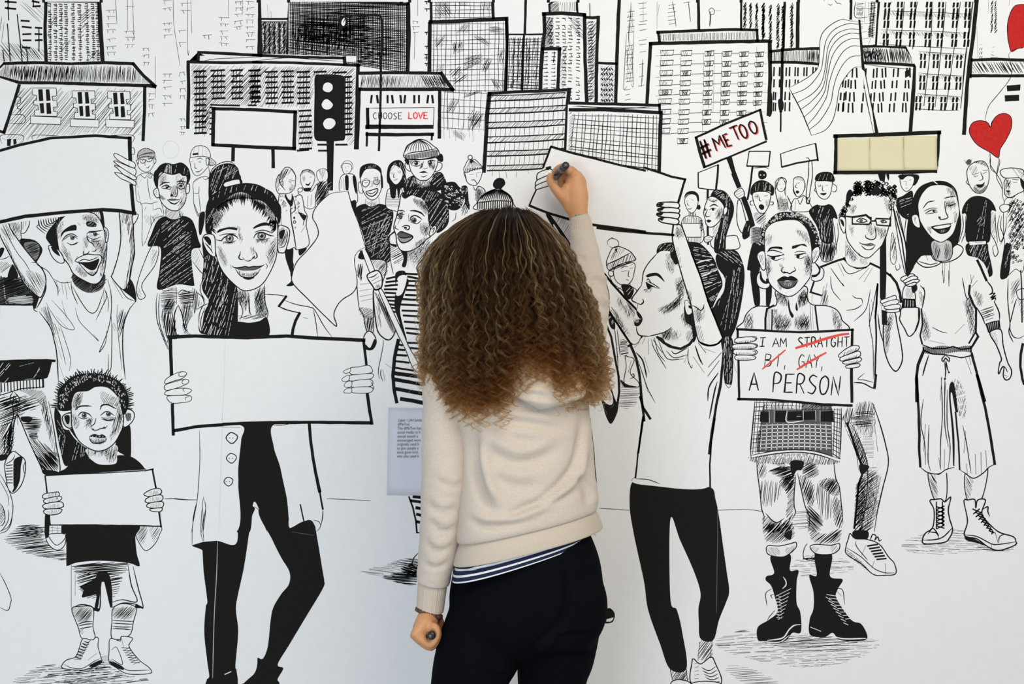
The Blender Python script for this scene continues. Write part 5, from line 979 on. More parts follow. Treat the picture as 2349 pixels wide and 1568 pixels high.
O(1.3, '280,960 290,1140 400,1130 410,960'); H('280,960 410,960 400,1140 290,1140', 80, 2.2, 1.8); S('k', '160,660 180,610 250,570 370,570 420,620 450,720 400,720 405,950 290,950 240,800'); flecks('200,620 360,600 340,760 250,760', 75, 4, 1.2, 12, .6); flecks('270,760 390,720 390,940 290,930', 85, 3.4, 1.3, 14, .8); L(1.3, '400,720 420,850 440,1060 430,1080|450,760 455,900 420,1060')
S('w', '250,500 350,490 350,570 250,575'); O(1.4, '235,330 230,420 260,490 320,520 370,480 390,400 385,330'); L(1.2, '225,400 215,430 240,450|390,350 440,390 430,440 390,440'); S('k', '225,330 235,270 300,240 380,245 415,290 415,340 330,335'); flecks('250,280 380,260 390,320 250,320', 70, 4, .9, 8, .5); S('k', '270,460 340,455 310,480'); L(1.4, '255,390 280,380|330,380 350,375|300,380 295,430 320,435'); S('g0', '240,370 300,370 280,410')
part('drawn_figure', 'young man peeking out from under the yellow sign')
S('k', '1050,520 1120,480 1200,430 1220,480 1200,600 1190,720 1110,700 1060,620'); flecks('1070,540 1200,500 1180,700', 20, 4, 1.6, 14, .6); O(1.3, '1090,290 1100,390 1150,440 1210,390 1230,290 1170,240'); S('k', '1075,300 1080,270 1270,270 1260,350 1220,380 1225,300 1160,285 1110,320'); L(1.4, '1120,340 1150,335|1180,325 1200,320|1150,340 1150,380|1140,405 1165,405'); L(1.4, '1190,560 1160,640 1130,860')
part('drawn_figure', 'man with top knot and beard in black tee and torn jeans')
S('k', '1770,970 1960,960 1990,1060 2030,1260 2000,1310 1950,1290 1860,1130 1770,1080'); flecks('1780,1000 1960,1000 2000,1260 1900,1200', 70, 3.4, 1.6, 14, .75); S('w', '1830,470 1910,470 1920,500 1820,510'); S('k', '1720,620 1760,540 1830,490 1930,490 2020,540 2065,640 2010,650 2000,940 1880,950 1760,940 1760,680 1720,670'); flecks('1780,560 2000,560 1960,900 1790,880', 85, 6, 1.2, 12, .35); flecks('1870,700 1950,700 1940,780 1880,780', 50, 2.6, 1, 6, .8); L(1.5, '1720,680 1730,800 1690,950|1755,690 1750,850 1710,960|2010,650 2010,850 2060,960 2085,1060 2050,1100 2030,1010 2060,980|2055,660 2060,800 2080,960'); H('2010,660 2060,680 2050,920 2020,850', 70, 3, 1); F('w', '1790,950 1960,945 1960,975 1795,985'); L(1.5, '1850,960 1930,955')
O(1.5, '1770,220 1780,340 1830,430 1890,460 1950,430 1990,330 1985,200 1930,130 1830,150'); S('g2', '1840,390 1900,430 1970,380 1950,430 1890,460 1840,430'); H('1840,380 1980,370 1940,440 1890,460', 40, 2.2, 1.2); H('1790,200 1870,180 1850,300', 60, 3, 1); H('1830,140 1930,130 1980,190 1900,160', 50, 2, 1.6); L(2, '1820,270 1890,250|1930,230 1980,220|1840,290 1880,280|1930,260 1970,240'); L(1.5, '1905,240 1930,310 1890,330'); S('k', '1860,370 1920,365 1950,340 1930,390 1890,400'); L(1.4, '1770,320 1760,340 1780,370 1800,375'); S('g3', '1760,130 1790,110 1815,130 1800,165 1770,165'); L(1.2, '1740,120 1780,180|1820,110 1780,160|1750,150 1800,110')
part('drawn_figure', 'man in baseball cap and textured coat holding balloon strings')
O(1.2, '2150,540 2240,500 2349,450 2349,1200 2260,1230 2180,1300 2120,1330 2110,1250 2150,980 2140,860')
for i in range(150):
    x = 2185 + FS.rng.random() * 170; y = 520 + FS.rng.random() * 640
    L(1.5, '%f,%f %f,%f %f,%f %f,%f' % (x, y, x + 16, y + 8, x + 8, y + 22, x - 8, y + 14))
S('k', '2150,990 2210,1000 2200,1260 2150,1330 2110,1290'); flecks('2140,1020 2200,1020 2170,1290', 80, 4, 1.4, 14, .6); H('2190,560 2349,520 2349,900 2200,1000', 60, 6, 1.3)
O(1.5, '2165,310 2150,420 2160,480 2210,500 2290,460 2349,420 2349,280'); S('g1', '2165,310 2200,330 2190,400 2160,400|2160,430 2220,440 2200,490'); H('2160,310 2220,330 2190,480 2160,470', 60, 2.6, 1); L(2.4, '2170,330 2190,335|2230,315 2290,320'); L(1.6, '2210,330 2190,380 2205,400|2165,430 2210,440|2240,350 2280,345'); S('k', '2160,430 2210,432 2190,450|2310,300 2349,330 2349,420 2320,380'); O(1.6, '2105,240 2140,210 2230,200 2330,215 2349,250 2349,340 2300,300 2150,300'); L(1.5, '2230,200 2300,300|2270,210 2349,270'); H('2280,220 2349,220 2349,330', 50, 4, 1.2); O(1.4, '2100,600 2140,570 2200,580 2190,630 2130,650'); L(1.4, '2100,680 2080,800 2110,950 2160,830 2170,690|2120,690 2110,800 2140,900 2110,980')
L(1.2, '2005,60 2005,160 2060,250 2120,350 2130,480 2150,560|2095,100 2080,200 2070,300 2120,400 2130,480')
T(1899, 620, 5.22)
L(2, '2160,100 2155,350 2180,620 2180,700 2220,790 2290,810 2349,780|2180,650 2170,750 2220,860'); H('2200,150 2310,100 2260,250 2200,400', 60, 2.6, 1); H('2270,350 2349,330 2349,600', 60, 3, .9); K(3, '2310,0 2320,200 2325,620'); O(1.5, '2260,250 2349,220 2349,340 2290,340'); K(6, '2335,880 2310,1000 2305,1150 2330,1300 2349,1360')
L(2, '2180,640 2240,400 2270,330')

# kneeling boy with pompom hat and the profile woman
T(1370, 520, 5.22)
part('drawn_figure', 'sleepy child in pompom beanie behind the raised arm')
O(1.3, '150,520 180,660 300,760 420,860 470,760 390,690 440,560 430,430 260,470'); O(1.4, '195,540 210,620 260,680 340,700 400,660 435,580 435,430 200,510'); O(1.4, '140,530 135,570 170,595 195,580 190,535'); L(1.6, '280,500 330,470 370,475|400,460 430,450|290,535 360,525|390,500 425,490|380,520 370,590 390,600|340,630 380,640'); S('g1', '340,620 390,630 360,650'); O(1.6, '110,440 130,360 180,260 250,235 330,260 400,300 440,350 455,400 300,440 150,520'); H('120,440 260,380 420,320 450,400 300,430 140,510', 70, 3, 1.6); L(2, '115,450 250,390 400,310|140,520 300,440 455,405'); H('160,340 230,250 330,270 250,360 150,410', 66, 4, 1.1); S('k', '210,260 240,260 230,310'); L(1.2, '130,220 120,180 160,140 220,150 260,190 240,240 180,250 140,230|150,150 180,130 200,150'); S('k', '290,690 400,700 440,760 400,860 340,860 310,780'); flecks('340,720 430,740 380,850', 50, 4, 1.8, 14, .7); L(1.4, '195,680 240,740 290,730|190,690 300,800 340,870')
T(1340, 680, 4.3556)
part('drawn_figure', 'walking child legs and shoe seen under the raised arm')
S('k', '240,180 290,160 310,320 260,300'); flecks('240,180 300,180 300,310', 60, 4, 1.4, 8, .5); H('360,430 430,440 440,580 370,580', 10, 3, 2.2); O(1.4, '410,600 440,600 500,630 460,760 540,850 545,900 490,895 400,860 420,700'); L(1.5, '470,640 440,760|300,280 330,560 340,720|330,330 350,500 360,600|310,600 345,600'); L(1.6, '465,790 490,770 500,800 460,820'); S('k', '360,830 420,870 500,900 545,905 480,910 400,900'); H('350,910 550,910 520,1090 350,1100', 3, 4, 1); H('350,820 400,830 400,900 360,900', 70, 3, 1.4)
part('drawn_figure', 'stray elbow, sleeve and coat outline behind the girl')
sub('sleeve'); K(5, '225,290 270,400 310,620 345,800 350,950 335,1060'); S('k', '90,880 180,780 260,880 300,1000 330,1060 345,1050 330,1160 270,1270 220,1200 180,1070 130,960'); O(1, '120,930 170,860 230,890 280,970 290,1060 260,1085 200,1050'); flecks('120,800 200,800 240,880 130,900', -50, 4, 1.4, 8, .5); sub('coat_line'); S('k', '85,1000 115,1020 100,1030'); sub('coat_line'); K(4.6, '25,1100 60,1280 90,1560'); T(1320, 960, 2.58); K(4, '85,0 105,180 122,380 124,480'); L(1.6, '60,20 70,90'); sub('coat_line'); L(1.6, '105,670 150,650|100,670 120,690'); sub('shoe_tip'); S('k', '180,1130 205,1120 232,1150 228,1190 210,1207 170,1207 175,1170'); F('w', '185,1185 225,1175 222,1188 208,1200 182,1200')
part('drawn_figure', 'shouting ponytailed woman in profile with both arms raised')
T(1320, 960, 2.58)
sub('black_leggings'); S('k', '345,365 480,380 630,408 798,405 830,480 850,580 875,760 895,900 910,1020 890,1090 850,1190 815,1310 740,1300 730,1200 728,1120 740,1030 700,900 620,720 562,595 562,1060 600,1130 630,1250 658,1475 560,1480 500,1330 430,1130 405,960 345,680 320,500'); H('565,1480 655,1475 665,1566 580,1566', 55, 3.4, 1.4); L(3, '560,1480 580,1566|655,1475 665,1566'); H('745,1310 815,1310 800,1420 725,1420', 55, 4, 1.6); L(2.6, '735,1320 725,1430|810,1310 795,1420'); O(2, '690,1440 700,1420 740,1450 800,1410 825,1440 860,1566 690,1566'); 
for i in range(5): L(1.6, '%d,%d %d,%d %d,%d' % (745 + i * 8, 1470 + i * 20, 790 + i * 6, 1490 + i * 18, 830 + i * 6, 1465 + i * 22)); L(1.6, '%d,%d %d,%d' % (705, 1450 + i * 22, 730, 1440 + i * 24))
L(1.3, '840,520 842,700 838,900 835,1150', 'g3')
sub('white_tee')
T(1340, 680, 4.3556)
S('w', '480,470 600,390 760,380 1100,420 1390,430 1400,560 1370,800 1330,1000 1290,1250 1255,1560 1240,1900 700,1890 450,1820 540,1560 590,1200 560,900 545,720 500,560')
K(5, '440,495 490,465 575,400'); K(6, '470,500 520,620 550,760 565,900 575,1040 600,1240'); K(6, '560,1000 590,1110 660,1220'); K(5, '590,1200 570,1350 540,1560'); K(6, '1390,600 1360,900 1320,1080 1295,1240 1275,1360 1250,1568')
L(3.4, '520,560 580,630 610,730 625,810|690,430 780,560|1110,490 1150,610 1185,680|1140,460 1215,560|1370,560 1240,705|1350,640 1235,795|1340,760 1250,900 1235,1040|1330,850 1300,960 1250,1220'); L(1.5, '540,640 600,820 640,930 710,1060|560,700 640,960|600,600 650,760|640,420 645,580|670,420 700,520 820,720|700,410 740,560 810,650|740,430 800,580 860,630 1000,620|820,540 900,610 1030,580|1040,500 1040,640 1075,715 1080,680|1090,600 1200,760|1000,660 1040,560|560,450 500,510|610,410 580,470|1200,520 1310,560'); L(2.6, '1030,510 915,570 870,540'); K(3, '900,1150 900,1152')
T(1320, 960, 2.58); K(4, '398,0 375,170 355,350'); L(1.6, '330,365 350,345|360,355 430,360 500,385'); K(4, '825,0 805,130 795,270 797,410')
T(1370, 520, 5.22)
sub('arm')
O(1.4, '80,560 180,680 330,850 470,1000 540,1100 520,1330 420,1400 250,1170 150,1010 140,800'); S('g0', '250,830 400,940 460,1060 380,1100 250,950|160,1000 260,1050 400,1300 360,1330|440,1080 520,1100 480,1200 430,1160'); H('330,850 470,1000 440,1080 380,980', -50, 2.4, 1); H('150,960 230,1010 330,1200 260,1170', -55, 2.6, .9); K(5, '85,560 180,680 330,850 480,1000'); K(5, '150,1020 280,1220 400,1400 420,1460')
sub('ponytail')
S('k', '1420,350 1500,280 1600,270 1680,300 1740,420 1765,560 1750,760 1710,1000 1660,1200 1600,1350 1590,1566 1500,1566 1500,1330 1400,1060 1380,960 1510,780 1520,620 1440,480'); flecks('1440,320 1640,290 1740,460 1600,420', -35, 4, 1.8, 12, .75); flecks('1520,620 1720,500 1700,900 1560,1250 1440,1050', 80, 4.6, 1.4, 14, .5); T(1340, 680, 4.3556); S('k', '1370,420 1480,420 1490,640 1480,850 1460,880 1400,840 1390,600'); flecks('1390,450 1470,440 1470,840 1410,840', 84, 3.4, 1.6, 24, .8); L(1, '1400,850 1440,910 1470,880|1490,640 1520,760'); T(1370, 520, 5.22)
sub('head')
S('w', '715,320 600,450 550,560 540,680 440,820 420,880 480,940 470,1000 540,1100 440,1160 470,1240 520,1300 640,1310 760,1290 790,1400 1000,1450 1140,1350 1150,1100 1000,1000 1050,600 900,200')
S('k', '710,290 740,220 820,190 950,185 1150,180 1260,220 1390,370 1440,500 1500,700 1400,940 1330,930 1240,640 1130,320 950,450 900,380 880,300 770,290 720,320'); flecks('1150,240 1300,280 1380,400 1200,430', -10, 4, 1.8, 16, .8); flecks('1210,470 1400,450 1440,600 1280,700', 15, 4.4, 2.2, 22, .8); flecks('1280,700 1480,650 1420,860 1340,880', 25, 4, 1.8, 16, .8); flecks('740,220 920,200 900,300 760,290', 50, 3.6, 1.3, 14, .7)
L(3.4, '1450,510 1510,600 1520,680 1450,830 1390,960', 'w'); L(3, '1180,440 1260,410 1370,390|1240,600 1330,560 1390,530', 'w')
S('k', '880,300 960,440 920,420 880,360'); H('820,330 950,330 960,460 880,440', 60, 2.4, 1.3)
S('g0', '740,980 900,900 1010,760 1030,880 940,1000 800,1060|930,680 1020,640 1040,800 960,800|560,740 660,750 640,790 540,770|820,380 930,460 900,560 820,480|760,1290 1000,1240 980,1340 830,1360'); S('g1', '800,960 940,880 1010,800 1000,900 880,1000|1000,1080 1100,1060 1140,1150 1060,1200|770,1280 860,1230 820,1340'); H('720,980 900,900 1020,760 1030,860 900,1000 780,1050', 40, 2.6, .9); H('930,640 1030,600 1040,820 960,820', 65, 2.6, 1); H('1000,1060 1130,1020 1150,1240 1080,1180', 60, 2, 1.5); H('760,1300 900,1210 880,1330 820,1360', 60, 2.2, 1.3); H('1080,1250 1150,1240 1120,1370 1060,1350', 60, 2.2, 1.3)
L(2, '715,320 610,440 555,540 540,640 530,700'); L(3, '530,700 470,780 420,850 420,885 470,910 490,935'); L(3.6, '545,865 555,900 520,930 490,915'); L(2.4, '485,940 470,1000'); L(4.4, '470,1000 515,1060 535,1110 520,1150'); L(3, '470,1200 475,1250 510,1300 620,1310'); L(2, '620,1310 740,1280 830,1250 890,1200'); S('k', '440,1160 460,1120 510,1105 540,1110 530,1150 490,1190 450,1185'); S('g2', '455,1130 500,1115 500,1140 465,1150'); S('k', '470,1010 540,1100 510,1100 480,1060')
S('k', '580,590 620,560 700,550 750,570 800,640 810,665 760,620 700,585 600,605'); S('k', '580,660 620,680 660,700 740,745 660,720 610,750'); L(1.8, '590,640 610,620 650,680|560,750 660,740|600,650 680,690 750,740'); E(620, 715, 24, 26); 
S('k', '1040,960 1080,900 1130,1000 1180,1100 1190,1300 1150,1380 1130,1200 1060,1130'); O(1, '1050,880 1080,880 1130,960 1140,1020 1090,1055 1055,1000', 'w'); S('k', '1090,940 1120,940 1130,980 1095,970')
K(6, '720,1320 800,1390 900,1440 1000,1460 1100,1410 1150,1350'); S('k', '700,1310 780,1330 830,1400 900,1450 850,1440 760,1370'); F('w', '880,1435 900,1440 895,1455|940,1450 970,1460 950,1475')
sub('arm')
O(2.4, '930,0 1000,-20 1060,120 1130,320 1240,600 1330,900 1400,1060 1480,1240 1500,1330 1440,1400 1320,1420 1220,1370 1170,1200 1130,960 1050,700 980,460 920,240 900,120'); S('g0', '930,10 1000,0 1030,90 1000,140 930,120|1060,760 1130,780 1130,900 1090,880|1170,990 1280,960 1300,1060 1200,1150'); H('920,10 1010,10 1040,120 940,120', 65, 2.4, 1); H('920,250 980,240 1010,500 970,460', 70, 3, .7); H('1060,740 1120,800 1120,940', 60, 2.4, .9); H('1160,970 1240,1010 1220,1120 1180,1150', 60, 2.4, 1); H('1180,1180 1240,1180 1280,1370 1220,1350', 70, 2.6, .9); L(2.6, '1140,940 1180,960 1240,1000 1270,970 1280,930'); K(4, '1130,320 1240,600 1330,900 1500,1320'); L(4.4, '1210,1370 1330,1420 1440,1400 1500,1330')
part('drawn_placard', 'long blank placard the girl is writing on')
T(1180, 320, 5.227)
H('420,900 560,900 690,1080 680,1290 560,1100', 60, 3.4, 1); S('k', '380,910 430,900 680,1260 670,1350 600,1290 520,1150'); K(2, '470,1020 570,1180 660,1300', 'w'); K(2.6, '430,930 560,1110 670,1290')
F('w', '440,80 620,140 1568,375 2045,470 1965,900 1930,1130 1500,1105 640,950 180,790 270,590 345,335'); K(5.5, '440,85 640,145 940,220 1240,300 1568,372'); K(5, '438,85 400,190 345,335'); K(3.4, '265,595 220,690 180,785'); K(5.5, '180,790 380,870 640,950'); K(6, '640,950 930,1020 1240,1060 1568,1105'); T(1370, 520, 5.22); K(6, '0,12 250,45 600,75 915,98'); T(1540, 330, 6.525); K(5.5, '-400,355 -200,420 0,490 205,530'); K(5.5, '208,525 150,720 100,885'); K(4, '30,1210 10,1370')
sub('gripping_hand')
T(1180, 320, 5.227)
O(1.8, '270,430 300,390 420,350 460,380 440,430 330,480 275,480|250,540 270,490 400,430 450,430 440,470 320,530 255,555|250,585 260,550 400,490 450,480 440,540 330,580 260,600'); L(2.4, '270,430 265,480|250,540 248,590'); S('k', '375,335 440,318 430,355 390,365')
sub('gripping_hand')
T(1540, 330, 6.525)
O(2.4, '-190,880 0,870 110,885 125,920 100,960 0,965 -150,940 -215,930|-200,970 -40,950 110,970 125,1010 110,1035 -40,1030 -180,1010|-215,1040 -60,1025 110,1040 120,1090 100,1120 -40,1105 -190,1080|-190,1120 -60,1100 90,1125 115,1170 80,1205 0,1200 -150,1170'); S('k', '-215,915 -170,885 -110,890 -150,930|-210,975 -160,955 -110,965 -160,1005|-220,1045 -170,1025 -120,1035 -160,1075|-195,1115 -150,1100 -110,1110 -140,1150')
part('drawn_placard', 'tilted placard on black pole lettered hashtag me too')
T(1160, 0)
F('w', '1710,1235 2285,985 2349,1270 1785,1500'); K(5, '1705,1235 1990,1105 2288,985'); K(6, '2285,985 2305,1090 2340,1250'); K(4.6, '2340,1270 2100,1370 1785,1500'); K(7, '1710,1235 1745,1370 1785,1500')
FS.up = .1
for i, (ch, x, y, w, h) in enumerate((('#', 1780, 1425, 88, 158), ('M', 1893, 1352, 84, 120), ('E', 1990, 1318, 44, 116), ('T', 2055, 1262, 72, 124), ('O', 2130, 1248, 60, 130), ('O', 2212, 1208, 66, 118))): letter(ch, x + 10, y + 7, w, h, 3.6, 'p', R(-20), -.06)
FS.up = .15
for i, (ch, x, y, w, h) in enumerate((('#', 1780, 1425, 88, 158), ('M', 1893, 1352, 84, 120), ('E', 1990, 1318, 44, 116), ('T', 2055, 1262, 72, 124), ('O', 2130, 1248, 60, 130), ('O', 2212, 1208, 66, 118))): letter(ch, x, y, w, h, 6.2 if ch == '#' else 3.8, 'k', R(-20), -.06)
FS.up = 0.0

# glasses man with pole + wide sign
part('drawn_figure', 'curly-haired man in square glasses and white tee holding a pole')
T(1680, 920, 5.22)
sub('jeans'); S('w', '1420,0 1680,0 1760,250 1830,500 1870,740 1800,1040 1740,1300 1710,1600 1450,1580 1480,1250 1520,900 1530,740 1400,350 1340,220 1440,150'); S('g0', '1450,200 1700,180 1680,420 1560,400|1560,900 1760,880 1700,1450 1480,1560'); H('1430,150 1700,120 1660,300 1440,280', 4, 3, 1.4); H('1480,30 1680,0 1700,180 1500,180', 80, 3, 1.2); H('1370,270 1470,290 1640,760 1560,840', 65, 2.2, 1.4); H('1560,880 1760,900 1700,1480 1480,1540', 35, 3, 1.1); H('1480,1000 1600,960 1560,1560 1460,1560', 50, 2.4, 1.6); H('1550,450 1690,440 1690,680 1600,640', 2, 3, .8); K(5, '1370,260 1540,740 1560,860 1510,1000 1490,1250 1460,1520'); L(2.4, '1680,20 1760,250 1830,500 1868,740 1800,1040 1740,1300 1700,1560'); L(1.6, '1440,290 1560,560 1620,800 1600,1200 1530,1560|1700,250 1740,600|1780,900 1640,1500|1620,800 1720,790|1560,850 1640,880'); S('k', '1520,760 1640,780 1550,880'); H('1310,80 1450,80 1440,200 1350,330', 80, 3, 1.4); L(1, '1360,330 1480,620 1510,820')
sub('sneaker'); T(1680, 1200, 5.22); S('k', '1450,90 1620,90 1610,190 1460,170'); O(2, '1410,120 1470,180 1610,190 1760,250 1870,400 1940,480 1955,600 1830,620 1690,610 1540,480 1370,370 1360,280 1390,180'); L(1.6, '1370,290 1540,400 1700,540 1830,590 1945,590|1480,210 1490,280 1620,440|1830,480 1835,600|1600,260 1540,400|1700,450 1670,530'); H('1370,310 1540,450 1640,570 1560,520 1370,370', 30, 2.6, 1.6)
for i in range(6): K(4, '%d,%d %d,%d' % (1620 + i * 22, 270 + i * 32, 1740 + i * 20, 250 + i * 34))
L(2.2, '1650,200 1680,130 1720,150 1700,210|1710,200 1740,160 1760,210 1790,190'); sub('sneaker'); O(1.5, '860,420 855,320 890,250 960,180 980,300 980,430'); K(3, '850,425 980,415'); H('850,390 980,380 980,430 850,430', 20, 3, 1.2); L(1.6, '760,440 850,440')
sub('white_tee')
T(1660, 480, 5.22)
S('w', '1160,680 1430,590 1740,650 1960,760 2080,900 2130,1100 1960,1120 1860,1300 1800,2080 1600,2110 1540,1600 1420,1180 1040,1000 1080,860')
K(5, '1440,590 1300,635 1160,690'); K(4.4, '1080,870 1040,990 1170,1030'); K(5, '1745,640 1870,700 1990,790'); K(6, '1990,780 2070,880 2110,1000 2125,1110'); L(1.5, '1060,1000 1055,1130'); K(6, '1440,585 1510,660 1600,700 1700,690 1745,650'); L(1.5, '1280,700 1370,830 1440,920 1420,880|1370,650 1440,800|1400,640 1500,770 1700,700|1280,800 1300,960 1400,1090|1540,1030 1580,1060 1650,1070 1665,1130|1470,1210 1580,1190 1660,1140|1560,1340 1700,1200 1760,960|1740,700 1620,840|1780,700 1680,870|1240,880 1180,1150|1200,920 1160,1140|1840,880 1800,1100 1740,1400'); H('1180,1000 1240,960 1250,1150 1180,1150', 76, 2.6, 1.1); K(4, '1845,900 1830,1100 1815,1300')
T(1899, 620, 5.22); K(4, '595,160 585,400 570,560 580,800 570,1100 565,1250'); K(6, '575,1250 560,1400'); L(2.4, '310,1340 420,1350 520,1400 575,1420'); L(1.4, '500,400 500,650 540,900 545,1300|520,350 560,500|440,1230 360,1300 430,1310 545,1340'); L(2.6, '600,520 620,700 660,850')
sub('forearm'); O(2.4, '670,640 720,480 800,500 830,650 880,900 890,1080 820,1205 740,1130 680,960 665,800'); H('680,650 740,520 800,540 760,700 720,1000 680,940', 70, 2.8, 1); S('g0', '690,640 760,540 730,900 690,900')
sub('head')
T(1820, 340, 4.44)
S('w', '535,960 760,1100 760,1190 640,1210 540,1150'); S('g0', '540,980 640,1080 620,1160 540,1100'); L(1.8, '535,940 530,1110'); H('540,970 700,1100 600,1140', -50, 3.4, .7); H('680,1120 760,1130 750,1180 690,1180', 60, 2.6, 1)
O(1.7, '530,680 540,900 600,1010 680,1090 760,1115 830,1060 920,960 960,840 985,740 1000,600 960,480 800,440 620,440 560,560'); O(1.6, '530,720 480,695 465,740 490,830 525,860'); S('k', '475,720 510,740 515,800 490,770'); S('g0', '560,600 640,580 600,680|840,800 960,820 900,940 850,860|740,760 830,780 820,900 760,880|560,780 620,800 600,900'); H('570,590 650,580 600,670', 60, 3, .8); H('840,810 950,830 900,930', 60, 3, .8); H('920,500 990,560 980,680 950,640', 70, 2.6, 1.1)
K(3.4, '520,690 600,700 600,770 770,775 790,740 840,740 850,780 985,790 990,720 840,715 830,740'); K(5, '610,700 740,680 790,720'); K(3, '790,700 790,770'); K(3, '985,700 990,790'); L(1.8, '640,740 690,710 750,740 690,755 640,740|880,745 910,730 950,750 900,762'); E(690, 735, 18, 17, 'g3'); E(905, 745, 17, 15, 'g3'); L(2, '830,790 840,900 800,930 740,910 735,880|730,900 760,915'); L(2.6, '670,960 720,980 790,970 830,985'); S('g3', '680,970 760,975 825,985 760,995'); L(1.8, '690,990 740,1030 800,1025 835,985'); L(1.4, '660,1060 700,1110')
for i in range(150):
    u = FS.rng.random(); x = 600 + 420 * u; y = 340 + FS.rng.random() * 130 + 90 * max(0, u - .6)
    L(2, '%f,%f %f,%f %f,%f %f,%f %f,%f' % (x, y, x + 18, y - 14, x + 34, y + 2, x + 20, y + 22, x + 2, y + 12))
for i in range(60):
    u = FS.rng.random(); x = 600 - 120 * u + FS.rng.uniform(-30, 30); y = 430 + 260 * u
    L(2, '%f,%f %f,%f %f,%f %f,%f' % (x, y, x + 14, y - 10, x + 22, y + 8, x + 4, y + 16))
for i in range(36):
    x = 960 + FS.rng.random() * 70; y = 440 + FS.rng.random() * 180
    L(1.6, '%f,%f %f,%f %f,%f' % (x, y, x + 16, y + 6, x + 2, y + 18))
S('k', '540,470 570,420 600,440 580,520 540,560|780,440 860,400 900,440 820,480')
part('drawn_pole_sign', 'wide black-framed sign on a thick black pole')
sub('pole'); F('k', '880,1020 945,930 935,1540 885,1540'); sub('pole'); F('k', '860,260 940,260 930,340 880,330'); S('k', '945,265 975,265 970,330')
sub('pole'); T(1660, 480, 5.22); F('k', '1870,480 1945,300 1950,760 1940,1060 1870,1060'); sub('pole'); F('k', '1890,1200 1955,1220 1960,1385 1895,1380')
sub('blank_board')
T(1749, 0)
F('w', '650,1220 1590,1185 1560,1545 650,1550'); K(9, '645,1222 1000,1212 1300,1200 1595,1188'); K(8.5, '662,1215 655,1550'); K(8.5, '645,1550 1000,1548 1300,1545 1560,1535'); K(7, '1585,1185 1575,1400 1555,1545'); F('k', '1535,1510 1570,1510 1560,1545 1535,1540'); F('k', '1555,1300 1575,1220 1580,1500 1562,1440')
sub('gripping_hand')
T(1660, 480, 5.22)
O(1.5, '1880,1090 1960,1060 2050,1030 2070,1060 2040,1090 1900,1130|1900,1130 2000,1090 2080,1080 2100,1110 2050,1140 1930,1160|1920,1170 2020,1140 2110,1140 2110,1180 2060,1195 1950,1195|1940,1205 2040,1195 2110,1190 2105,1220 2030,1235 1960,1230'); L(1.4, '1880,1095 1890,1200|1930,1130 1945,1150')

# hooded woman
part('drawn_figure', 'laughing woman with straight dark hair, hoodie and wide culottes')
T(2000, 860, 3.6476)
sub('canvas_boot'); O(2, '470,820 560,830 620,790 620,1040 525,1040'); H('475,830 530,830 560,1030 520,1030', -60, 2.4, 1); O(3, '485,1050 525,1040 580,1035 610,1060 660,1020 640,1120 650,1200 675,1290 650,1360 600,1400 440,1410 425,1370 450,1320 510,1270 520,1130'); L(2.4, '430,1380 530,1375 600,1350 670,1280|480,1310 540,1320 560,1360|470,1330 510,1280 560,1340'); K(3, '540,1060 540,1280|590,1060 595,1260')
for i in range(6): K(3, '%d,%d %d,%d|%d,%d %d,%d' % (540, 1100 + i * 32, 605, 1120 + i * 32, 605, 1095 + i * 32, 540, 1125 + i * 32))
sub('canvas_boot'); O(2, '780,830 880,850 970,780 915,1040 800,1040'); H('785,850 850,870 820,1030 795,1030', -60, 2.4, 1); O(3, '770,1050 800,1045 860,1040 870,1110 885,1045 950,1045 920,1150 960,1220 1060,1310 1180,1350 1205,1390 1200,1420 1070,1465 980,1440 880,1370 775,1340 800,1220'); L(2.6, '780,1335 880,1350 1000,1410 1060,1415 1200,1395|1060,1400 1070,1350 1110,1330|1030,1310 1055,1400|1000,1410 1000,1440'); S('k', '780,1345 860,1370 970,1430 900,1410 790,1380')
for i in range(8): K(3.2, '%d,%d %d,%d|%d,%d %d,%d' % (845 + i * 20, 1120 + i * 26, 910 + i * 16, 1150 + i * 24, 900 + i * 16, 1120 + i * 26, 850 + i * 22, 1160 + i * 24))
L(3.4, '930,1120 970,1100 970,1140 985,1180')
sub('culottes')
S('w', '380,0 400,280 395,600 405,770 470,815 560,825 690,770 680,500 660,130 700,330 740,790 790,820 850,860 930,820 980,770 1030,745 960,340 880,0'); T(1899, 620, 5.22); S('w', '1130,960 1720,980 1800,1300 1900,1600 1050,1600 1060,1300'); K(7, '1145,970 1080,1130 1058,1300 1065,1566'); K(6, '1720,990 1790,1250 1880,1560'); L(3.4, '1210,1010 1170,1130 1135,1260'); L(1.8, '1640,1020 1720,1240|1690,1020 1715,1130|1365,1270 1345,1560|1410,1330 1400,1566')
T(2000, 860, 3.6476); K(6, '375,0 390,280 398,500 395,600 405,765'); K(6.5, '880,0 950,280 1000,560 1028,745'); S('k', '655,70 690,80 720,310 700,310 670,150 660,200 690,500 690,760 680,760 670,480 645,180'); K(4, '700,310 725,560 735,790'); H('670,50 740,60 790,220 770,360 710,300', 76, 3.6, 1.8, seg=14); L(1.8, '430,200 410,400 440,560 450,750|450,410 430,640|478,415 470,700 490,800|580,20 590,330 575,560 575,790|610,20 610,400 640,600|630,120 630,400 655,600 640,780|610,620 605,790|760,420 790,560 830,820|785,470 770,650'); L(2.6, '560,690 575,790|790,740 800,830|865,660 870,830|912,645 915,830|953,630 960,770|405,770 470,815 560,825 620,790 690,770|735,790 780,820 850,862 930,820 980,770 1030,745')
T(1899, 620, 5.22)
sub('hoodie')
S('w', '1120,900 1140,640 1100,520 1150,300 1100,100 1120,-120 1400,-140 1700,-170 1870,-80 1960,180 2040,400 2060,600 1900,640 1780,420 1780,740 1720,930 1600,950 1400,920 1250,940')
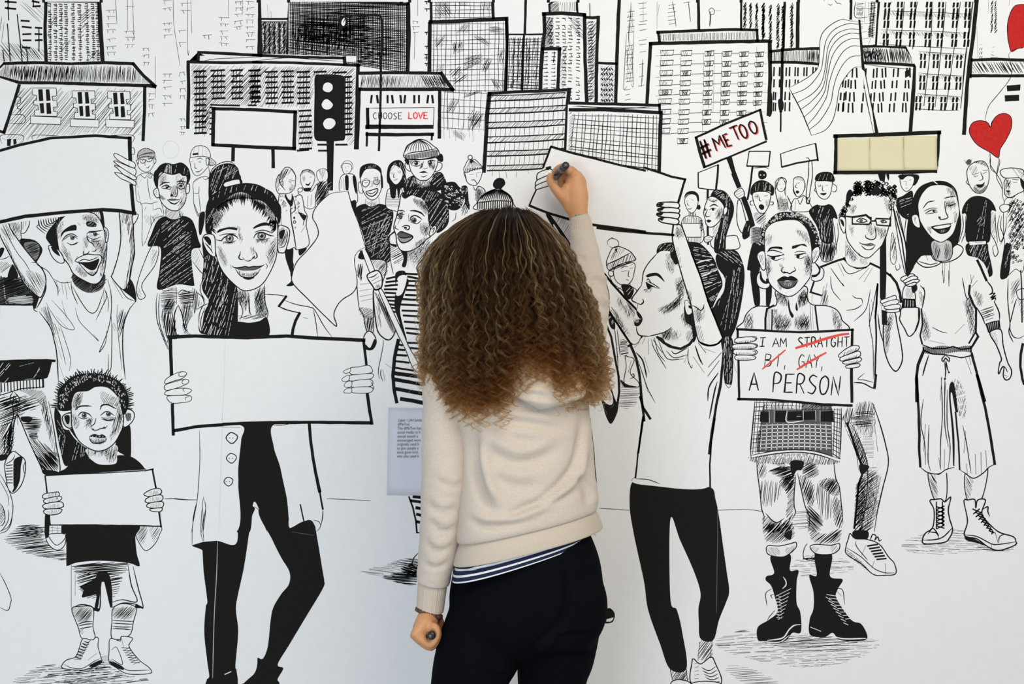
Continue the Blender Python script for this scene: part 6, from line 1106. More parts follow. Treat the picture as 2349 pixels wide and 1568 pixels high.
T(1820, 340, 4.44); O(2, '1260,1140 1320,1080 1390,1070 1430,1130 1500,1160 1440,1200 1340,1210 1270,1170'); O(2, '1620,1010 1650,980 1700,990 1730,1030 1690,1100 1600,1150 1500,1160 1600,1090'); L(1.6, '1275,1150 1380,1180 1470,1170|1350,1090 1370,1140'); T(1899, 620, 5.22)
K(6, '1790,-120 1830,-40 1900,120'); L(2.4, '1900,120 1960,200 1970,260 1930,290|1370,0 1390,150|1445,0 1450,190|1110,180 1160,260 1130,450|1160,260 1150,200'); L(1.8, '1370,-100 1385,150|1400,-100 1395,130|1460,-100 1450,180|1610,90 1650,300 1680,340 1700,320|1700,180 1750,60|1720,200 1790,120|1710,50 1720,150'); K(5, '1700,180 1690,280 1740,400 1770,450'); K(5, '1775,460 1775,640 1770,740 1800,790 1740,890 1690,960'); K(4, '1760,750 1690,870'); K(4, '1120,460 1135,640 1105,780 1130,880'); S('g0', '1620,380 1740,330 1750,700 1700,760 1690,560|1120,560 1160,500 1230,760 1150,840|1090,240 1150,300 1110,440|1760,260 1850,300 1820,440'); H('1640,380 1750,350 1760,720 1700,760', 75, 3, .9); H('1130,640 1180,560 1230,780 1150,830', 70, 3, .9); H('1740,240 1860,300 1840,440 1790,420', 65, 3, 1); H('1830,480 1980,420 1990,560 1870,600', 20, 5, 1.8); L(1.4, '1250,680 1350,730 1430,750|1520,760 1640,640|1220,840 1400,880'); L(2.8, '1940,290 2000,270 1950,330 2010,300 1960,350 2010,330 1990,390'); L(3, '1990,370 2050,500 2055,600|1780,440 1850,560 1880,640'); Q(3, '1890,640 2050,600 2065,710 1930,740')
for i in range(7): K(3.6, '%d,%d %d,%d' % (1905 + i * 23, 645 - i * 5, 1925 + i * 20, 735 - i * 4))
O(2.4, '1940,745 2070,710 2100,900 2150,1090 2200,1200 2180,1290 2130,1310 2100,1260 2110,1150 2080,1170 2050,1240 2040,1220 2060,1100 2080,1060 2020,900'); L(2, '2110,1150 2130,1170 2150,1220|2110,1250 2140,1260|2120,1300 2150,1270'); H('1950,760 2010,740 2040,900 2000,860', 65, 3.4, .8)
Q(3, '1135,890 1250,935 1400,935 1500,910 1600,945 1720,930 1715,1020 1600,1045 1420,1010 1250,1000 1140,950')
for i in range(24): K(3.2, '%d,%d %d,%d' % (1150 + i * 24, 915 + 10 * math.sin(i * .5), 1152 + i * 24, 985 + 18 * math.sin(i * .25)))
L(3, '1410,1010 1365,1060 1380,1090 1410,1050 1450,1090 1455,1050 1415,1020|1400,1080 1410,1200 1405,1290|1415,1080 1430,1170 1450,1220'); E(1402, 1298, 12, 14); E(1450, 1220, 12, 12)
sub('cuff_and_sleeve'); O(2.2, '890,450 1060,440 1100,500 1080,650 1020,760 965,785 920,700 860,590 870,530'); S('w', '920,200 1040,190 1040,350 900,350'); O(1.8, '920,190 900,350 1040,360 1020,200'); H('930,200 1010,230 1020,330 940,320', 65, 2.6, .9); Q(2.4, '900,340 1045,350 1050,440 890,440')
for i in range(5): K(5, '%d,350 %d,435' % (915 + i * 30, 908 + i * 32))
K(4, '1090,450 1090,600 1050,720')
sub('hand'); S('k', '1000,190 1060,170 1070,230 1020,270'); O(1.8, '875,90 960,50 1020,40 1040,70 950,110 890,130|900,130 1000,70 1060,70 1070,100 960,150|920,160 1020,110 1090,110 1080,140 980,175|940,180 1040,140 1060,165 1000,190')
sub('placard_pole'); T(1820, 340, 4.44); O(1.6, '1020,600 1050,590 1130,900 1190,1240 1140,1270 1080,1000'); K(3.4, '1020,620 1100,920 1150,1260'); K(3, '1050,640 1140,960 1175,1240'); O(1, '990,1000 1010,860 1050,1080 1030,1180 990,1140'); H('1000,880 1040,900 1040,1150 1000,1120', 75, 3, 1.2); L(1.2, '1040,1190 1050,1240 1085,1220 1080,1180')
sub('head')
S('k', '1150,1290 1150,900 1180,650 1220,500 1280,400 1370,350 1480,330 1580,350 1660,430 1690,600 1710,780 1680,960 1640,1000 1560,1080 1400,1090 1300,1100 1240,1180 1210,1240'); S('g1', '1415,950 1590,950 1620,1060 1590,1140 1500,1150 1420,1100'); O(1.6, '1410,950 1590,940 1620,1050 1590,1130 1500,1150 1430,1110', 'g1'); H('1420,960 1500,1000 1480,1130 1430,1110', 75, 2.4, 1.1); H('1540,960 1610,1000 1600,1120 1540,1130', 75, 2.4, 1.1)
O(1.6, '1270,560 1310,460 1380,390 1470,370 1560,380 1640,430 1670,520 1690,650 1670,740 1630,860 1560,930 1500,955 1420,920 1350,840 1290,740 1275,660'); K(1.6, '1430,335 1475,372', 'w'); O(1.5, '1270,690 1230,675 1205,700 1220,770 1260,805 1290,800', 'w'); H('1215,690 1250,700 1250,780', 70, 2.4, .9)
S('g0', '1560,400 1660,440 1640,520 1580,480|1540,540 1660,530 1650,610 1550,610|1350,800 1400,820 1400,880|1630,640 1680,640 1650,780|1400,620 1480,620 1440,660'); H('1560,400 1650,430 1640,500', 60, 3, .8); H('1545,545 1640,530 1600,600', 60, 2.6, 1)
L(2.2, '1320,610 1370,550 1440,535|1535,510 1590,495 1650,490'); L(2, '1340,665 1400,630 1450,630|1560,580 1600,585 1655,560'); L(1.4, '1350,670 1410,660 1470,650|1330,640 1400,610 1470,610|1560,560 1620,550'); E(1428, 640, 12, 10); E(1605, 580, 11, 9); L(2, '1540,540 1550,640 1575,700 1560,715 1500,725 1480,710 1480,690'); S('k', '1480,700 1495,690 1500,720'); S('k', '1400,800 1480,790 1600,770 1590,830 1550,865 1490,870 1440,840'); S('w', '1430,800 1590,775 1580,800 1470,820'); L(2, '1380,800 1400,820|1600,770 1620,760|1395,800 1480,785 1605,765'); S('g1', '1480,840 1560,830 1530,862'); L(1.3, '1640,730 1640,760')

# woman with hoop earrings and lettered placard
part('drawn_figure', 'stern woman with cropped curls, hoop earrings, tunic and black boots')
T(1680, 1200, 5.22)
sub('black_boot'); S('k', '460,390 690,370 690,560 790,560 770,700 770,950 815,1070 820,1300 720,1310 640,1400 520,1430 350,1410 300,1380 305,1240 440,1150 540,1050 500,850 460,740 400,680 410,630 500,590'); L(2.4, '420,1400 600,1370 680,1270 740,1220 815,1210', 'w'); L(1.6, '350,1410 560,1420 680,1340', 'w'); L(2, '610,640 640,690 640,740 600,780', 'w')
for i in range(8): L(2.6, '%d,%d %d,%d' % (520 + i * 4, 870 + i * 40, 700 - i * 14, 780 + i * 48), 'w'); L(2, '%d,%d %d,%d' % (530, 860 + i * 38, 590, 880 + i * 36), 'w')
L(1.4, '470,780 400,840 415,990|500,850 460,860 480,900|510,1040 440,1120 420,1160')
sub('black_boot'); S('k', '990,370 1190,370 1170,630 1320,670 1260,790 1250,900 1420,1150 1540,1200 1610,1320 1600,1390 1450,1410 1280,1390 1200,1310 1100,1360 930,1330 925,1150 970,1020 970,820 920,620 1010,620'); L(2.2, '935,1240 1060,1290|1210,1350 1340,1380 1600,1375', 'w')
for i in range(8): L(3, '%d,%d %d,%d' % (1120 + i * 30, 880 + i * 44, 1190 + i * 28, 920 + i * 42), 'w'); L(2.4, '%d,%d %d,%d' % (1130 + i * 32, 850 + i * 42, 1250 + i * 24, 870 + i * 38), 'w')
L(1.5, '1130,830 1240,780 1320,800 1345,970|1240,800 1310,870')
sub('rolled_jeans')
T(1680, 920, 5.22)
S('w', '290,650 800,600 1210,680 1230,880 1280,1020 1310,1400 1330,1560 1280,1760 920,1760 910,1400 850,1150 780,880 740,1100 750,1330 700,1420 740,1740 420,1760 370,1450 330,1150 290,800')
H('290,640 1200,640 1200,760 300,740', 70, 2.4, 1.8, seg=18); S('k', '700,720 850,720 830,820 770,830 720,900'); H('440,820 740,780 720,1000 600,940', 22, 2.6, 2); H('300,740 400,740 400,900 320,920', 65, 2.6, 1.2); H('560,960 740,880 740,1100 720,1400 640,1380 660,1150', 50, 2.4, 1.8); H('350,950 600,1000 500,1230 360,1250', 84, 4, 1.3); H('840,760 1000,740 1040,880 860,920', 30, 2.6, 1.7); H('800,900 960,960 980,1200 900,1250', 70, 2.4, 1.6); H('1040,960 1240,920 1280,1120 1140,1100', 55, 2.4, 1.8); H('980,1000 1160,1000 1180,1400 1060,1380', 86, 4, 1.3); H('890,1240 1080,1400 1060,1540 920,1540', -45, 2.4, 1.7); H('1200,1150 1310,1200 1320,1500 1220,1480', 70, 2.8, 1.3); H('370,1370 540,1440 700,1400 720,1566 400,1566', 50, 2.8, 1.7); H('480,740 640,740 640,800', 6, 2.4, 1.6)
L(2, '290,700 300,850 330,1080 350,1280 380,1380 370,1470|760,880 740,1100 740,1250 755,1330 710,1420|780,860 830,1080 870,1250 920,1380 915,1560|1210,700 1240,930 1280,1020 1310,1280 1325,1450|400,1340 470,1420 540,1450 620,1400')
T(1680, 1200, 5.22); H('380,20 700,0 720,180 420,230', 45, 3, 1.6); H('930,60 1100,120 1300,60 1260,220 980,230', 40, 2.6, 1.5); S('k', '620,140 710,80 700,190 650,180'); O(1.8, '420,270 560,270 700,240 760,225 765,280 700,350 600,400 430,370'); H('430,290 560,300 560,390 440,370', -50, 2.8, 1); H('640,300 760,260 700,350 640,370', 50, 2.8, 1.1); O(1.8, '930,280 1000,250 1180,260 1280,240 1270,320 1170,370 1000,360'); H('940,280 1040,290 1020,350 950,330', 50, 3, 1); H('1180,270 1270,260 1260,320 1190,350', 50, 3, 1)
sub('checked_tunic')
T(1680, 920, 5.22)
S('w', '270,-20 1300,-20 1310,250 1290,700 1000,610 760,600 230,650 220,560 245,250'); F('g3', '385,0 1160,0 1200,100 1190,260 1200,680 1000,600 750,585 290,610 300,430 340,250'); gridl('275,-10 390,-10 330,620 225,630', 3, 13, 1.2, .3); gridl('1210,80 1305,90 1290,700 1195,640', 3, 12, 1.2, .3); gridl('390,-10 1200,0 1200,110 380,100', 15, 3, 1.2, .4)
F('w', '390,0 830,10 830,95 385,95'); gridl('390,0 830,10 830,95 385,95', 9, 3, 1.2); H('400,0 640,0 600,90 400,90', 60, 4, 1); H('840,20 1150,40 1150,100 840,95', 40, 3, 1, 'g1')
for i in range(13): L(1.5, '%d,270 %d,420 %d,580' % (350 + i * 64, 345 + i * 65, 335 + i * 66), 'w', .2)
for j in range(7): L(1.5, '320,%d 600,%d 900,%d 1180,%d' % (290 + j * 45, 280 + j * 44, 278 + j * 44, 290 + j * 45), 'w', .2)
L(4, '235,660 500,610 760,592 1000,615 1290,705', 'w', .1); L(2, '225,645 500,595 760,580 1000,600 1295,690|230,680 500,630 760,610 1000,635 1270,720'); L(2.4, '270,0 250,230 220,560 225,680|1305,80 1300,400 1285,680')
sub('belt'); F('k', '335,120 440,125 435,250 325,245|515,115 650,115 640,250 510,248|665,125 835,115 845,225 660,230|855,125 990,115 990,220 850,225|1060,125 1215,110 1215,250 1055,240'); L(1.6, '440,110 445,260|500,110 500,260|655,110 655,245 850,235|850,110 850,235|995,110 1000,240|1050,110 1050,240', 'w'); L(1, '770,180 820,178', 'w')
sub('bare_shoulders')
T(1660, 480, 5.22)
O(2, '640,960 640,1100 600,1160 400,1160 290,1230 240,1340 240,1460 1420,1460 1415,1320 1360,1210 1240,1155 1060,1140 1000,1060 975,920')
S('g0', '650,1010 780,1060 760,1150 660,1120|880,1060 980,950 1020,1100 900,1180|260,1300 340,1230 360,1440 250,1440|1290,1190 1400,1290 1410,1440 1330,1420|600,1250 800,1280 780,1440 600,1420|850,1290 1020,1250 1020,1440 860,1440'); S('g1', '640,990 760,1030 740,1080 650,1060|900,1050 970,960 990,1050 920,1120|590,1190 650,1200 640,1250 590,1250|620,1370 760,1380 720,1440 620,1440|900,1340 1010,1300 1010,1430 920,1430'); H('640,1000 780,1050 760,1160 660,1130', 80, 2.6, 1.2); H('890,1050 980,950 1010,1100 910,1180', 75, 2.4, 1.2); H('590,1240 800,1290 780,1440 600,1430', 60, 3, .9); H('860,1300 1020,1250 1020,1440 880,1440', 60, 3, .9); H('260,1300 330,1240 350,1440 250,1440', 60, 3.2, .9); H('1300,1200 1400,1300 1410,1440 1330,1430', 60, 3.2, .9); S('k', '780,1080 800,1200 840,1270 820,1300 790,1250 770,1150|870,1110 890,1200 880,1220 860,1190')
F('w', '520,1180 580,1160 575,1440 510,1440|1040,1150 1090,1150 1130,1440 1050,1440'); K(5, '600,1150 520,1190 500,1300 500,1440'); K(3.4, '580,1200 575,1440'); L(1, '535,1200 530,1440|555,1190 550,1440|1060,1160 1075,1440'); K(4, '1095,1160 1110,1280 1130,1440'); L(2, '1035,1140 1050,1440')
sub('hoop_earring'); O(1.8, '440,740 400,790 395,870 430,930 500,950 550,920 545,880 480,880 440,830 440,760'); S('k', '445,740 440,820 490,890 540,880 500,860 465,820'); 
sub('hoop_earring'); O(1.8, '1050,810 1110,800 1150,740 1160,690 1195,720 1200,780 1170,840 1100,860 1050,840'); S('k', '1080,625 1150,690 1155,760 1110,800 1050,800 1050,785 1110,775 1140,720')
sub('head')
S('k', '415,540 430,360 480,220 560,110 660,40 800,30 920,50 1020,110 1090,200 1130,300 1150,430 1060,500 1030,300 960,180 880,130 640,140 540,190 490,290 485,520')
for i in range(170):
    u = FS.rng.random(); a = math.pi * (1.02 - 1.04 * u); q = FS.rng.uniform(.86, 1.03); x = 785 + 360 * q * math.cos(a); y = 400 - 360 * q * math.sin(a)
    if x > 450 or y > 200: L(1.4, '%f,%f %f,%f %f,%f' % (x, y, x + 9, y - 8, x + 15, y + 6), 'w')
O(1.8, '490,300 490,480 500,640 530,820 560,900 640,980 740,1035 820,1035 900,980 980,890 1040,790 1055,600 1050,430 1010,260 940,170 860,125 700,130 590,160 520,220'); O(1.7, '490,510 420,515 400,570 430,650 460,720 500,710'); H('415,540 470,540 480,680 440,640', 70, 2.6, 1.1); O(1.7, '1055,520 1090,460 1140,450 1150,520 1120,600 1070,640'); H('1070,510 1130,480 1110,590 1070,620', 70, 2.6, 1.1)
S('g0', '500,320 600,300 560,420 500,440|860,250 1000,280 1030,420 960,380|960,560 1050,560 1040,800 960,760 970,640|500,580 560,600 580,760 530,800|700,560 740,580 720,620|640,880 700,920 680,980|660,640 720,680 700,740'); S('g1', '970,600 1040,580 1040,680 990,720|510,680 560,690 550,750|700,520 730,540 715,580'); H('960,580 1050,560 1040,740 980,720', 60, 2.6, 1); H('500,600 560,620 560,760 520,780', 60, 3, .8); H('860,250 1000,280 1020,400', 60, 4, .6); H('640,860 700,900 680,960 640,920', 60, 3, .8)
S('k', '520,520 550,460 610,445 700,450 705,480 640,470 570,475|815,470 820,440 900,420 970,415 1000,450 930,430 860,465'); L(3.4, '520,545 570,565 640,560 720,540|850,545 910,540 990,520'); L(1.8, '530,500 600,490 700,520|850,520 900,500 980,510'); S('k', '570,565 620,562 610,600 580,600|870,550 910,545 905,580 880,585'); L(1.3, '545,575 620,610 700,585|860,570 920,590 980,560'); L(2.2, '715,690 690,730 720,760 760,755 790,770 830,745 860,730 845,690'); S('k', '715,735 745,750 725,757|810,750 845,735 830,752')
S('k', '640,850 700,805 740,800 770,810 800,795 850,810 890,850 800,855 760,850 700,860'); S('g3', '650,860 760,860 880,858 840,920 770,945 700,925'); S('g1', '700,880 770,880 820,880 770,925'); L(2.4, '640,850 700,925 770,945 840,920 890,855'); flecks('700,880 820,875 790,930', 80, 3, 1, 8, .5)
part('drawn_placard', 'lettered placard reading i am a person with struck-out words')
T(1640, 730, 5.22)
F('w', '270,130 1000,160 1640,140 1640,1040 1000,1000 280,970'); K(5.5, '265,130 600,145 1000,165 1300,155 1655,135'); K(5.5, '272,130 275,330 285,700 290,970'); K(6, '275,965 600,970 1000,1000 1300,1030 1640,1042'); K(6, '1645,135 1640,330'); K(7, '1635,590 1640,1000')
for t, x0, y, st, w, h, sw, sk in (('I', 545, 330, 0, 40, 100, 2.2, .12), ('AM', 690, 340, 90, 78, 105, 2.6, 0), ('STRAIGHT', 990, 345, 79, 62, 118, 2.3, .04), ('BI,', 585, 575, 120, 85, 150, 2, .12), ('GAY,', 995, 590, 92, 74, 158, 1.9, .06), ('A', 410, 860, 0, 110, 210, 3.8, .02), ('PERSON', 680, 880, 140, 112, 225, 3.5, .1)):
    for i, ch in enumerate(t): letter(ch, x0 + i * st, y + (i * 8 if t == 'PERSON' else 0) - (i * 1 if t == 'STRAIGHT' else 0), w * (.35 if ch == ',' else 1), h, sw, 'k', 0, sk)
K(2, '545,232 605,228|540,335 590,333')
FS.up = .5
K(6, '970,355 1150,300 1350,235 1500,195 1600,185', 'p', .2); K(4, '570,605 700,500 840,380', 'p', .2); K(5, '985,610 1150,510 1330,410', 'p', .2)
FS.up = 0.0
sub('gripping_hand')
O(1.6, '235,270 260,235 400,220 490,222 495,255 420,285 260,295|205,340 230,310 400,300 500,310 500,345 400,365 220,365|220,400 240,370 400,370 500,385 495,425 380,440 240,430|235,470 260,440 400,440 480,450 480,485 380,500 250,495')
for s in ('240,280 470,255 440,280 270,292', '215,345 470,330 440,358 230,362', '235,410 470,410 440,432 250,428', '245,478 450,470 420,492 260,490'): H(s, 75, 2.6, 1.1)
L(1.4, '450,225 490,240 470,270|460,310 500,325 480,350|450,395 490,400 470,430|450,455 485,470')
sub('gripping_hand')
O(1.6, '1480,440 1560,370 1650,325 1720,330 1720,370 1620,420 1500,465|1500,470 1600,430 1720,390 1745,430 1720,460 1600,490 1510,510|1530,520 1640,490 1745,470 1745,510 1640,540 1550,545|1560,570 1660,545 1735,545 1720,580 1620,595 1570,590'); H('1520,420 1700,350 1680,400 1540,450', 60, 2.6, 1.2); H('1540,490 1730,430 1700,465 1560,500', 60, 2.4, 1.3); H('1580,530 1730,490 1700,525', 60, 2.6, 1)
T(1680, 920, 5.22)
# ================================================================== mural: where the drawing runs on past the photograph's edges
T(0, 0, 1)
part('drawn_building', 'upper storeys of the skyline running up the wall')
for x0, x1, top, nx in ((100, 232, -130, 8), (592, 662, -60, 3), (662, 940, -20, 0), (985, 1132, -110, 8), (1258, 1326, -40, 4), (1420, 1600, -150, 6), (1700, 1832, -90, 6), (1952, 2012, -120, 3), (2012, 2238, -160, 9)):
    sub('tower_top'); F('w', '%d,4 %d,%d %d,%d %d,4' % (x0, x0, top, x1, top + 4, x1)); K(7, '%d,4 %d,%d %d,%d %d,4' % (x0, x0 + 2, top, x1, top + 4, x1))
    if nx: dashes(x0 + 14, x1 - 14, top + 16, -6, nx, max(2, int(-top / 13)), 8, 3.2, 80 if nx > 4 else 0)
part('drawn_shoes', 'ankle boots and sneakers drawn below the leggings')
sub('ankle_boot'); S('k', '476,1560 542,1560 540,1600 556,1640 540,1664 470,1660 462,1640'); sub('ankle_boot'); S('k', '560,1566 636,1560 630,1590 590,1600 540,1618 500,1616 508,1596')
sub('sneaker'); O(1.8, '1540,1564 1582,1564 1600,1600 1640,1626 1636,1644 1560,1640 1538,1620'); sub('sneaker'); O(1.8, '1588,1566 1652,1566 1668,1600 1690,1622 1680,1636 1610,1628 1586,1600')
T(0, 0)
flush()
# ================================================================== things stuck on the wall
note_m = noise_mat('sticky_note_yellow', (0.67, 0.62, 0.40), (0.69, 0.645, 0.43), 14, 0.8)
def note(x0, x1, y0, y1, label, curl):
    n = 10; v = []; f = []
    for j in range(n + 1):
        for i in range(n + 1):
            u = i / n; t = j / n
            lift = 0.0009 + curl * max(0, t - .45) ** 2 * (0.4 + .6 * u)
            a = V3(x0 + (x1 - x0) * u, y0 + (y1 - y0) * t, lift); v.append(a)
    for j in range(n):
        for i in range(n):
            k = j * (n + 1) + i; f.append((k, k + n + 1, k + n + 2, k + 1))
    o = mesh_obj('sticky_note', v, f, note_m, None, None, True)
    md = o.modifiers.new('thickness', 'SOLIDIFY'); md.thickness = 0.0003
    tag(o, label, 'note', 'sticky notes on the black-framed sign')
note(1921, 1995, 317, 391.5, 'cream sticky note at the flag-side end of the black-framed sign', .006)
note(1994.5, 2073, 314, 391, 'middle cream sticky note of three on the black-framed sign', .012)
note(2072.5, 2149, 312, 390, 'cream sticky note at the heart-balloon end of the black-framed sign', .01)

paper_m = noise_mat('label_paper', (0.66, 0.67, 0.74), (0.68, 0.69, 0.76), 8, 0.7)
v = []; f = []
for j in range(9):
    for i in range(13):
        u, t = i / 12, j / 8
        v.append(V3(891 - 4 * t + 297 * u, 934.5 + 200.5 * t + 2 * u, 0.0008 + .004 * max(0, t - .8) ** 1.5 + .0012 * math.sin(u * 7) ** 2 * t))
for j in range(8):
    for i in range(12): f.append((j * 13 + i, j * 13 + i + 13, j * 13 + i + 14, j * 13 + i + 1))
paper = mesh_obj('paper_label', v, f, paper_m, None, None, True)
md = paper.modifiers.new('thickness', 'SOLIDIFY'); md.thickness = 0.0002
tag(paper, 'white printed A4 text label fixed to the mural behind the girl', 'paper')
txt_m = mat('printed_text', (0.16, 0.16, 0.19))
for i, t in enumerate(('Label 1 (A4 landscape)', '#MeToo', 'The #MeToo has', 'social media to h', 'sexual assault a', 'encouraged wom', 'originally used b', 'to give people a', 'since gone viral,', 'who also used it')):
    cu = bpy.data.curves.new('text_line', 'FONT'); cu.body = t; cu.size = 0.0096
    if i == 0: cu.shear = 0.25
    o = bpy.data.objects.new('text_line', cu); C.objects.link(o)
    dg = bpy.context.evaluated_depsgraph_get()
    me = bpy.data.meshes.new_from_object(o.evaluated_get(dg)); bpy.data.objects.remove(o, do_unlink=True)
    me.materials.clear(); me.materials.append(txt_m)
    o = bpy.data.objects.new('printed_line', me); C.objects.link(o)
    p = V3(912.5 - i * .25, 966.5 + i * 9.15, 0.0032); o.location = p; o.rotation_euler = (R(90), R(-.4), 0); o.scale = (.8, 1, 1); o.parent = paper

# ================================================================== the girl
def G(px, py, y):
    s = (CAM_D + y) / F_PX
    return Vector(((px - 1174.5) * s, y, CAM_Z - (py - 784.0) * s))
def mm(px, y): return px * (CAM_D + y) / F_PX

person = bpy.data.objects.new('person', None); C.objects.link(person)
person.location = (0.0, -0.45, 0.0)
tag(person, 'curly-haired person in cream hoodie and black leggings writing on the mural', 'person')
def adopt(o, parent=None):
    parent = parent or person
    o.parent = parent
    if parent == person: o.matrix_parent_inverse = Matrix.Translation((0.0, 0.45, 0.0))
    return o

def frames(P):
    n = len(P); T = [(P[min(i + 1, n - 1)] - P[max(i - 1, 0)]).normalized() for i in range(n)]
    ref = Vector((1, 0, 0)) if abs(T[0].x) < .8 else Vector((0, 1, 0))
    N = [(ref - T[0] * ref.dot(T[0])).normalized()]
    for i in range(1, n):
        a = N[-1] - T[i] * N[-1].dot(T[i]); N.append(a.normalized())
    return T, N
def resample(keys, m):
    """keys: (Vector, ra, rb) -> m smooth samples"""
    k = [np.array([*c, a, b], float) for c, a, b in keys]
    n = len(k); out = []
    for i in range(m):
        u = i / (m - 1) * (n - 1); j = min(int(u), n - 2); t = u - j
        a, b, c, d = k[max(j - 1, 0)], k[j], k[j + 1], k[min(j + 2, n - 1)]
        out.append(0.5 * (2 * b + (c - a) * t + (2 * a - 5 * b + 4 * c - d) * t * t + (3 * b - a - 3 * c + d) * t ** 3))
    return [(Vector(q[:3]), q[3], q[4]) for q in out]
def tube(keys, m=24, n=20, caps=True, disp=None):
    S = resample(keys, m); P = [s[0] for s in S]; T, N = frames(P); v = []; f = []
    for i in range(m):
        B = T[i].cross(N[i])
        for j in range(n):
            a = 2 * math.pi * j / n
            d = N[i] * math.cos(a) * S[i][1] + B * math.sin(a) * S[i][2]
            if disp: d *= 1 + disp(i / (m - 1), a, P[i] + d)
            v.append(P[i] + d)
    for i in range(m - 1):
        for j in range(n):
            f.append((i * n + j, i * n + (j + 1) % n, (i + 1) * n + (j + 1) % n, (i + 1) * n + j))
    if caps:
        for i, sg in ((0, -1), (m - 1, 1)):
            c = len(v); v.append(P[i] + T[i] * sg * min(S[i][1], S[i][2]) * .7)
            for j in range(n):
                a, b = i * n + j, i * n + (j + 1) % n
                f.append((a, c, b) if sg < 0 else (a, b, c))
            # rounded end: pull the last ring in a little
    return v, f
def ball(c, rx, ry, rz, n=14):
    v = []; f = []
    for i in range(n + 1):
        t = math.pi * i / n
        for j in range(2 * n):
            a = math.pi * j / n
            v.append(c + Vector((rx * math.sin(t) * math.cos(a), ry * math.sin(t) * math.sin(a), rz * math.cos(t))))
    for i in range(n):
        for j in range(2 * n):
            f.append((i * 2 * n + j, (i + 1) * 2 * n + j, (i + 1) * 2 * n + (j + 1) % (2 * n), i * 2 * n + (j + 1) % (2 * n)))
    return v, f
def fuse(name, pieces, m, voxel, smooth=6, ratio=None):
    v = []; f = []
    for a, b in pieces:
        k = len(v); v += a; f += [tuple(i + k for i in q) for q in b]
    o = mesh_obj(name + '_source', v, f, m)
    bm = bmesh.new(); bm.from_mesh(o.data); bmesh.ops.remove_doubles(bm, verts=bm.verts, dist=1e-6); bmesh.ops.recalc_face_normals(bm, faces=bm.faces); bm.to_mesh(o.data); bm.free()
    r = o.modifiers.new('r', 'REMESH'); r.mode = 'VOXEL'; r.voxel_size = voxel; r.adaptivity = 0
    s = o.modifiers.new('s', 'SMOOTH'); s.iterations = smooth; s.factor = .5
    if ratio:
        d = o.modifiers.new('d', 'DECIMATE'); d.ratio = ratio
    me = bpy.data.meshes.new_from_object(o.evaluated_get(bpy.context.evaluated_depsgraph_get()))
    bpy.data.objects.remove(o, do_unlink=True)
    me.name = name; me.polygons.foreach_set('use_smooth', [True] * len(me.polygons))
    me.materials.clear(); me.materials.append(m)
    q = bpy.data.objects.new(name, me); C.objects.link(q)
    return q
from mathutils import noise as mn
def folds(o, lines, y_facing=True):
    """press soft creases (photo-side lines, px) into a garment"""
    me = o.data; n = len(me.vertices)
    co = np.empty(n * 3); me.vertices.foreach_get('co', co); co = co.reshape(-1, 3)
    no = np.empty(n * 3); me.vertices.foreach_get('normal', no); no = no.reshape(-1, 3)
    s = F_PX / (CAM_D + co[:, 1]); px = 1174.5 + co[:, 0] * s; py = 784 - (co[:, 2] - CAM_Z) * s
    off = np.zeros(n)
    for pl, A, w in lines:
        q = np.array([[float(t) for t in c.split(',')] for c in pl.split()]); q = np.array(smooth([tuple(z) for z in q], step=8)) if len(q) > 2 else q
        best = np.full(n, 1e9); along = np.zeros(n)
        for i in range(len(q) - 1):
            a, b = q[i], q[i + 1]; ab = b - a; t = np.clip(((px - a[0]) * ab[0] + (py - a[1]) * ab[1]) / (ab @ ab + 1e-9), 0, 1)
            d = np.hypot(px - a[0] - t * ab[0], py - a[1] - t * ab[1])
            sg = np.sign((px - a[0]) * ab[1] - (py - a[1]) * ab[0])
            k = d < abs(best); best[k] = (d * sg)[k]; along[k] = ((i + t) / (len(q) - 1))[k]
        e = np.clip(np.minimum(along, 1 - along) * 4 + .15, 0, 1)
        off += e * A * 1.7 * (-np.exp(-(best / w) ** 2) + .75 * np.exp(-((best - 1.7 * w) / (1.1 * w)) ** 2) )
    if y_facing: off *= np.clip(-no[:, 1] * 2.2 + .25, 0, 1)
    co += no * off[:, None]
    me.vertices.foreach_set('co', co.ravel()); me.update()

# ---- materials
skin_m = noise_mat('skin', (0.56, 0.27, 0.12), (0.62, 0.315, 0.15), 30, 0.5, 0.4, 0.12, 500)
skin_m.node_tree.nodes['Principled BSDF'].inputs['Subsurface Weight'].default_value = 0.12
skin_m.node_tree.nodes['Principled BSDF'].inputs['Subsurface Radius'].default_value = (0.012, 0.004, 0.002)
hood_m = noise_mat('cream_marl_jersey', (0.545, 0.475, 0.40), (0.605, 0.53, 0.455), 420, 0.95, 0.08, 0.3, 900, 4, (.5, .5, 1))
rib_m = noise_mat('cream_rib_knit', (0.53, 0.45, 0.365), (0.59, 0.51, 0.42), 500, 0.95, 0.08, 0.25, 900, 4, (1, 1, 1))
leg_m = noise_mat('black_stretch_cotton', (0.0028, 0.0032, 0.0045), (0.0042, 0.0048, 0.0065), 400, 0.9, 0.03, 0.15, 900)
for m_ in (hood_m, rib_m):
    m_.node_tree.nodes['Principled BSDF'].inputs['Sheen Weight'].default_value = 0.15
navy_m = mat('navy_stripe', (0.012, 0.02, 0.055)); white_m = mat('white_stripe', (0.74, 0.74, 0.72))

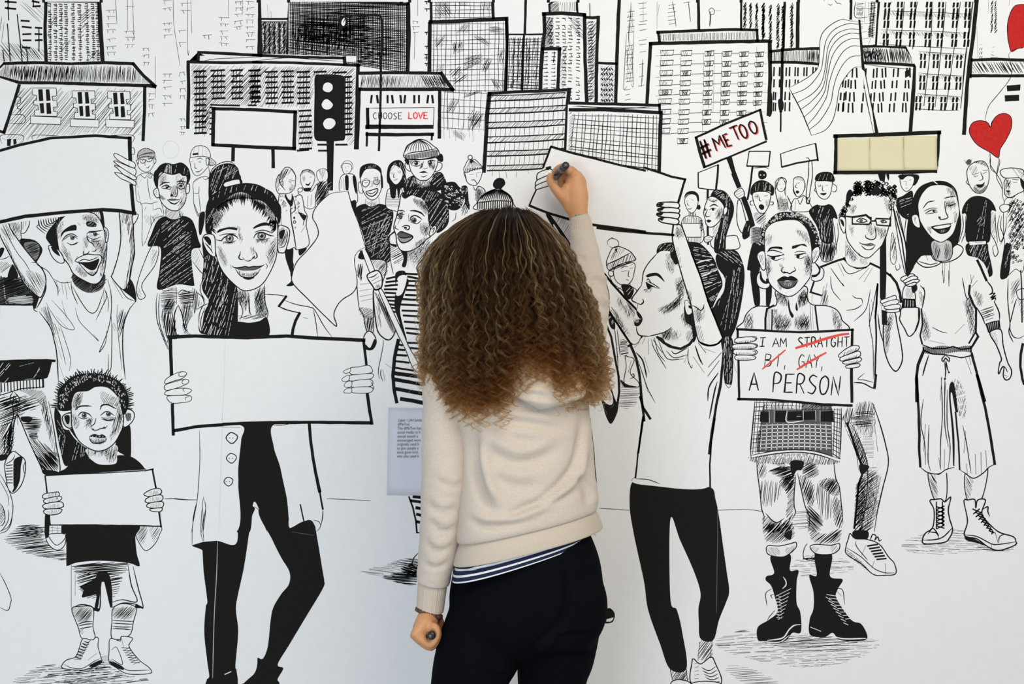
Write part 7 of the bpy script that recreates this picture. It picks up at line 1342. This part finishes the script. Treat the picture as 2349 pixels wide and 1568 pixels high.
# ---- hands: finger chains (px, py, depth, radius)
def chain(pts_, m=14, n=10):
    return tube([(G(a, b, y), r, r) for a, b, y, r in pts_], m, n)
RH = [chain(c) for c in (
    ((1309, 395, -.068, .0098), (1297, 382, -.066, .0088), (1281, 386, -.050, .008), (1270, 396, -.036, .0068)),      # index
    ((1322, 400, -.055, .0098), (1308, 388, -.036, .0088), (1291, 395, -.022, .0082), (1285, 411, -.018, .0078), (1290, 425, -.026, .007)),      # middle
    ((1333, 410, -.045, .0092), (1322, 398, -.026, .0085), (1300, 406, -.015, .008), (1286, 420, -.016, .0078), (1291, 432, -.026, .007)),       # ring
    ((1338, 424, -.036, .0088), (1332, 414, -.018, .0078), (1312, 420, -.012, .0072), (1298, 434, -.014, .007), (1300, 444, -.028, .0065)),       # little
    ((1306, 470, -.062, .0128), (1288, 450, -.068, .0122), (1271, 429, -.070, .0104), (1262, 413, -.066, .0094), (1264, 400, -.058, .0072)))]  # thumb
RH += [tube([(G(1329, 508, -.062), .0215, .016), (G(1325, 485, -.062), .0235, .017), (G(1319, 455, -.060), .031, .018), (G(1320, 425, -.056), .026, .017), (G(1321, 404, -.055), .0185, .012)], 16, 18),
       tube([(G(1310, 399, -.064), .0105, .0105), (G(1323, 402, -.055), .0105, .0105), (G(1334, 413, -.045), .010, .010), (G(1338, 427, -.036), .009, .009)], 12, 12),
       tube([(G(1310, 484, -.062), .012, .012), (G(1297, 455, -.064), .013, .012), (G(1301, 425, -.062), .011, .011)], 12, 12)]
LH = []
for i, y in enumerate((-.517, -.499, -.480, -.462)):
    k = (.86, .97, 1.0, .95)[i]; r = (.0083, .0092, .0096, .0092)[i]; e = (1 - k) * 30
    LH.append(chain(((950, 1451 - e * .4, y, r * 1.25), (967, 1469 - e, y, r * 1.1), (989 - e * .3, 1482 - e, y, r), (1003 - e * .4, 1462 - e, y, r * .95), (1003 - e * .4, 1445 - e * .8, y, r * .9), (993, 1437 - e * .6, y, r * .85), (986, 1446, y + .004, r * .7)), 22))
LH += [tube([(G(986, 1392, -.474), .0225, .0235), (G(984, 1412, -.478), .021, .026), (G(976, 1431, -.486), .0215, .036), (G(964, 1449, -.489), .0175, .036)], 14, 18),
       chain(((998, 1412, -.462, .0115), (1008, 1428, -.455, .0105), (1008, 1444, -.452, .0092), (1000, 1456, -.452, .0078)))]

# ---- body (one continuous skin)
hc = G(1186, 604, -.405)
body = []
body.append(ball(hc, .074, .092, .103)); body.append(ball(hc + Vector((.0, .036, -.048)), .056, .055, .066))
body.append(ball(hc + Vector((0, .096, -.022)), .010, .014, .016)); body.append(ball(hc + Vector((0, .094, -.002)), .0075, .010, .022))          # nose
body.append(ball(hc + Vector((0, .082, -.062)), .024, .012, .0065)); body.append(ball(hc + Vector((0, .082, -.073)), .020, .011, .0065))         # lips
body.append(ball(hc + Vector((0, .072, -.100)), .022, .018, .014)); body.append(ball(hc + Vector((0, .078, .028)), .050, .016, .010))            # chin, brow
for s in (-1, 1): body.append(ball(hc + Vector((s * .076, -.004, -.012)), .008, .018, .030))                                                    # ears
body.append(tube([(hc + Vector((0, -.01, -.06)), .050, .050), (G(1182, 740, -.43), .048, .050), (G(1180, 800, -.44), .062, .058)], 10, 18))
body.append(tube([(G(1180, 790, -.44), .07, .055), (G(1180, 850, -.44), .135, .085), (G(1200, 960, -.44), .118, .092), (G(1208, 1100, -.44), .112, .090), (G(1205, 1210, -.45), .115, .095), (G(1211, 1330, -.455), .128, .090), (G(1205, 1440, -.455), .122, .090)], 20, 24))
L_ARM = [(G(1035, 858, -.46), .046, .046), (G(1024, 940, -.485), .042, .042), (G(1021, 1060, -.50), .036, .036), (G(1018, 1140, -.50), .034, .034), (G(1005, 1250, -.492), .031, .031), (G(992, 1340, -.478), .025, .025), (G(986, 1400, -.474), .0225, .0235)]
R_ARM = [(G(1318, 852, -.43), .046, .046), (G(1338, 780, -.34), .036, .036), (G(1352, 692, -.225), .030, .030), (G(1350, 640, -.165), .027, .027), (G(1341, 570, -.105), .0225, .0225), (G(1331, 508, -.064), .0215, .018)]
body.append(tube(L_ARM, 24, 18)); body.append(tube(R_ARM, 24, 18))
LEG_L = [(G(1130, 1420, -.47), .088, .092), (G(1096, 1500, -.478), .083, .086), (G(1075, 1568, -.478), .0745, .078), (Vector((-.104, -.472, .62)), .064, .066), (Vector((-.118, -.465, .47)), .051, .053), (Vector((-.126, -.478, .34)), .049, .053), (Vector((-.132, -.478, .20)), .038, .040), (Vector((-.135, -.478, .085)), .031, .034)]
LEG_R = [(G(1288, 1420, -.43), .080, .092), (G(1276, 1500, -.425), .077, .084), (G(1266, 1568, -.42), .0685, .074), (Vector((.086, -.415, .62)), .060, .064), (Vector((.092, -.405, .47)), .049, .052), (Vector((.095, -.418, .34)), .047, .052), (Vector((.098, -.418, .20)), .037, .040), (Vector((.10, -.418, .085)), .030, .034)]
shrink = lambda K_, d: [(c, a - d, b - d) for c, a, b in K_]
body.append(tube(shrink(LEG_L, .012), 26, 18)); body.append(tube(shrink(LEG_R, .012), 26, 18))
for k_, dx in ((LEG_L, -.01), (LEG_R, .012)):
    an = k_[-1][0]; body.append(tube([(an + Vector((0, -.02, -.030)), .022, .026), (an + Vector((dx, .05, -.038)), .028, .018), (an + Vector((dx * 2, .13, -.046)), .030, .011)], 12, 14))
bo = adopt(fuse('body', body + RH + LH, skin_m, .0028, 4, .5)); bo['label'] = 'light skin of the writing person'
for s in (-1, 1):
    e = mesh_obj('eye', *ball(hc + Vector((s * .031, .077, .004)), .012, .012, .012, 10), mat('eye_white', (.8, .8, .8), .2), bo, None, True)
    mesh_obj('iris', *ball(hc + Vector((s * .031, .0865, .004)), .0055, .003, .0055, 8), mat('iris_brown', (.08, .04, .02), .2), bo, None, True)

# ---- leggings
glutes = [ball(G(1170, 1400, -.498), .104, .088, .098), ball(G(1300, 1388, -.468), .081, .086, .098)]
pelvis = tube([(G(1200, 1225, -.45), .128, .098), (G(1205, 1275, -.452), .142, .104), (G(1209, 1330, -.455), .150, .108), (G(1206, 1390, -.458), .152, .110), (G(1200, 1450, -.456), .142, .106)], 16, 36)
legs = fuse('leggings', [pelvis, tube(LEG_L, 30, 28), tube(LEG_R, 30, 28)] + glutes, leg_m, .0055, 8)
folds(legs, (('1300,1275 1303,1330 1300,1395 1280,1430 1240,1470 1190,1515', .0035, 9), ('1270,1460 1310,1455 1360,1450', .003, 6), ('1285,1498 1320,1500 1362,1492', .003, 5), ('1050,1340 1075,1325 1130,1310', .0016, 4), ('1143,1305 1140,1340 1120,1360', .0012, 4), ('1120,1540 1140,1550 1165,1545', .002, 6)))
adopt(legs); legs['label'] = 'black leggings'
sole_m = mat('shoe_sole', (.7, .7, .68), .6); shoe_m = noise_mat('shoe_canvas', (.02, .02, .022), (.03, .03, .032), 200, .8)
for k_, dx in ((LEG_L, -.012), (LEG_R, .014)):
    an = k_[-1][0]; fx, fy = an.x, an.y
    sh = adopt(fuse('shoe', [tube([(Vector((fx, fy - .035, .055)), .036, .040), (Vector((fx, fy + .01, .062)), .040, .050), (Vector((fx + dx, fy + .08, .048)), .043, .034), (Vector((fx + dx * 2, fy + .15, .038)), .040, .024), (Vector((fx + dx * 2.2, fy + .185, .034)), .026, .018)], 20, 20)], shoe_m, .006, 6))
    vs = []
    outl = [(-.036, -.06), (-.04, 0), (-.042, .08), (-.042, .15), (-.024, .2), (.018, .205), (.04, .16), (.044, .08), (.04, 0), (.034, -.06), (0, -.078)]
    for z in (0.0, .026): vs += [(fx + x + dx * max(0, y) * 10, fy + y, z) for x, y in outl]
    n_ = len(outl); so = mesh_obj('sole', vs, [tuple(range(n_))[::-1], tuple(range(n_, 2 * n_))] + [(i, (i + 1) % n_, n_ + (i + 1) % n_, n_ + i) for i in range(n_)], sole_m, sh)

# ---- torso shell: rows of (py, centre px, half width px, half depth m, y, tilt)
def shell(rows, m, n, closed_top=False, mat_rows=None):
    keys = [np.array(r, float) for r in rows]; v = []; f = []; k = len(keys)
    for i in range(m):
        u = i / (m - 1) * (k - 1); j = min(int(u), k - 2); t = u - j
        a, b, c, d = keys[max(j - 1, 0)], keys[j], keys[j + 1], keys[min(j + 2, k - 1)]
        q = 0.5 * (2 * b + (c - a) * t + (2 * a - 5 * b + 4 * c - d) * t * t + (3 * b - a - 3 * c + d) * t ** 3)
        py, cx, hw, hd, y, tl = q
        c0 = G(cx, py, y); a_ = mm(hw, y)
        for s in range(n):
            th = 2 * math.pi * s / n; cs, sn = math.cos(th), math.sin(th)
            x_ = a_ * math.copysign(abs(cs) ** .86, cs); y_ = hd * math.copysign(abs(sn) ** .86, sn)
            v.append(c0 + Vector((x_, y_ + .22 * x_, tl * x_)))
    for i in range(m - 1):
        for s in range(n): f.append((i * n + s, (i + 1) * n + s, (i + 1) * n + (s + 1) % n, i * n + (s + 1) % n))
    return v, f
TORSO = [(786, 1178, 62, .055, -.44, 0), (806, 1178, 105, .078, -.44, 0), (838, 1182, 148, .094, -.445, .02), (880, 1188, 164, .105, -.45, .04), (940, 1196, 157, .112, -.45, .05), (1020, 1207, 152, .114, -.45, .07), (1100, 1209, 156, .117, -.452, .11), (1160, 1210, 161, .121, -.455, .16), (1192, 1210, 163, .122, -.456, .2), (1204, 1210, 158, .117, -.456, .21), (1196, 1210, 150, .108, -.456, .21)]
hoodie = mesh_obj('hoodie', *shell(TORSO, 110, 110), hood_m, None, None, True)
folds(hoodie, (
    ('1334,960 1333,1000 1326,1045 1312,1078 1283,1113 1244,1144 1198,1167 1155,1190', .0085, 9),
    ('1090,985 1086,1030 1094,1090 1112,1140 1135,1175', .010, 13),
    ('1095,1000 1125,1035 1185,1062 1240,1050 1290,1020', .006, 16),
    ('1110,985 1160,968 1220,972 1290,985', .004, 10), ('1120,1090 1180,1115 1240,1112', .004, 16), ('1075,1190 1110,1205 1160,1205 1200,1196', .005, 9),
    ('1320,1090 1345,1120 1350,1160', .005, 10), ('1350,990 1348,1040 1352,1100', .004, 9), ('1215,1165 1270,1150 1320,1125', .004, 9), ('1160,1000 1210,1015 1260,1005', .003, 12)))
adopt(hoodie); hoodie['label'] = 'cream marl hooded sweatshirt'
rib = mesh_obj('hem_rib', *shell([(1188, 1210, 146, .104, -.456, .21), (1200, 1211, 154, .112, -.456, .21), (1222, 1212, 164, .120, -.456, .215), (1246, 1213, 171, .122, -.456, .22), (1248, 1213, 168, .119, -.456, .22), (1225, 1212, 160, .115, -.456, .215)], 40, 440), rib_m, hoodie, None, True)
co = [v_.co.copy() for v_ in rib.data.vertices]
for i, v_ in enumerate(rib.data.vertices):
    nrm = Vector((v_.co.x - .03, (v_.co.y + .456) * 1.3, 0)).normalized(); v_.co += nrm * .0005 * (1 if i % 2 else -1)
sd = rib.modifiers.new('t', 'SOLIDIFY'); sd.thickness = .003
def wr(seed, amp, fz):
    def d(t, a, p): return amp * (mn.noise(Vector((p.x * 16 + seed, p.y * 16, p.z * fz + a * .5))) + .5 * mn.noise(Vector((p.x * 34, p.y * 34 + seed, p.z * fz * 2.2))))
    return d
grow = lambda K_, d: [(c, a + d, b + d) for c, a, b in K_]
SL = [(G(1046, 850, -.455), .052, .055), (G(1030, 895, -.47), .0505, .054), (G(1025, 960, -.488), .0485, .051), (G(1021, 1060, -.502), .0455, .047), (G(1017, 1140, -.502), .043, .044), (G(1007, 1240, -.494), .0385, .040), (G(997, 1310, -.484), .034, .036), (G(993, 1334, -.48), .032, .034), (G(992, 1340, -.48), .0285, .030)]
sl = mesh_obj('sleeve', *tube(SL, 90, 56, False, wr(3, .055, 42)), hood_m, hoodie, None, True)
folds(sl, (('980,1150 1010,1170 1050,1165', .004, 7), ('985,1195 1020,1215 1050,1205', .0045, 7), ('975,1240 1005,1262 1045,1250', .004, 7), ('1000,1100 1040,1115 1062,1105', .003, 7), ('1075,930 1082,970 1080,1020', .005, 7), ('972,1290 1000,1300 1030,1290', .003, 6)))
SR = [(G(1318, 850, -.43), .055, .058), (G(1330, 815, -.385), .053, .056), (G(1341, 765, -.315), .046, .05), (G(1352, 700, -.232), .041, .042), (G(1352, 660, -.185), .0385, .039), (G(1346, 610, -.138), .0345, .035), (G(1339, 560, -.100), .0295, .029), (G(1333, 520, -.073), .0245, .0225), (G(1331, 503, -.062), .0225, .019)]
sr = mesh_obj('sleeve', *tube(SR, 90, 56, False, wr(9, .05, 40)), hood_m, hoodie, None, True)
folds(sr, (('1340,655 1365,640 1385,648 1396,665', .005, 5), ('1345,705 1370,692 1390,700 1397,715', .005, 5), ('1330,590 1350,600 1372,592', .0025, 5), ('1360,745 1380,735 1395,745', .004, 6)))
cu1 = mesh_obj('cuff', *tube([(G(992.5, 1336, -.48), .0275, .029), (G(991.5, 1345, -.479), .0285, .030), (G(989, 1372, -.477), .0275, .029), (G(986.5, 1398, -.475), .0265, .028), (G(986.5, 1398.5, -.475), .0245, .026), (G(988, 1385, -.476), .0245, .026)], 30, 160, False, lambda t, a, p: .012 * (1 if math.sin(a * 40) > 0 else -1)), rib_m, hoodie, None, True)
cu2 = mesh_obj('cuff', *tube([(G(1338, 552, -.094), .0272, .0268), (G(1335, 530, -.08), .0262, .0245), (G(1331, 504, -.062), .0235, .0205), (G(1331, 503.5, -.062), .0215, .0185), (G(1332, 512, -.067), .0215, .0185)], 30, 140, False, lambda t, a, p: .010 * (1 if math.sin(a * 36) > 0 else -1)), rib_m, hoodie, None, True)
# hood lying on the back
hv = []; hf = []; n1, n2 = 40, 64
for i in range(n1):
    t = i / (n1 - 1)
    for j in range(n2):
        a = 2 * math.pi * j / n2
        wq = .55 + .45 * min(1, t * 2.2) if t < .8 else max(.02, 1 - ((t - .8) / .2) ** 2) ** .5
        px = 1232 + 112 * wq * math.cos(a); py = 790 + 148 * t - 26 * (math.cos(a)) ** 2 * t + 17 * math.cos(a) * t
        dep = -.548 - .016 * t - .026 * min(1, t * 4, (1 - t) * 9) ** .5 * (math.sin(a)) * (1 if math.sin(a) > 0 else .9) + .0009 * abs(px - 1222) * .3
        hv.append(G(px, py, dep))
for i in range(n1 - 1):
    for j in range(n2): hf.append((i * n2 + j, i * n2 + (j + 1) % n2, (i + 1) * n2 + (j + 1) % n2, (i + 1) * n2 + j))
hf.append(tuple(range(n2))[::-1]); hf.append(tuple((n1 - 1) * n2 + j for j in range(n2)))
hd = mesh_obj('hood', hv, hf, hood_m, hoodie, None, True)
folds(hd, (('1275,840 1277,890 1276,940', .0022, 4), ('1190,905 1230,905 1265,915', .003, 7)))
# striped tee showing under the hem
tee = mesh_obj('striped_tee', *shell([(1212, 1207, 148, .104, -.456, .235), (1240, 1204, 154, .110, -.456, .25), (1262, 1201, 159, .114, -.456, .262), (1281, 1196, 157, .115, -.456, .285)], 46, 90), [navy_m, white_m], None, None, True)
mi = []
for i in range(45):
    w_ = (i % 9) in (5, 6, 7)
    mi += [1 if w_ else 0] * 90
tee.data.polygons.foreach_set('material_index', mi)
folds(tee, (('1060,1300 1100,1308 1150,1290', .003, 5),))
tee.modifiers.new('t', 'SOLIDIFY').thickness = .002
adopt(tee); tee['label'] = 'navy and white striped tee hem'
# bracelets
def ringo(name, c0, c1, c2, r1, r2, w, m, beads=0):
    ax = (c2 - c0).normalized(); P = []
    u = ax.orthogonal().normalized(); w_ = ax.cross(u)
    n = 64; v = []; f = []
    for i in range(n):
        a = 2 * math.pi * i / n; d = u * math.cos(a) * r1 + w_ * math.sin(a) * r2
        for j in range(8):
            b = 2 * math.pi * j / 8; rr = w * (1 + (.35 * math.cos(a * beads) if beads else 0))
            v.append(c1 + d + d.normalized() * math.cos(b) * rr + ax * math.sin(b) * rr * (1 if beads else 2.2))
    for i in range(n):
        for j in range(8): f.append((i * 8 + j, i * 8 + (j + 1) % 8, ((i + 1) % n) * 8 + (j + 1) % 8, ((i + 1) % n) * 8 + j))
    return adopt(mesh_obj(name, v, f, m, None, None, True))
b1 = ringo('bracelet', G(988, 1395, -.475), G(984, 1405, -.4755), G(981, 1416, -.477), .0265, .0265, .0021, noise_mat('leather_braid', (.05, .018, .014), (.20, .09, .06), 300, .6))
b1['label'] = 'brown braided wrist bracelet'
b2 = ringo('bracelet', G(1332, 510, -.066), G(1330.5, 499, -.0605), G(1329, 488, -.06), .0225, .0185, .0013, noise_mat('bead_mix', (.04, .10, .09), (.62, .60, .55), 220, .4), 18)
b2['label'] = 'thin beaded bracelet at the writing wrist'

# ---- hair
EDGE = [(474, 1104, 1214), (480, 1080, 1230), (497, 1052, 1252), (516, 1029, 1268), (536, 1010, 1285), (574, 986, 1307), (612, 973, 1322), (650, 970, 1337), (700, 971, 1362), (765, 972, 1373), (803, 970, 1382), (853, 970, 1388), (900, 982, 1386), (960, 1000, 1350)]
EP = np.array(EDGE, float)
DEPTH = np.array([(474, .02), (500, .075), (536, .112), (600, .142), (680, .158), (780, .172), (860, .180), (960, .172)])
HX = 1172.0; HY = -.43
def tipline(px):
    xs = [965, 985, 1010, 1050, 1100, 1140, 1170, 1186, 1205, 1232, 1255, 1285, 1320, 1350, 1380, 1395]
    ys = [862, 912, 938, 946, 950, 944, 905, 842, 824, 838, 872, 895, 915, 905, 885, 855]
    return np.interp(px, xs, ys)
def env(py, az, fr):
    """point of the hair envelope at height py, azimuth az (0 = towards the camera), fraction fr of the radius"""
    lw = HX - np.interp(py, EP[:, 0], EP[:, 1]); rw = np.interp(py, EP[:, 0], EP[:, 2]) - HX
    w_ = np.where(np.sin(az) < 0, lw, rw); d_ = np.interp(py, DEPTH[:, 0], DEPTH[:, 1])
    y = HY - fr * d_ * np.cos(az)
    sc = (CAM_D + y) / F_PX
    x = (HX + fr * w_ * np.sin(az) - 1174.5) * (CAM_D + y * .5 - .2) / F_PX
    return np.stack([(HX + fr * w_ * np.sin(az) - 1174.5) * sc, y, CAM_Z - (py - 784) * sc], -1)
rg = np.random.default_rng(11)
NL = 1180; pos = []; sizes = []; tone = []; shade = []
for l in range(NL):
    az = rg.uniform(-1.95, 1.95)
    if abs(az) > 1.6 and rg.random() < .5: az *= .7
    fr = 1 - abs(rg.normal(0, .16)); fr = max(.5, fr)
    if l < 60: fr = rg.uniform(.96, 1.02)
    px_t = HX + fr * (200 if az > 0 else 200) * math.sin(az)
    tip = float(tipline(px_t)) - 16 + rg.normal(0, 13) + (rg.random() < .08) * 24
    if rg.random() < .42: tip -= rg.uniform(10, 190)
    if abs(az) > 1.5: tip -= 30
    feat = l >= NL - 190
    if feat:
        az = rg.uniform(-1.75, 1.75); fr = rg.uniform(.93, 1.05); px_t = HX + fr * 200 * math.sin(az); tip = float(tipline(px_t)) + rg.uniform(-20, 34)
    ring = l >= NL - 80
    if ring: tip = float(tipline(px_t)) + rg.uniform(4, 44); fr = rg.uniform(.9, 1.04)
    streak = (l % 47 == 5) and not feat
    if streak: fr = rg.uniform(1.0, 1.03); az = rg.uniform(-1.2, 1.2); tip = float(tipline(HX + fr * 200 * math.sin(az))) - rg.uniform(20, 150)
    sh_l = 1.15 if streak else rg.uniform(.35, 1.2) if not feat else rg.uniform(.8, 1.7)
    top = 474 + 10 * abs(math.sin(az)) + rg.uniform(0, 1) ** 1.6 * 80
    n_s = 7 if streak else 10 if ring else 13 if fr > .75 else 8
    Lp = tip - top; turns = Lp * .00087 / (rg.uniform(.030, .050) if not feat else rg.uniform(.026, .036) if not ring else rg.uniform(.021, .028))
    npt = int(max(26, turns * 8))
    s = np.linspace(0, 1, npt)
    py = top + Lp * s
    a0 = az + rg.uniform(-.10, .10); drift = rg.normal(0, .11)
    fs = fr * (1 - np.exp(-s * 13) * .34) * (1 + .02 * np.sin(s * 9 + rg.uniform(0, 6)))
    g = env(py, a0 + drift * s, fs)
    tg = np.gradient(g, axis=0); tg /= np.linalg.norm(tg, axis=1)[:, None]
    sd_ = np.cross(tg, np.array([0, -1, 0.]) * .9 + np.array([math.sin(az), 0, 0]) * .8); sd_ /= np.linalg.norm(sd_, axis=1)[:, None] + 1e-9
    up = np.cross(sd_, tg)
    tight = rg.random() < .5; R0 = rg.uniform(.0048, .0068) if ring else rg.uniform(.005, .0075) if feat else rg.uniform(.0042, .0072) if tight else rg.uniform(.003, .006); ph0 = rg.uniform(0, 6.28); hand = rg.choice((-1, 1)); hl = rg.random()
    wav = np.cumsum(1 + .25 * np.sin(s * 14 + ph0) + .3 * np.clip((s - .7) * 3, 0, 1)) / npt
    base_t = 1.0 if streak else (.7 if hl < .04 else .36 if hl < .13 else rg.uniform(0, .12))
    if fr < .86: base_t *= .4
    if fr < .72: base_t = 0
    for k in range(n_s):
        ph = ph0 + hand * wav * turns * 6.283 + rg.normal(0, .28)
        rad = R0 * np.clip(s * 1.6 - .08, .14, 1) * rg.uniform(.75, 1.3) * (1 + .45 * np.clip((s - .72) * 4, 0, 1))
        fz = rg.normal(0, 1, (4, 3)); u4 = np.linspace(0, 1, 4)
        off = np.stack([np.interp(s, u4, fz[:, q]) for q in range(3)], -1) * (.0007 if (ring or streak) else .0009 if feat else .0011 if tight else .0028)
        e = npt if rg.random() < .75 else int(npt * rg.uniform(.8, .98))
        p = g + sd_ * (rad * np.cos(ph))[:, None] + up * (rad * np.sin(ph) * .9)[:, None] + off
        if rg.random() < (.02 if ring or streak else .09): p += np.outer(s ** 1.5, rg.normal(0, .011, 3))
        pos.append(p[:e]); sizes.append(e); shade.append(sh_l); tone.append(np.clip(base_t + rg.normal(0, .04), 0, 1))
hcv = bpy.data.hair_curves.new('curly_hair'); hcv.add_curves(sizes)
P_ = np.concatenate(pos).astype(np.float32)
hcv.attributes['position'].data.foreach_set('vector', P_.ravel())
ra = hcv.attributes.get('radius') or hcv.attributes.new('radius', 'FLOAT', 'POINT')
rv = np.concatenate([np.linspace(1, .55, n_) for n_ in sizes]).astype(np.float32) * .00027; ra.data.foreach_set('value', rv)
ta = hcv.attributes.new('tone', 'FLOAT', 'CURVE'); ta.data.foreach_set('value', np.array(tone, np.float32))
sa = hcv.attributes.new('shade', 'FLOAT', 'CURVE'); sa.data.foreach_set('value', np.array(shade, np.float32))
hm = bpy.data.materials.new('brown_curly_hair'); hm.use_nodes = True; nt = hm.node_tree
nt.nodes.remove(nt.nodes['Principled BSDF'])
hb = nt.nodes.new('ShaderNodeBsdfHairPrincipled'); hb.parametrization = 'COLOR'; hb.inputs['Roughness'].default_value = .45; hb.inputs['Radial Roughness'].default_value = .55; hb.inputs['IOR'].default_value = 1.16
hi = nt.nodes.new('ShaderNodeHairInfo'); at = nt.nodes.new('ShaderNodeAttribute'); at.attribute_name = 'tone'
def ramp(cols):
    r = nt.nodes.new('ShaderNodeValToRGB')
    while len(r.color_ramp.elements) < len(cols): r.color_ramp.elements.new(.5)
    for e, (p_, c_) in zip(r.color_ramp.elements, cols): e.position = p_; e.color = (*c_, 1)
    return r
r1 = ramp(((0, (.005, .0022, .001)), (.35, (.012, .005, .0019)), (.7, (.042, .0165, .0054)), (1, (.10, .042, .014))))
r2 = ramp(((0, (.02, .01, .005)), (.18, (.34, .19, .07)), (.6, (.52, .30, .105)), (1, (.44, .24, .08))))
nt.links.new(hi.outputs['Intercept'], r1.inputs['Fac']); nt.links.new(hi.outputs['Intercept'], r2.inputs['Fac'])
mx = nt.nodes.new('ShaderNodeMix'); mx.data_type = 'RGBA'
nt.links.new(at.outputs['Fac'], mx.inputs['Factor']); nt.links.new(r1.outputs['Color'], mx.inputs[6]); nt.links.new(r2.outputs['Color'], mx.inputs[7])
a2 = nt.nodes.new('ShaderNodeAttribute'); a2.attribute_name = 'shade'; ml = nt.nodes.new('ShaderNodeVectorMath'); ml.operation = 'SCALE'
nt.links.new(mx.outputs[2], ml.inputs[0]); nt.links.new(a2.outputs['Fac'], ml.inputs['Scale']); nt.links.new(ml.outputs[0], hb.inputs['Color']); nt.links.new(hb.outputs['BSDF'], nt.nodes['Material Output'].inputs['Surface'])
hcv.materials.append(hm)
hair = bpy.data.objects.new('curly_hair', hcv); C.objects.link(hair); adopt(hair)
hair['label'] = 'long voluminous brown curly hair with blond streaks'; hair['kind'] = 'stuff'
# dark inner mass of the hair
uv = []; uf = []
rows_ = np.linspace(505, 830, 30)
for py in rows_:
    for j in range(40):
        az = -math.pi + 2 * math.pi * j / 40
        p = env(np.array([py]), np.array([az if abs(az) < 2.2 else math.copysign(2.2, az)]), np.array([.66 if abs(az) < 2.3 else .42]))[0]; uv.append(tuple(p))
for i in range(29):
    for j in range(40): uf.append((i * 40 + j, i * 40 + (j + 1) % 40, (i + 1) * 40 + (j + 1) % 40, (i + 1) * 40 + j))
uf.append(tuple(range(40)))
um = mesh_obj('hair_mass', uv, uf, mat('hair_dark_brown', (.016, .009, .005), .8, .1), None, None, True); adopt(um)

# ---- markers
def marker(p0, p1, r, label, name='marker_pen'):
    ax = p1 - p0; Lm = ax.length; d = ax / Lm; e = bpy.data.objects.new(name, None); C.objects.link(e); e.location = p1
    def lathe(nm, prof, m):
        u = d.orthogonal().normalized(); w_ = d.cross(u); n = 28; v = []; f = []
        for t, rr in prof:
            for j in range(n):
                a = 2 * math.pi * j / n; v.append(p0 - p1 + d * t + (u * math.cos(a) + w_ * math.sin(a)) * rr)
        for i in range(len(prof) - 1):
            for j in range(n): f.append((i * n + j, i * n + (j + 1) % n, (i + 1) * n + (j + 1) % n, (i + 1) * n + j))
        f.append(tuple(range(n))[::-1]); f.append(tuple((len(prof) - 1) * n + j for j in range(n)))
        mesh_obj(nm, v, f, m, e, None, True)
    blk = mat('marker_black_plastic', (.012, .012, .013), .3, .5); gry = mat('marker_grey_band', (.13, .13, .135), .35, .5)
    lathe('rear_cap', [(0, r * .55), (.0015, r * .88), (.004, r), (.016, r)], blk)
    lathe('barrel', [(.0155, r * .93), (.017, r * 1.02), (Lm * .55, r * 1.02), (Lm * .74, r * .98)], blk)
    lathe('printed_band', [(.024, r * 1.035), (.040, r * 1.035)], gry)
    lathe('grip', [(Lm * .735, r * .9), (Lm * .75, r * .82), (Lm * .90, r * .62), (Lm * .93, r * .34)], blk)
    lathe('nib', [(Lm * .925, r * .3), (Lm * .975, r * .26), (Lm, r * .16)], mat('felt_nib', (.01, .01, .01), .9, .1))
    return tag(e, label, 'marker')
marker(G(1299, 378, -.134), G(1264, 415, -.0012), .0084, 'black marker pen pressed to the blank placard in the raised hand')
marker(G(989.5, 1457, -.537), G(994, 1450, -.415), .0084, 'second black marker pen closed inside the lowered fist')
flush()
